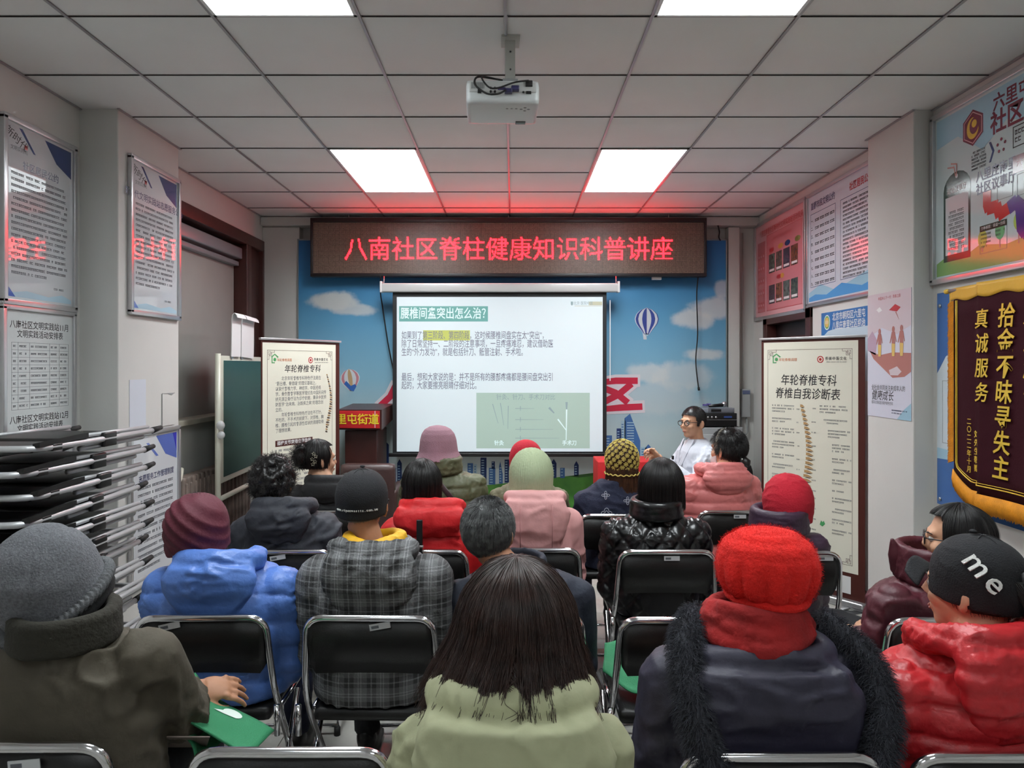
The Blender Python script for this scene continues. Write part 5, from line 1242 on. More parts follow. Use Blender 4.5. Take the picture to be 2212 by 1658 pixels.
def hprof(phi, K, o, L, front=55, thf=52, the=100, flare=.0, C=(0, -.008, .012), A=(.080, .097, .098), cut=None):
    """hair paths: phi from the front (0) round to the back (pi); returns (S, K, 3)"""
    a, b_, c = A[0] + o, A[1] + o, A[2] + o
    w_ = np.clip((np.abs(phi) - R(front)) / R(22), 0, 1); w_ = w_ * w_ * (3 - 2 * w_)
    te = R(thf) + (R(the) - R(thf)) * w_; LL = L * w_ if np.isscalar(L) else L * w_
    arc = te * .098; tot = arc + LL
    s_ = np.linspace(0.02, 1, K)[None, :] * tot[:, None]
    th = np.minimum(s_, arc[:, None]) / .098; dr = np.clip(s_ - arc[:, None], 0, None)
    sf = 1 + flare * dr / .1
    x = a * np.sin(th) * np.sin(phi)[:, None] * sf; y = b_ * np.sin(th) * np.cos(phi)[:, None] * sf; z = c * np.cos(th) - dr
    return np.stack([x + C[0], y + C[1], z + C[2]], 2)
def hair(pn_, m, o=.008, L=.10, front=55, thf=52, the=100, flare=0.0, n=1600, jit=.006, wave=0.0, curl=0.0, rad=.0007, clump=.004, seed=1, name='hair', K=14, Lv=.11, Ls_=.97, lower=None):
    r = np.random.default_rng(seed)
    # shell
    ph = np.linspace(-PI, PI, 73)[:-1]; G = hprof(ph, 18, o - .003, L * Ls_, front, thf, the, flare)
    cl = clump * np.sin(ph * 19 + 1.3 * np.sin(ph * 7)) + clump * .6 * np.sin(ph * 43 + seed)
    rad_ = G[:, :, :2] - np.array([0, -.008]); G[:, :, :2] += rad_ / np.linalg.norm(rad_, axis=2, keepdims=True).clip(1e-4) * (cl[:, None] * np.linspace(0, 1, 18)[None, :])[:, :, None]
    if lower is not None: G = lower(G)
    I = G.copy(); I[:, :, :2] = (I[:, :, :2] - np.array([0, -.008])) * .86 + np.array([0, -.008]); I[:, :, 2] -= .008 * np.linspace(1, 0, 18)
    n_, k_ = G.shape[:2]; mb = MB(); vs = [tuple(p) for p in G.reshape(-1, 3)] + [tuple(p) for p in I.reshape(-1, 3)]; fs = []; off = n_ * k_
    for i in range(n_):
        j = (i + 1) % n_
        for k in range(k_ - 1):
            fs.append((i * k_ + k, i * k_ + k + 1, j * k_ + k + 1, j * k_ + k)); fs.append((off + i * k_ + k, off + j * k_ + k, off + j * k_ + k + 1, off + i * k_ + k + 1))
        e = k_ - 1; fs.append((i * k_ + e, off + i * k_ + e, off + j * k_ + e, j * k_ + e)); 
    top = [i * k_ for i in range(n_)]; fs.append(tuple(top)); fs.append(tuple(off + t for t in top[::-1]))
    mb.add(vs, fs, True); sh = pn_.head(mb.build(name, m, pn_.o))
    # strands
    phi = r.uniform(-PI, PI, n); Ls = L * (1 + r.uniform(-1.1 * Lv, Lv, n)) + 0 * phi
    P = hprof(phi, K, o, Ls, front, thf, the, flare)
    t = np.linspace(0, 1, K)[None, :]
    c2 = clump * np.sin(phi * 19 + 1.3 * np.sin(phi * 7)) + clump * .6 * np.sin(phi * 43 + seed) + r.uniform(0, jit, n)
    rv = P[:, :, :2] - np.array([0, -.008]); P[:, :, :2] += rv / np.linalg.norm(rv, axis=2, keepdims=True).clip(1e-4) * (c2[:, None] * t)[:, :, None]
    P[:, 0:2, 2] += .001
    if wave: P += wave * np.stack([np.sin(t * 9 + r.uniform(0, 6, (n, 1))), np.sin(t * 8 + r.uniform(0, 6, (n, 1))), .4 * np.sin(t * 11 + r.uniform(0, 6, (n, 1)))], 2) * t[:, :, None]
    if curl:
        p0 = r.uniform(0, 6.28, (n, 1)); p1 = r.uniform(0, 6.28, (n, 1)); fq = r.uniform(22, 36, (n, 1)); P += curl * np.stack([np.sin(t * fq + p0), np.cos(t * fq + p1), np.sin(t * fq * .9 + p0)], 2) * (.3 + t[:, :, None])
    P += r.normal(0, .0012, (n, 1, 3))
    if lower is not None: P = lower(P)
    st_ = strands('strands', P, m, sh, rad, rad * .5); return sh
def short_hair(pn_, m, n=4000, L=.018, o=.0, zback=-.065, seed=2, shell=True, A=(.0765, .0945, .0935), C=(0, -.010, .022)):
    r = np.random.default_rng(seed); v = r.normal(size=(n * 2, 3)); v /= np.linalg.norm(v, axis=1, keepdims=True)
    P0 = v * (np.array(A) + o) + np.array(C)
    y = P0[:, 1]; line = np.interp(y, [-.2, -.03, -.012, .026, .044, .1], [zback, zback, -.030, -.024, .052, .066])
    keep = P0[:, 2] > line; P0 = P0[keep][:n]; v = v[keep][:n]
    tang = np.stack([v[:, 0] * .2, -np.abs(v[:, 1]) * .1 - .2 + 0 * v[:, 1], -.9 + 0 * v[:, 2]], 1); tang -= v * np.sum(tang * v, 1, keepdims=True)
    K = 4; t = np.linspace(0, 1, K)[None, :, None]
    P = P0[:, None, :] + v[:, None, :] * L * .5 * t + tang[:, None, :] * L * t * t + r.normal(0, .001, (len(P0), 1, 3)) * t
    mb = MB(); mb.ell(C, [a + o + .0022 for a in A], 72, 52)
    me_v = []; # keep only the scalp part of the cap
    fs = []; 
    for f in mb.f:
        c = np.mean([mb.v[i] for i in f], 0); yy = c[1]
        ln = float(np.interp(yy, [-.2, -.03, -.012, .026, .044, .1], [zback, zback, -.030, -.024, .052, .066]))
        if c[2] > ln: fs.append(f)
    base = MB(); base.add(mb.v, fs, True); sh = pn_.head(base.build('hair', m, pn_.o))
    strands('strands', P, m, sh, .0006, .0003); return sh
def fuzz(obj_mesh_obj, m, parent, n, L, seed=0, rad=.0005, name='fuzz', jitter=.6, fall=0):
    me = obj_mesh_obj.data; nv = len(me.vertices); P = np.empty(nv * 3); N = np.empty(nv * 3); me.vertices.foreach_get('co', P); me.vertices.foreach_get('normal', N); P = P.reshape(-1, 3); N = N.reshape(-1, 3)
    r = np.random.default_rng(seed); idx = r.integers(0, nv, n); t = np.linspace(0, 1, 5)[None, :, None]
    d = N[idx] + r.normal(0, jitter, (n, 3)); d /= np.linalg.norm(d, axis=1, keepdims=True)
    Q = P[idx][:, None, :] + d[:, None, :] * L * t + np.array([0, 0, -fall])[None, None, :] * t * t + r.normal(0, .002, (n, 1, 3))
    return strands(name, Q, m, parent, rad, rad * .35)
def dome(mb, rx, ry, zb, zt, p=.8, cy=-.008, n=36, m_=16, tilt=0, shift=(0, 0)):
    rings = []; M = Matrix.Rotation(tilt, 4, 'X'); zm = zb + (zt - zb) * .38
    for k in range(-4, m_ + 1):
        t = max(0, k) / m_ * .985; z = zm + (zt - zm) * math.sin(t * PI / 2) if k > 0 else zm + (zm - zb) * k / 4; r_ = math.cos(t * PI / 2) ** (.55 + p * .5) * (1 if k > 0 else 1 + .03 * k / 4)
        rings.append([M @ Vector((x + shift[0] * t, y + shift[1] * t, z)) for x, y, z in ring(0, cy, z, rx * r_, ry * r_, n, 1)])
    return mb.loft(rings)
def spectacles(pn_, m=None):
    g = MB()
    for s in (-1, 1):
        g.tube([(s * .033 + .023 * math.cos(a), .101, -.003 + .018 * math.sin(a)) for a in np.linspace(0, 2 * PI, 22)[:-1]], .0025, 6, closed=True)
        g.tube([(s * .055, .100, .004), (s * .072, .085, .005), (s * .082, .0, .002), (s * .080, -.02, -.012)], .0022, 6)
    g.tube([(-.011, .102, .0), (0, .105, .003), (.011, .102, .0)], .0016, 6)
    o = pn_.head(g.build('spectacles', m or M_GLS, pn_.o))
    for s in (-1, 1):
        mbl = MB().loft([[(s * .033 + .022 * math.cos(a), y, -.003 + .017 * math.sin(a)) for a in np.linspace(0, 2 * PI, 21)[:-1]] for y in (.1005, .1015)])
        mbl.build('lens', mat('spectacle_lens', (240, 245, 245), .05, spec=.5, alpha=.05), o)
    return o
# ------------------------------------------------------------------ the people, nearest rows first
def fab(name, rgb, rough=.75, bump=(140, .18), **k): return mat(name, rgb, rough, bump=bump, **k)
# 1 man in grey beanie, olive-brown coat, hand on a green bag
J = fab('coat_olive_brown', (74, 68, 56), .8, (60, .2), var=(3, .12))
hm = lookat((.172, .300, .690), (.84, .50, -.16), roll=.55)
p = Person('man in a grey beanie and dark olive coat, hand resting on a green bag', 95, 118, 1125, 1.54, .255, J, d_plain(.010, 17, 3), hyaw=-38, hpitch=-6, hat=.030, skin=M_SKIN2,
           arms=[[(-.20, -.01, .86), (-.24, .03, .64), (-.1, .26, .655)], [(.19, -.01, .90), (.20, .13, .70), (.165, .285, .695), hm, 1, .34]], sleeve_r=.062, voxel=.0046, bulk=.015)
p.collar(fab('collar_corduroy', (40, 38, 30), .9, (90, .4)), .055, .108, .098, .018, d_plain(.004, 30, 5), zoff=.0)
b_ = MB(); dome(b_, .106, .124, -.050, .150, .66, -.016, tilt=R(36)); M_BEAN = fab('beanie_grey_felt', (104, 106, 110), .95, (220, .5), var=(160, .25))
h = p.hfuse('beanie', b_, .007, 4, M_BEAN, lambda P, N: P + N * (.004 * (1 - np.abs(snoise(P, 24, 9)) * 3).clip(-1, 1) - .006 * np.exp(-((P[:, 0] * .6 + P[:, 1] * .5 - .01) / .006) ** 2))[:, None])
cf = MB(); cf.tube([(.110 * math.cos(a), -.014 + .128 * math.sin(a), -.050 + .020 * math.sin(a)) for a in np.linspace(0, 2 * PI, 64)[:-1]], .014, 12, closed=True, flat=1.0)
cf.v = [tuple(Matrix.Rotation(R(30), 4, 'X') @ Vector(q)) for q in cf.v]
cfo = p.hfuse('ribbed_cuff', cf, .0045, 2, fab('cuff_grey_rib', (96, 98, 100), .95, (200, .4)), lambda P, N: P + N * (.0028 * np.sin(np.arctan2(P[:, 1] + .014, P[:, 0]) * 74))[:, None])
bk = MB(); bk.tube([(.104 * math.cos(a), -.012 + .120 * math.sin(a), -.078 + .022 * math.sin(a)) for a in np.linspace(0, 2 * PI, 48)[:-1]], .012, 10, closed=True)
bk.v = [tuple(Matrix.Rotation(R(26), 4, 'X') @ Vector(q)) for q in bk.v]
p.head(bk.build('black_lining', fab('lining_black', (20, 20, 21), .95), p.o)); short_hair(p, M_HGRY, 1500, .01, zback=-.075); P1 = p
M_BAG = fab('green_nonwoven', (40, 124, 82), .75, (300, .25)); M_BAGP = mat('bag_print_white', (220, 232, 224), .7)
def cloth_patch(name, outline, m, parent, thick=.004, wav=.008, seed=0, sub=14):
    """a folded flat bag: an outline in 3-D (4 corners) gridded and rippled"""
    A, B_, C, D_ = [Vector(q) for q in outline]; n = ((B_ - A).cross(D_ - A)).normalized(); r = random.Random(seed); ph = [r.uniform(0, 6) for _ in range(4)]
    vs = []; 
    for i in range(sub + 1):
        for j in range(sub + 1):
            u, v = i / sub, j / sub; q = A * (1 - u) * (1 - v) + B_ * u * (1 - v) + C * u * v + D_ * (1 - u) * v
            q = q + n * (wav * (math.sin(u * 5 + ph[0] + v * 3) + .6 * math.sin(v * 8 + ph[1] - u * 4))); vs.append(q)
    K = sub + 1; fs = [(i * K + j, (i + 1) * K + j, (i + 1) * K + j + 1, i * K + j + 1) for i in range(sub) for j in range(sub)]; m0 = len(vs)
    ringi = [i * K for i in range(K)] + [sub * K + j for j in range(1, K)] + [i * K + sub for i in range(sub - 1, -1, -1)] + [j for j in range(sub - 1, 0, -1)]
    vs2 = [v - n * thick for v in vs]; fs2 = [tuple(a + m0 for a in f[::-1]) for f in fs]; side = [(ringi[k], ringi[k] + m0, ringi[(k + 1) % len(ringi)] + m0, ringi[(k + 1) % len(ringi)]) for k in range(len(ringi))]
    mb = MB().add(vs + vs2, fs + fs2 + side, True); o = mb.build(name, m, parent); return o
def surf(outline, u, v, wav, seed):
    A, B_, C, D_ = [Vector(q) for q in outline]; n = ((B_ - A).cross(D_ - A)).normalized(); r = random.Random(seed); ph = [r.uniform(0, 6) for _ in range(4)]
    q = A * (1 - u) * (1 - v) + B_ * u * (1 - v) + C * u * v + D_ * (1 - u) * v
    return q + n * (wav * (math.sin(u * 5 + ph[0] + v * 3) + .6 * math.sin(v * 8 + ph[1] - u * 4)) + .0015)
def patch_print(name, pts, outline, m, parent, wav, seed):
    top = [surf(outline, u, v, wav, seed) for u, v in pts]; mb = MB(); n = len(pts); c = sum(top, Vector()) / n
    mb.add(top + [c], [(i, (i + 1) % n, n) for i in range(n)]); return mb.build(name, m, parent)
bg = empty('tote_bag', (0, 0, 0), label='green bag with white leaf mark on the lap of the man in the grey beanie', cat='bag'); bg.location = pt(480, 1545, 1.98)
o0 = bg.location
ol = [pt(385, 1545, 1.82) - o0, pt(540, 1628, 1.86) - o0, pt(592, 1578, 2.04) - o0, pt(455, 1492, 2.08) - o0]
cloth_patch('front_panel', ol, M_BAG, bg, .005, .004, 1)
ol2 = [pt(398, 1565, 1.82) - o0 - Vector((0, 0, .012)), pt(430, 1620, 1.82) - o0 - Vector((0, 0, .03)), pt(540, 1530, 2.12) - o0 - Vector((0, 0, .03)), pt(415, 1455, 2.16) - o0]
cloth_patch('back_panel', ol2, M_BAG, bg, .005, .008, 2)
leaf = [(.44 + .13 * math.cos(a) , .80 + .13 * math.sin(a)) for a in np.linspace(-.9, 3.4, 14)] + [(.22, .62), (.36, .66)]
patch_print('leaf_print', leaf, ol, M_BAGP, bg, .004, 1)
patch_print('leaf_cross', [(.36, .70), (.40, .74), (.36, .78), (.40, .80), (.44, .76), (.50, .78), (.50, .74), (.45, .72), (.44, .66), (.40, .67)], ol, M_BAG, bg, .0045, 1)
kn = empty('paper_flyer', pt(405, 1600, 1.84), (R(-35), R(10), R(20)), 'brownish paper flyer under the green bag, beside the man in the grey beanie', 'paper')
MB().box(-.05, -.06, -.0015, .05, .08, .0015).build('sheet', mat('kraft_paper', (120, 108, 100), .7), kn)
# 2 woman with brown hair and pale green hooded coat
J = fab('coat_pale_green', (168, 170, 136), .8, (26, .25), var=(5, .05))
p = Person('woman with long dark brown hair and a pale green hooded coat, nearest row', 1105, 1115, 1220, 1.16, .232, J, d_plain(.008, 18, 8), hat=.004, hdy=.015, bulk=.01, voxel=.008)
hd = p.hood(J, lambda P, N: d_plain(.006, 20, 11)(P, N) - N * (.004 * np.exp(-((np.abs(P[:, 0]) - .085) / .0035) ** 2))[:, None], w=.170, drop=.28, roll=.034, thick=.075, top=.045, vox=.0065, point=.36, yoff=.015)
sm_ = MB(); zs = p.zs
def seam(pts, r=.0022): sm_.tube(pts, r, 6)

def low2(G):
    G = G.copy(); z = G[:, :, 2]; w_ = np.clip((.02 - z) / .14, 0, 1); back = np.clip(-G[:, :, 1] / .08, 0, 1)
    G[:, :, 1] -= .045 * w_ * back; G[:, :, 0] *= (1 + .20 * w_); G[:, :, 0] -= .03 * w_ * (G[:, :, 0] < 0) + 0
    return G
hair(p, M_HBRN, .024, .085, 48, 50, 100, .10, 9000, .012, Lv=.40, Ls_=.7, wave=.006, rad=.0007, clump=.006, seed=3, K=22, lower=low2)
pl = MB().tube([(0, -.03, .131), (.002, -.075, .118), (.004, -.102, .088)], [.0008, .0008, .0004], 6); p.head(pl.build('hair_parting', mat('scalp', (110, 82, 68), .6), p.o))
cl_ = MB().ell((-.112, .01, -.02), (.008, .010, .010), 10, 6).ell((-.113, -.005, -.028), (.007, .007, .007), 8, 6); p.head(cl_.build('hair_clip', mat('clip_gold', (200, 150, 100), .25, metal=.8), p.o)); P2 = p
# 3 red beret, navy coat with fur hood
J = fab('coat_navy', (44, 42, 60), .55, (30, .3), var=(3, .15))
p = Person('woman in a fluffy red beret, red scarf and navy coat with fur-trimmed hood', 1655, 1652, 1140, 1.50, .255, J, d_plain(.010, 17, 21), hat=.018, bulk=.025, sleeve_r=.068)
M_BER = fab('beret_red_wool', (214, 28, 20), .95, (120, .5), var=(30, .1))
b_ = MB(); rr = []
for k in range(19):
    t = k / 18; th = -.95 + t * 2.50; z = .050 + .085 * math.sin(th); rd_ = .116 * max(.02, math.cos(th)) ** .72 if th > 0 else .116 * math.cos(th) ** .50
    rr.append(ring(0, -.016, z, rd_, rd_ * 1.04, 40, 1))
b_.loft(rr)
def berd(P, N):
    a = np.arctan2(P[:, 1] + .016, P[:, 0]); low = np.clip((.085 - P[:, 2]) / .05, 0, 1); rr_ = np.hypot(P[:, 0], P[:, 1] + .016)
    topd = .0018 * np.cos(rr_ * 190) * (P[:, 2] > .08)
    return P + N * (.0105 * (np.abs(np.sin(a * 6.5)) ** .6 - .6) * low + topd + .002 * snoise(P, 60, 4))[:, None]
h = p.hfuse('beret', b_, .0055, 2, M_BER, berd); fuzz(h, M_BER, h, 9000, .006, 1, .00025)
b_ = MB(); b_.tube([(.086 * math.cos(a), -.012 + .100 * math.sin(a), -.022) for a in np.linspace(0, 2 * PI, 40)[:-1]], .013, 10, closed=True); p.hfuse('beret_band', b_, .006, 2, M_BER, None)
short_hair(p, M_HBLK, 1500, .02, zback=-.07)
M_SCF = fab('scarf_red', (150, 26, 26), .9, (80, .4), var=(14, .25)); zs = p.zs
b_ = MB()
for k in range(3): b_.tube([((.092 + .012 * k) * math.cos(a), -.015 + (.085 + .012 * k) * math.sin(a), zs + .095 - .026 * k + .010 * math.sin(a * 2 + k)) for a in np.linspace(0, 2 * PI, 30)[:-1]], .021, 8, closed=True)
fuse('scarf', b_, .007, 3, M_SCF, p.o, d_plain(.006, 30, 2))
hd = p.hood(J, d_plain(.012, 16, 4), w=.205, drop=.30, roll=.030, thick=.06, top=.00, point=.5)
M_FUR = mat('fur_dark_grey', (46, 48, 56), .85, var=(40, .3))
b_ = MB(); fp = [(-.12, .03, zs + .06), (-.175, -.07, zs + .045), (-.18, -.16, zs - .06), (-.155, -.20, zs - .17), (-.06, -.215, zs - .28), (.06, -.215, zs - .31), (.17, -.20, zs - .24), (.245, -.15, zs - .12), (.25, -.06, zs - .005), (.17, .03, zs + .05)]
b_.tube(round_path(fp, .08, 4), .030, 12); fo = fuse('fur_trim', b_, .010, 3, M_FUR, p.o); fuzz(fo, M_FUR, fo, 16000, .022, 4, .0006, 'fur', .55, .010); P3 = p
# 4 red puffer, black cap
J = fab('puffer_red', (186, 34, 40), .42, (50, .25), var=(3, .06))
p = Person('woman in a black lettered cap and glossy red puffer jacket, at the right edge', 2150, 2102, 1148, 1.50, .255, J, d_puff(.066, .017, 5), rz=12, hyaw=26, hat=.018, bulk=.02, sleeve_r=.066, jvox=.0075)
p.hood(J, d_puff(.05, .009, 6, .006), w=.15, drop=.20, roll=.036, thick=.05, top=.05)
M_CAP = fab('cap_black', (20, 21, 25), .85, (260, .3))
def cap(p, m, brim=True, z0=.0, rx=.092, ry=.106, bt=0):
    b_ = MB(); dome(b_, rx, ry, z0 - .028, .128, .62, -.01, tilt=R(6)); h = p.hfuse('cap', b_, .006, 3, m, d_plain(.0016, 30, 4))
    if brim:
        rr_ = []
        for t in np.linspace(0, 1, 8):
            a = t * (.048 if bt else .085); rr_.append([(x * (1 - .25 * t * t), .082 + a + .02 * (1 - (x / .078) ** 2) , .012 - .10 * a - 2.2 * x * x + zz) for x, zz in [(q, .002) for q in np.linspace(-.078, .078, 13)] + [(q, -.002) for q in np.linspace(.078, -.078, 13)]])
        if bt: rr_ = [[Matrix.Translation((0, .09, .01)) @ Matrix.Rotation(R(bt), 4, 'X') @ (Vector(q) - Vector((0, .09, .01))) for q in ring_] for ring_ in rr_]
        p.head(MB().loft(rr_).build('brim', m, p.o))
    p.head(MB().ell((0, -.0, .134), (.009, .009, .005), 10, 6).build('cap_button', m, p.o))
    for a in range(3):
        an = a * PI / 3; q = [(( rx + .001) * math.cos(t) * math.cos(an), -.01 + (ry + .001) * math.cos(t) * math.sin(an) - .01 * math.sin(t), -.02 + .150 * math.sin(t)) for t in np.linspace(.2, PI - .2, 20)]
        p.head(MB().tube([Vector(v) for v in q], .0012, 5).build('cap_seam', mat('cap_stitch', (34, 34, 38), .8), p.o))
    return h
cap(p, M_CAP, bt=40); M_WKN = fab('white_knit', (228, 228, 224), .8, (200, .4))
def head_text(p, st, size, az, el, r, m, roll=0, off=.002, name='lettering', sp=1.0):
    """embroidered letters standing on a cap: az from the back, el up"""
    for i, ch in enumerate(st):
        a = R(az) + (i - (len(st) - 1) / 2) * sp * size / r * math.cos(roll); e = R(el) - (i - (len(st) - 1) / 2) * sp * size / r * math.sin(roll)
        d = Vector((math.sin(a) * math.cos(e), -math.cos(a) * math.cos(e), math.sin(e))); pos = Vector((0, -.01, .015)) + Vector((d.x * r, d.y * r * 1.13, d.z * r * 1.05))
        cu = bpy.data.curves.new(name, 'FONT'); cu.body = ch; cu.size = size; cu.align_x = 'CENTER'; cu.align_y = 'CENTER'; cu.offset = off; cu.extrude = .0025; cu.resolution_u = 3; cu.materials.append(m)
        o = bpy.data.objects.new(name, cu); COL.objects.link(o); o.parent = p.o
        zax = d; up = Vector((0, 0, 1)); x = up.cross(zax).normalized(); y = zax.cross(x)
        M = Matrix((x, y, zax)).transposed().to_4x4(); M.translation = pos
        o.matrix_local = p.HM @ M @ Matrix.Rotation(-roll, 4, 'Z')
head_text(p, 'me', .070, -64, 24, .101, M_WKN, roll=.85, off=.0006, sp=.70)
short_hair(p, M_HBLK, 1200, .02, zback=-.08)
r = np.random.default_rng(8); n = 2600; t = np.linspace(0, 1, 16)[None, :]; a0 = r.uniform(0, 6.28, (n, 1)); rr0 = .040 * np.sqrt(r.uniform(0, 1, (n, 1)))
x = -.005 + rr0 * np.cos(a0) * (1 + 1.2 * t) - .02 * t + .008 * np.sin(t * 6 + a0 * 2); y = -.118 - .075 * np.sin(t * PI * .6) + rr0 * np.sin(a0) * (1 + .4 * t); z = .045 - .24 * t * (1 + .1 * r.uniform(-1, 1, (n, 1))) + .02 * np.sin(t * 3) + 0 * x
h = p.head(MB().tube([(-.005, -.10, .05), (-.01, -.16, .0), (-.02, -.18, -.09), (-.025, -.175, -.16)], [.030, .042, .040, .018], 12).build('ponytail', M_HBLK, p.o)); strands('strands', np.stack([x, y, z], 2), M_HBLK, h, .0007, .0004)
p.head(MB().tube([(-.04, -.128, .062), (-.01, -.148, .068), (.02, -.138, .062), (-.01, -.150, .048)], .003, 6, closed=True).build('hair_clip', mat('clip_clear', (190, 190, 195), .2), p.o)); P4 = p
# 5 glasses, maroon coat
J = fab('puffer_maroon', (74, 22, 34), .5, (50, .25), var=(3, .1))
p = Person('woman with short black hair, glasses and maroon puffer coat, turned to the left', 2040, 2068, 1085, 2.31, .275, J, d_puff(.085, .015, 15), rz=30, hyaw=32, hat=.012, bulk=.02, sleeve_r=.066, arms=[[(sg * .205, -.01, .80), (sg * .24, .02, .60), (sg * .10, .20, .625)] for sg in (-1, 1)])
p.collar(J, .09, .112, .105, .018, d_plain(.004, 30, 3)); fuse('collar_tip', MB().tube([(-.07, .05, p.zs + .03), (-.092, .056, p.zs + .09), (-.108, .060, p.zs + .145)], [.035, .026, .006], 10), .007, 2, J, p.o)
hair(p, M_HBLK, .014, .085, 50, 50, 100, .02, 2200, .006, seed=9, clump=.003); spectacles(p); ARM5 = 1
def mask(p, m):
    rr_ = []
    for z, s_ in ((-.022, .8), (-.04, .98), (-.062, 1), (-.085, .95), (-.105, .75)):
        rr_.append([(.062 * s_ * math.sin(a), .018 + .092 * s_ * math.cos(a) * (1.02 if abs(a) < .5 else 1) + .004, z) for a in np.linspace(-1.35, 1.35, 15)] + [(.058 * s_ * math.sin(a), .015 + .090 * s_ * math.cos(a), z) for a in np.linspace(1.35, -1.35, 15)])
    o = p.head(MB().loft(rr_).build('face_mask', m, p.o))
    for s in (-1, 1): MB().tube([(s * .058, .035, -.035), (s * .078, .0, .0), (s * .084, -.018, .005), (s * .078, -.012, -.04), (s * .055, .035, -.085)], .0013, 5).build('ear_loop', m, o)
M_MSK = mat('mask_white', (222, 226, 228), .7)
# 6 maroon turban, blue puffer
J = fab('puffer_blue', (84, 122, 196), .42, (50, .3), var=(3, .05))
p = Person('person in a draped maroon turban hat and bright blue puffer jacket', 460, 432, 1057, 2.33, .265, J, d_puff(.095, .017, 31, .005, .12), hat=.014, hyaw=-8, bulk=.03, sleeve_r=.072, trousers=fab('trouser_navy', (24, 30, 56), .8))
p.hood(J, d_plain(.008, 24, 35), w=.160, drop=.17, roll=.038, thick=.06, top=.04, point=.7)
M_TUR = fab('turban_maroon', (84, 20, 38), .7, (110, .2))
b_ = MB(); dome(b_, .106, .118, -.072, .122, .5, -.016, tilt=R(8))
p.hfuse('turban', b_, .006, 3, M_TUR, lambda P, N: P + N * (.0065 * (1 - np.abs(np.sin((P[:, 2] * 1.2 + P[:, 0] * .9 + .02 * snoise(P, 14, 3)) * 62)) ** 1.2) * np.clip(snoise(P, 11, 5) * 2 + .8, 0, 1) - .002)[:, None])
short_hair(p, M_HBLK, 900, .02, zback=-.085); mask(p, mat('mask_yellow', (214, 170, 40), .6))
# 7 plaid jacket, black cap
m = fab('plaid_flannel', (60, 60, 62), .85, (150, .35)); nt = m.node_tree; bs = nt.nodes['Principled BSDF']; tc = nt.nodes.new('ShaderNodeTexCoord'); sp = nt.nodes.new('ShaderNodeSeparateXYZ'); nt.links.new(tc.outputs['Object'], sp.inputs[0])
def M2(op, a, b_=None, c=None):
    n = nt.nodes.new('ShaderNodeMath'); n.operation = op
    for i, v in enumerate((a, b_, c)):
        if v is None: continue
        if isinstance(v, (int, float)): n.inputs[i].default_value = v
        else: nt.links.new(v, n.inputs[i])
    return n.outputs[0]
def stripes(src, per):
    f = M2('FRACT', M2('DIVIDE', src, per))
    wide = M2('LESS_THAN', f, .42); thin = M2('ADD', M2('LESS_THAN', M2('ABSOLUTE', M2('SUBTRACT', f, .62)), .022), M2('LESS_THAN', M2('ABSOLUTE', M2('SUBTRACT', f, .74)), .022)); thin2 = M2('LESS_THAN', M2('ABSOLUTE', M2('SUBTRACT', f, .20)), .03)
    return wide, M2('ADD', thin, thin2)
wx, tx = stripes(sp.outputs['X'], .074); wz, tz = stripes(sp.outputs['Z'], .078)
base = M2('MULTIPLY_ADD', M2('ADD', wx, wz), -.055, .145); val = M2('MULTIPLY_ADD', M2('ADD', tx, tz), .085, base); val = M2('MAXIMUM', val, .012)
cr = nt.nodes.new('ShaderNodeCombineColor'); nt.links.new(val, cr.inputs[0]); nt.links.new(M2('MULTIPLY', val, 1.02), cr.inputs[1]); nt.links.new(M2('MULTIPLY', val, 1.04), cr.inputs[2]); nt.links.new(cr.outputs[0], bs.inputs['Base Color'])
J = m
p = Person('man in a black cap and grey plaid jacket with a yellow lining at the neck', 800, 783, 1010, 2.33, .255, J, d_plain(.009, 22, 44), hat=.014, bulk=.035, sleeve_r=.075, skin=M_SKIN2, shoulder=.285)
p.hood(J, d_plain(.008, 24, 47), w=.165, drop=.20, roll=.036, thick=.055, top=.03, point=.65)
M_YEL2 = fab('lining_yellow', (222, 168, 24), .6, (60, .3)); b_ = MB(); zs = p.zs
b_.tube([(.088 * math.cos(a), -.02 + .088 * math.sin(a), zs + .048 + .016 * abs(math.cos(a))) for a in np.linspace(0, 2 * PI, 30)[:-1]], .026, 8, closed=True); fuse('yellow_lining', b_, .007, 2, M_YEL2, p.o, d_plain(.004, 34, 6))
cap(p, M_CAP); short_hair(p, M_HGRY, 2500, .012, zback=-.095)
head_text(p, 'www.riponvestta.com.au', .0115, 0, -9, .094, M_WKN, off=.0002, sp=.62)
# 8 grey-haired man
J = fab('jacket_dark_navy', (26, 32, 46), .8, (80, .2), var=(3, .1))
p = Person('man with cropped grey-flecked hair and plain dark navy jacket, beyond the brown-haired woman', 1122, 1056, 1076, 2.36, .275, J, d_plain(.007, 16, 51), hat=.008, hyaw=-14, hroll=-3, hpitch=-4, hdy=.02, skin=M_SKIN2, bulk=.01)
p.collar(J, .035, .088, .08, .014); short_hair(p, M_HGRY, 9000, .022, .008, zback=-.088, seed=4)
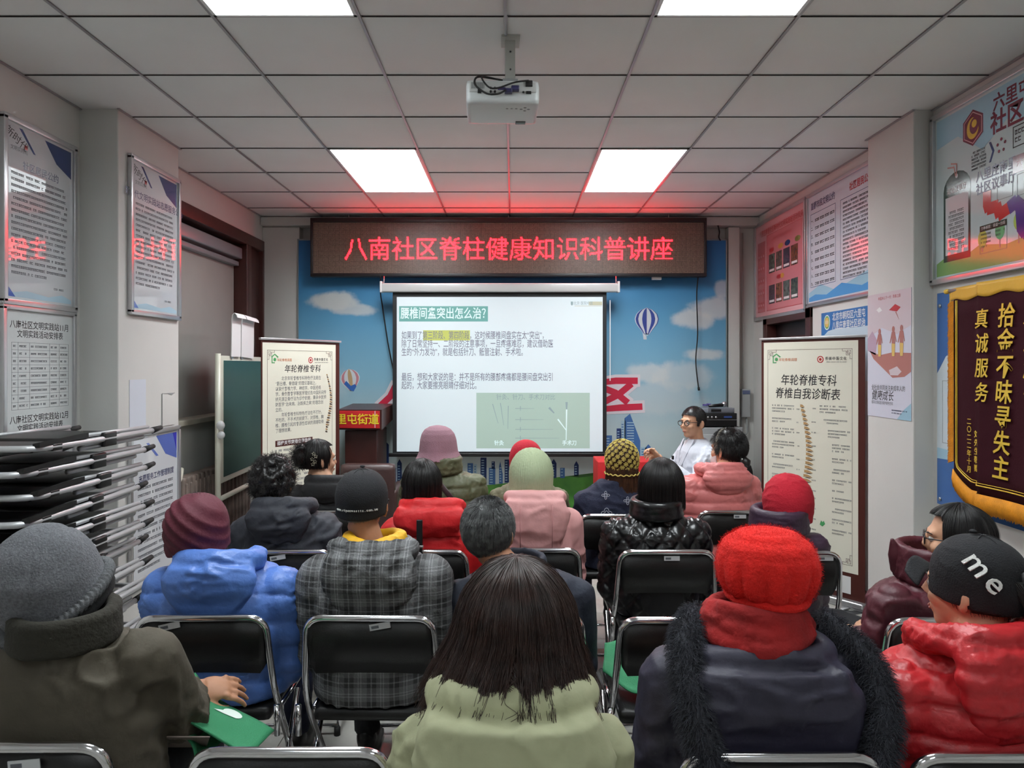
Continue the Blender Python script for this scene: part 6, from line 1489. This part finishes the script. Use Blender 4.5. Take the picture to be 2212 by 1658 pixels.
# 9 curly dark hair, dark grey coat
J = fab('coat_charcoal', (44, 46, 54), .7, (50, .25), var=(3, .12))
p = Person('person with short curly black hair and a charcoal hooded coat, on the left', 605, 590, 982, 3.16, .245, J, d_plain(.010, 17, 61), hat=.016, bulk=.03, sleeve_r=.068)
p.hood(J, d_plain(.008, 22, 63), w=.15, drop=.15, roll=.04, thick=.06, top=.045, point=.7)
rq = random.Random(4); b_ = MB(); short_hair(p, M_HBLK, 500, .02, zback=-.075)
for k in range(210):
    v = Vector((rq.gauss(0, 1), rq.gauss(0, 1), rq.gauss(0, 1))).normalized(); c = Vector((v.x * .088, v.y * .102 - .012, v.z * .100 + .018))
    if c.z < -.085 or (c.y > .03 and c.z < .06): continue
    b_.ell(c, rq.uniform(.012, .022), 8, 6)
b_.ell((0, -.012, .02), (.085, .098, .094))
h = p.hfuse('curly_hair', b_, .006, 2, M_HBLK); fuzz(h, M_HBLK, h, 5000, .018, 5, .0006, 'curls', .9)
# 10 flower clip
J = fab('coat_black', (20, 20, 23), .75, (60, .2))
p = Person('woman with pinned-up black hair held by a flower clip, in a black coat', 705, 688, 945, 4.02, .25, J, d_plain(.009, 18, 71), hat=.012, hyaw=-52, bulk=.03, sleeve_r=.066)
p.hood(J, d_plain(.006, 20, 73), w=.14, drop=.12, roll=.036, thick=.05, top=.02)
hair(p, M_HBLK, .008, .03, 50, 50, 105, -.1, 1500, .005, seed=14)
b_ = MB().ell((0, -.115, .02), (.045, .04, .06), 14, 10).ell((.01, -.11, .07), (.035, .03, .03), 12, 8); h = p.hfuse('hair_bun', b_, .009, 3, M_HBLK); fuzz(h, M_HBLK, h, 900, .035, 3, .0007, 'loose_strands', .7)
b_ = MB()
for q in ((.0, -.112, .045), (-.008, -.114, .015), (.012, -.112, .03), (-.004, -.112, -.015), (.008, -.112, .0)):
    for a in range(5): b_.tube([(q[0] + .004 * math.cos(a * 1.257), q[1], q[2] + .004 * math.sin(a * 1.257)), (q[0] + .011 * math.cos(a * 1.257 + .3), q[1] - .002, q[2] + .011 * math.sin(a * 1.257 + .3)), (q[0] + .008 * math.cos(a * 1.257 + .7), q[1], q[2] + .008 * math.sin(a * 1.257 + .7))], .0017, 5)
b_.v = [tuple(Matrix.Rotation(R(52), 4, 'Z') @ Vector((q[0], q[1] * .93, q[2]))) for q in b_.v]
M_SILV = mat('clip_silver', (190, 185, 165), .3, metal=.8)
o = p.head(b_.build('flower_clip', M_SILV, p.o)); o['kind'] = 'stuff'
# 11 red hooded jacket
J = fab('jacket_red', (196, 20, 26), .6, (60, .2), var=(3, .06))
p = Person('person with straight black hair and a scarlet hooded jacket with a black strap', 930, 911, 988, 3.16, .235, J, d_plain(.009, 17, 81), hat=.010, hyaw=10, bulk=.03, sleeve_r=.066)
p.hood(J, d_plain(.005, 16, 83), w=.17, drop=.13, roll=.03, thick=.05, top=.055, point=.85)
hair(p, M_HBLK, .010, .105, 50, 50, 100, -.06, 2200, .005, seed=15, clump=.002); zs = p.zs
MB().box(-.048, -.218, zs - .16, -.022, -.205, zs + .02, .003).build('black_strap', M_BLACKP, p.o); MB().box(-.052, -.222, zs - .10, -.018, -.204, zs - .09, .002).build('strap_buckle', M_STEEL, p.o)
b_ = MB().tube([(.082 * math.cos(a), -.015 + .082 * math.sin(a), zs + .04) for a in np.linspace(0, 2 * PI, 26)[:-1]], .02, 8, closed=True)
m = mat('scarf_floral', (60, 90, 150), .7); nt = m.node_tree; v = nt.nodes.new('ShaderNodeTexVoronoi'); v.inputs['Scale'].default_value = 60; tc = nt.nodes.new('ShaderNodeTexCoord'); nt.links.new(tc.outputs['Object'], v.inputs['Vector']); hs_ = nt.nodes.new('ShaderNodeHueSaturation'); hs_.inputs['Saturation'].default_value = 1.0; hs_.inputs['Value'].default_value = .6; nt.links.new(v.outputs['Color'], hs_.inputs['Color']); nt.links.new(hs_.outputs[0], nt.nodes['Principled BSDF'].inputs['Base Color'])
fuse('floral_scarf', b_, .008, 2, m, p.o)
# 12 mauve bucket hat, olive puffer
J = fab('puffer_olive', (88, 92, 66), .5, (50, .25), var=(3, .1))
p = Person('woman in a mauve bucket hat and olive puffer jacket with a dark bag strap', 955, 947, 918, 4.07, .25, J, d_puff(.075, .015, 91), hat=.024, hyaw=-18, bulk=.03, sleeve_r=.066)
p.collar(J, .06, .098, .09, .018, d_puff(.04, .005, 2))
M_MAUV = fab('hat_mauve_wool', (156, 118, 130), .95, (160, .3), var=(20, .06))
b_ = MB(); rr_ = []
for r_, z in ((.012, .140), (.045, .136), (.072, .122), (.090, .098), (.100, .065), (.104, .03), (.108, -.005), (.120, -.030), (.131, -.046), (.132, -.052), (.115, -.038), (.100, -.012), (.09, .02), (.02, .03)): rr_.append(ring(.004 * (r_ / .1) ** 3, -.010, z - .012 * (r_ / .14) , r_ * 1.06, r_ * 1.14, 36, 1))
b_.loft(rr_); o = p.hfuse('bucket_hat', b_, .0055, 2, M_MAUV, lambda P, N: P + N * (.003 * snoise(P, 28, 3))[:, None])
short_hair(p, M_HSIL, 1500, .02, zback=-.08); mask(p, M_MSK); zs = p.zs
MB().tube([(-.02, -.185, zs - .02), (.05, -.205, zs - .10), (.14, -.195, zs - .22), (.20, -.15, zs - .34)], .016, 8, flat=.25).build('bag_strap', mat('strap_brown', (58, 34, 38), .5), p.o)
# 13 pale green beanie, pink coat
J = fab('coat_pink', (214, 156, 154), .7, (40, .2), var=(3, .04))
p = Person('woman in a pale green knitted beanie and pale pink hooded coat', 1157, 1147, 963, 3.19, .222, J, d_plain(.008, 18, 101), hat=.020, hyaw=4, bulk=.03, sleeve_r=.062)
p.hood(J, d_plain(.004, 18, 103), w=.155, drop=.24, roll=.032, thick=.05, top=.045, point=.8); zs = p.zs
b_ = MB()
for x in (-.07, .07): b_.tube([(x, -.178, zs + .03), (x * 1.02, -.190, zs - .06), (x, -.180, zs - .19)], .0018, 5)
b_.build('hood_seam', mat('seam_pink', (170, 112, 112), .8), p.o)['kind'] = 'stuff'
M_GKN = fab('knit_pale_green', (170, 182, 148), .95, (90, .3))
b_ = MB(); dome(b_, .104, .116, -.070, .130, .72, -.014, tilt=R(8)); p.hfuse('beanie', b_, .0045, 2, M_GKN, lambda P, N: P + N * (.0022 * np.sin(np.arctan2(P[:, 1] + .014, P[:, 0]) * 62))[:, None])
hair(p, M_HSIL, .004, .115, 50, 50, 100, .02, 1500, .006, seed=16, wave=.003)
# 14 crimson beanie, quilted olive-beige
J = fab('quilt_khaki', (108, 104, 78), .7, (60, .2))
p = Person('person in crimson beanie and khaki quilted jacket, mostly hidden by the pale green beanie', 1142, 1136, 946, 4.07, .245, J, d_diam(.05, .008, 111), hat=.018, bulk=.02)
p.collar(J, .04, .09, .085, .014)
M_CRI = fab('beanie_crimson', (176, 18, 40), .9, (140, .3))
b_ = MB(); dome(b_, .100, .112, -.055, .128, .68, -.012, tilt=R(8)); p.hfuse('beanie', b_, .006, 3, M_CRI, d_plain(.0012, 30, 4)); short_hair(p, M_HBLK, 800, .02, zback=-.08)
# 15 yellow crochet hat, patterned navy
J = fab('jacket_navy_knit', (24, 30, 54), .85, (120, .3))
p = Person('woman in yellow crochet hat with long chestnut hair and white-patterned navy jacket', 1328, 1343, 950, 3.92, .225, J, d_plain(.007, 18, 121), hat=.010, bulk=.02, trousers=fab('trouser_navy2', (24, 28, 48), .85))
hair(p, M_HRED, .006, .24, 50, 50, 100, .04, 3000, .008, seed=17, wave=.004, K=18)
M_CRO = fab('crochet_yellow', (216, 196, 108), .9, (200, .3)); b_ = MB(); C0 = Vector((0, -.012, .018)); AA = Vector((.096, .110, .112)); NF = 120
for k in range(NF):
    zf_ = 1 - (k + .5) / NF * 1.5; rr_ = math.sqrt(max(0, 1 - zf_ * zf_)); a = k * 2.39996
    d = Vector((rr_ * math.cos(a), rr_ * math.sin(a), zf_)); c = C0 + Vector((d.x * AA.x, d.y * AA.y, d.z * AA.z))
    if c.z < -.062 or (c.y > .07 and c.z < .02): continue
    u = d.orthogonal().normalized(); v = d.cross(u)
    for q in range(6):
        t0 = q * PI / 3 + k
        pe = [c + (u * math.cos(t0 + da) + v * math.sin(t0 + da)) * rad_ + d * .002 for da, rad_ in ((0, .002), (-.40, .0095), (0, .0135), (.40, .0095))]
        b_.tube(pe, .0017, 4, closed=True)
    b_.ell(c + d * .002, .0032, 6, 4)
b_.tube([(.098 * math.cos(a), -.012 + .112 * math.sin(a), -.062 + .004 * math.sin(a * 20)) for a in np.linspace(0, 2 * PI, 80)[:-1]], .004, 5, closed=True)
o = p.head(b_.build('crochet_hat', M_CRO, p.o)); o['kind'] = 'stuff'
M_LNW = mat('embroidery_white', (170, 174, 186), .8); zs = p.zs; b_ = MB()
def emb(cx, cz, s_, kind):
    y = -.150 - .0; pts = []
    # small looping flower outline lying on the back of the jacket
    for t in np.linspace(0, 2 * PI, 49)[:-1]:
        rr_ = s_ * (.55 + .45 * abs(math.cos(2 * t))) if kind else s_ * (.7 + .3 * math.cos(4 * t))
        pts.append((cx + rr_ * math.cos(t), y - .024 + .35 * max(0, abs(cx) - .1) ** 1.2 * 3, cz + rr_ * math.sin(t)))
    b_.tube(pts, .0016, 4, closed=True); b_.tube([(q[0] * .5 + cx * .5, q[1], q[2] * .5 + cz * .5) for q in pts], .0014, 4, closed=True)
for a in ((-.06, zs - .02, .022, 0), (-.055, zs - .12, .03, 1), (-.13, zs - .17, .028, 0), (-.06, zs - .22, .016, 1), (.06, zs - .05, .022, 0), (.08, zs - .16, .03, 1), (.0, zs - .28, .026, 0), (-.14, zs - .29, .024, 1), (.13, zs - .28, .024, 0)): emb(*a)
o = b_.build('embroidery', M_LNW, p.o); o['kind'] = 'stuff'
# 16 black bob, quilted shiny black
J = fab('quilt_black', (16, 16, 18), .28, (60, .1))
p = Person('person with a full black bob and a shiny black diamond-quilted jacket', 1425, 1428, 990, 3.16, .245, J, d_diam(.082, .015, 131), hat=.014, bulk=.035, sleeve_r=.07, jvox=.0075)
p.collar(J, .05, .105, .095, .022, d_plain(.005, 30, 5))
hair(p, M_HBLK, .022, .085, 50, 50, 100, .0, 2600, .007, seed=18, clump=.003)
# 17 salmon puffer, ponytail, lace band
J = fab('puffer_salmon', (214, 122, 120), .45, (50, .2), var=(3, .05))
p = Person('woman in a salmon puffer jacket with low ponytail, white mask and pale hairband', 1562, 1572, 926, 4.02, .245, J, d_puff(.075, .015, 141), hat=.006, rz=8, hyaw=30, bulk=.03, sleeve_r=.068)
p.hood(J, d_puff(.045, .006, 4, .005), w=.15, drop=.13, roll=.038, thick=.055, top=.03)
short_hair(p, M_HBLK, 5000, .03, .005, zback=-.085, seed=6); mask(p, M_MSK)
n = 1200; r = np.random.default_rng(9); t = np.linspace(0, 1, 12)[None, :]; a0 = r.uniform(0, 6.28, (n, 1)); q = .022 * np.sqrt(r.uniform(0, 1, (n, 1)))
h = p.head(MB().tube([(0, -.095, -.035), (0, -.125, -.06), (0, -.13, -.12)], [.018, .028, .014], 12).build('ponytail', M_HBLK, p.o)); strands('strands', np.stack([q * np.cos(a0) * (1 + .9 * t), -.10 - .035 * np.sin(t * 2) + q * np.sin(a0), -.035 - .11 * t + 0 * a0], 2), M_HBLK, h, .0007, .0004)
b_ = MB(); 
for k in range(9): b_.ell((.020 * math.cos(k * .7), -.112, -.048 + .012 * math.sin(k * .7)), .0055, 8, 6)
o = p.head(b_.build('pearl_hair_tie', mat('pearl', (230, 230, 226), .2), p.o)); o['kind'] = 'stuff'
b_ = MB().tube([(.085 * math.cos(a), .02, .018 + .103 * math.sin(a)) for a in np.linspace(-.1, PI + .1, 26)], .010, 8, flat=.5); m = mat('lace_grey', (150, 145, 132), .8, bump=(180, .8), var=(160, .6)); p.head(b_.build('hairband', m, p.o))
# 18 crimson beanie, purple coat
J = fab('puffer_plum', (56, 36, 56), .5, (50, .2), var=(3, .1))
p = Person('person in a dark crimson beanie and plum puffer coat beside the tall banner', 1697, 1700, 1017, 3.13, .225, J, d_puff(.085, .015, 151), hat=.018, bulk=.03, sleeve_r=.066)
p.collar(J, .07, .112, .10, .024, d_plain(.005, 30, 5))
b_ = MB(); dome(b_, .112, .124, -.085, .126, .68, -.012, tilt=R(6)); p.hfuse('beanie', b_, .006, 3, M_CRI, d_plain(.003, 26, 8)); short_hair(p, M_HBLK, 600, .02, zback=-.08)
# 19 man in white coat
J = fab('lab_coat_white', (200, 204, 214), .7, (40, .15))
dz = Person('man with glasses in a white coat sitting at the front, hands raised as he talks', 1503, 1497, 875, 5.4, .22, J, d_plain(.007, 20, 161), rz=108, hyaw=14, hat=.014, Y=5.52, voxel=.0052, shoulder=.275, group='speaker', hdy=.03, sleeve_r=.052,
            arms=[[(-.15, -.01, .94), (-.20, .14, .74), (-.03, .30, .895), lookat((-.015, .32, .91), (.35, .55, .75), roll=.5), 1, .8], [(.15, -.01, .94), (.22, .12, .73), (.08, .29, .865), lookat((.07, .305, .875), (-.35, .6, .72), roll=-.5), -1, .9]])
short_hair(dz, M_HBLK, 5000, .012, .003, zback=-.04, seed=7); spectacles(dz)
zs = dz.zs
for s in (-1, 1):
    MB().loft([[(s * .03, .085, zs + .03), (s * .075, .06, zs + .035), (s * .075, .05, zs + .028)], [(s * .02, .125, zs - .05), (s * .075, .12, zs - .06), (s * .07, .11, zs - .06)], [(s * .008, .142, zs - .17), (s * .03, .143, zs - .16), (s * .02, .135, zs - .16)]], smooth=False).build('lapel', J, dz.o)
MB().loft([ring(0, .04, zs + .02, .045, .05, 16), ring(0, .055, zs - .08, .040, .068, 16), ring(0, .06, zs - .17, .02, .07, 16)]).build('inner_shirt', mat('shirt_white', (205, 208, 214), .7), dz.o)
MB().box(.08, .140, zs - .13, .10, .152, zs - .10, .003).build('black_badge', M_BLACKP, dz.o)
# ------------------------------------------------------------------ bags
def bag_thing(label, o0, quads, prints=(), tilt=0):
    b = empty('tote_bag', o0, label=label, cat='bag')
    for k, (nm, q, wav) in enumerate(quads): cloth_patch(nm, [Vector(v) - Vector(o0) for v in q], M_BAG, b, .005, wav, k + 3)
    return b
z_ = .474
cx_ = px(1390, 2.45)
q1 = [(cx_ - .02, 2.38, z_ + .07), (cx_ + .22, 2.40, z_ + .02), (cx_ + .25, 2.72, z_ + .05), (cx_ + .03, 2.74, z_ + .10)]
b2 = bag_thing('green bag with white tree print lying on the empty seat left of the red beret', (cx_ + .1, 2.5, z_), [('front_panel', q1, .005), ('side_gusset', [(cx_ - .13, 2.50, z_ + .06), (cx_ + .0, 2.38, z_ + .05), (cx_ + .03, 2.66, z_ + .12), (cx_ - .10, 2.70, z_ + .10)], .012), ('back_panel', [(cx_ - .02, 2.40, z_ + .04), (cx_ + .2, 2.42, z_ + .012), (cx_ + .22, 2.7, z_ + .02), (cx_ + .02, 2.72, z_ + .04)], .003)])
q1l = [Vector(v) - Vector((cx_ + .1, 2.5, z_)) for v in q1]
for k in range(46):
    a = random.Random(k).uniform(0, 6.28); rr_ = random.Random(k + 99).uniform(0, 1) ** .5; u, v = .34 + .17 * rr_ * math.cos(a), .68 + .17 * rr_ * math.sin(a)
    if k == 0: mb_ = MB()
    c = [surf(q1l, u + .012 * math.cos(t), v + .012 * math.sin(t), .005, 3) for t in (0, 1.57, 3.14, 4.71)]; mb_.add(c, [(0, 1, 2, 3)])
for (u, v, w_) in ((.58, .62, .018), (.62, .50, .014)):
    for k in range(9):
        c = [surf(q1l, u + du, v - .07 + k * .035 + dv, .005, 3) for du, dv in ((0, 0), (w_, 0), (w_, .022), (0, .022))]; mb_.add(c, [(0, 1, 2, 3)])
patch_print('trunk_print', [(.50, .64), (.50, .74), (.58, .70), (.60, .74), (.60, .64), (.56, .68)], q1l, M_BAGP, b2, .0052, 3)
o = mb_.build('tree_print', M_BAGP, b2); o['kind'] = 'stuff'
op = empty('paper_packet', (cx_ + .10, 2.44, z_), (0, 0, R(-20)), 'orange packet poking out under the green bag on the seat', 'packet'); MB().box(-.07, -.06, -.004, .07, .05, .008, .002).build('packet', mat('orange_paper', (226, 110, 24), .6), op)
X6 = px(600, 2.62)
bag_thing('green bag held at the side of the person in the blue puffer jacket', (X6, 2.75, .62), [('front_panel', [(X6 - .05, 2.70, .60), (X6 + .12, 2.72, .56), (X6 + .09, 2.90, .68), (X6 - .06, 2.86, .74)], .010), ('back_panel', [(X6 - .05, 2.74, .56), (X6 + .10, 2.78, .50), (X6 + .10, 2.92, .62), (X6 - .05, 2.90, .66)], .006)])
X16 = px(1308, 3.5)
bag_thing('small crumpled green bag beside the black quilted jacket', (X16, 3.5, .66), [('front_panel', [(X16 - .03, 3.40, .62), (X16 + .10, 3.42, .60), (X16 + .12, 3.58, .72), (X16 - .02, 3.55, .70)], .014), ('back_panel', [(X16 - .02, 3.44, .56), (X16 + .10, 3.46, .55), (X16 + .11, 3.6, .64), (X16 - .02, 3.58, .62)], .010)])
# ------------------------------------------------------------------ lettering to plain meshes
dg = bpy.context.evaluated_depsgraph_get(); dg.update()
for o in [o for o in COL.objects if o.type == 'FONT']:
    me = bpy.data.meshes.new_from_object(o.evaluated_get(dg)); nm = o.name
    n = link('lettering', me, None, o.parent); n.matrix_parent_inverse.identity()
    n.location = o.location; n.rotation_euler = o.rotation_euler; n.scale = o.scale
    for k in o.keys():
        if isinstance(o[k], str): n[k] = o[k]
    bpy.data.objects.remove(o); n.name = nm
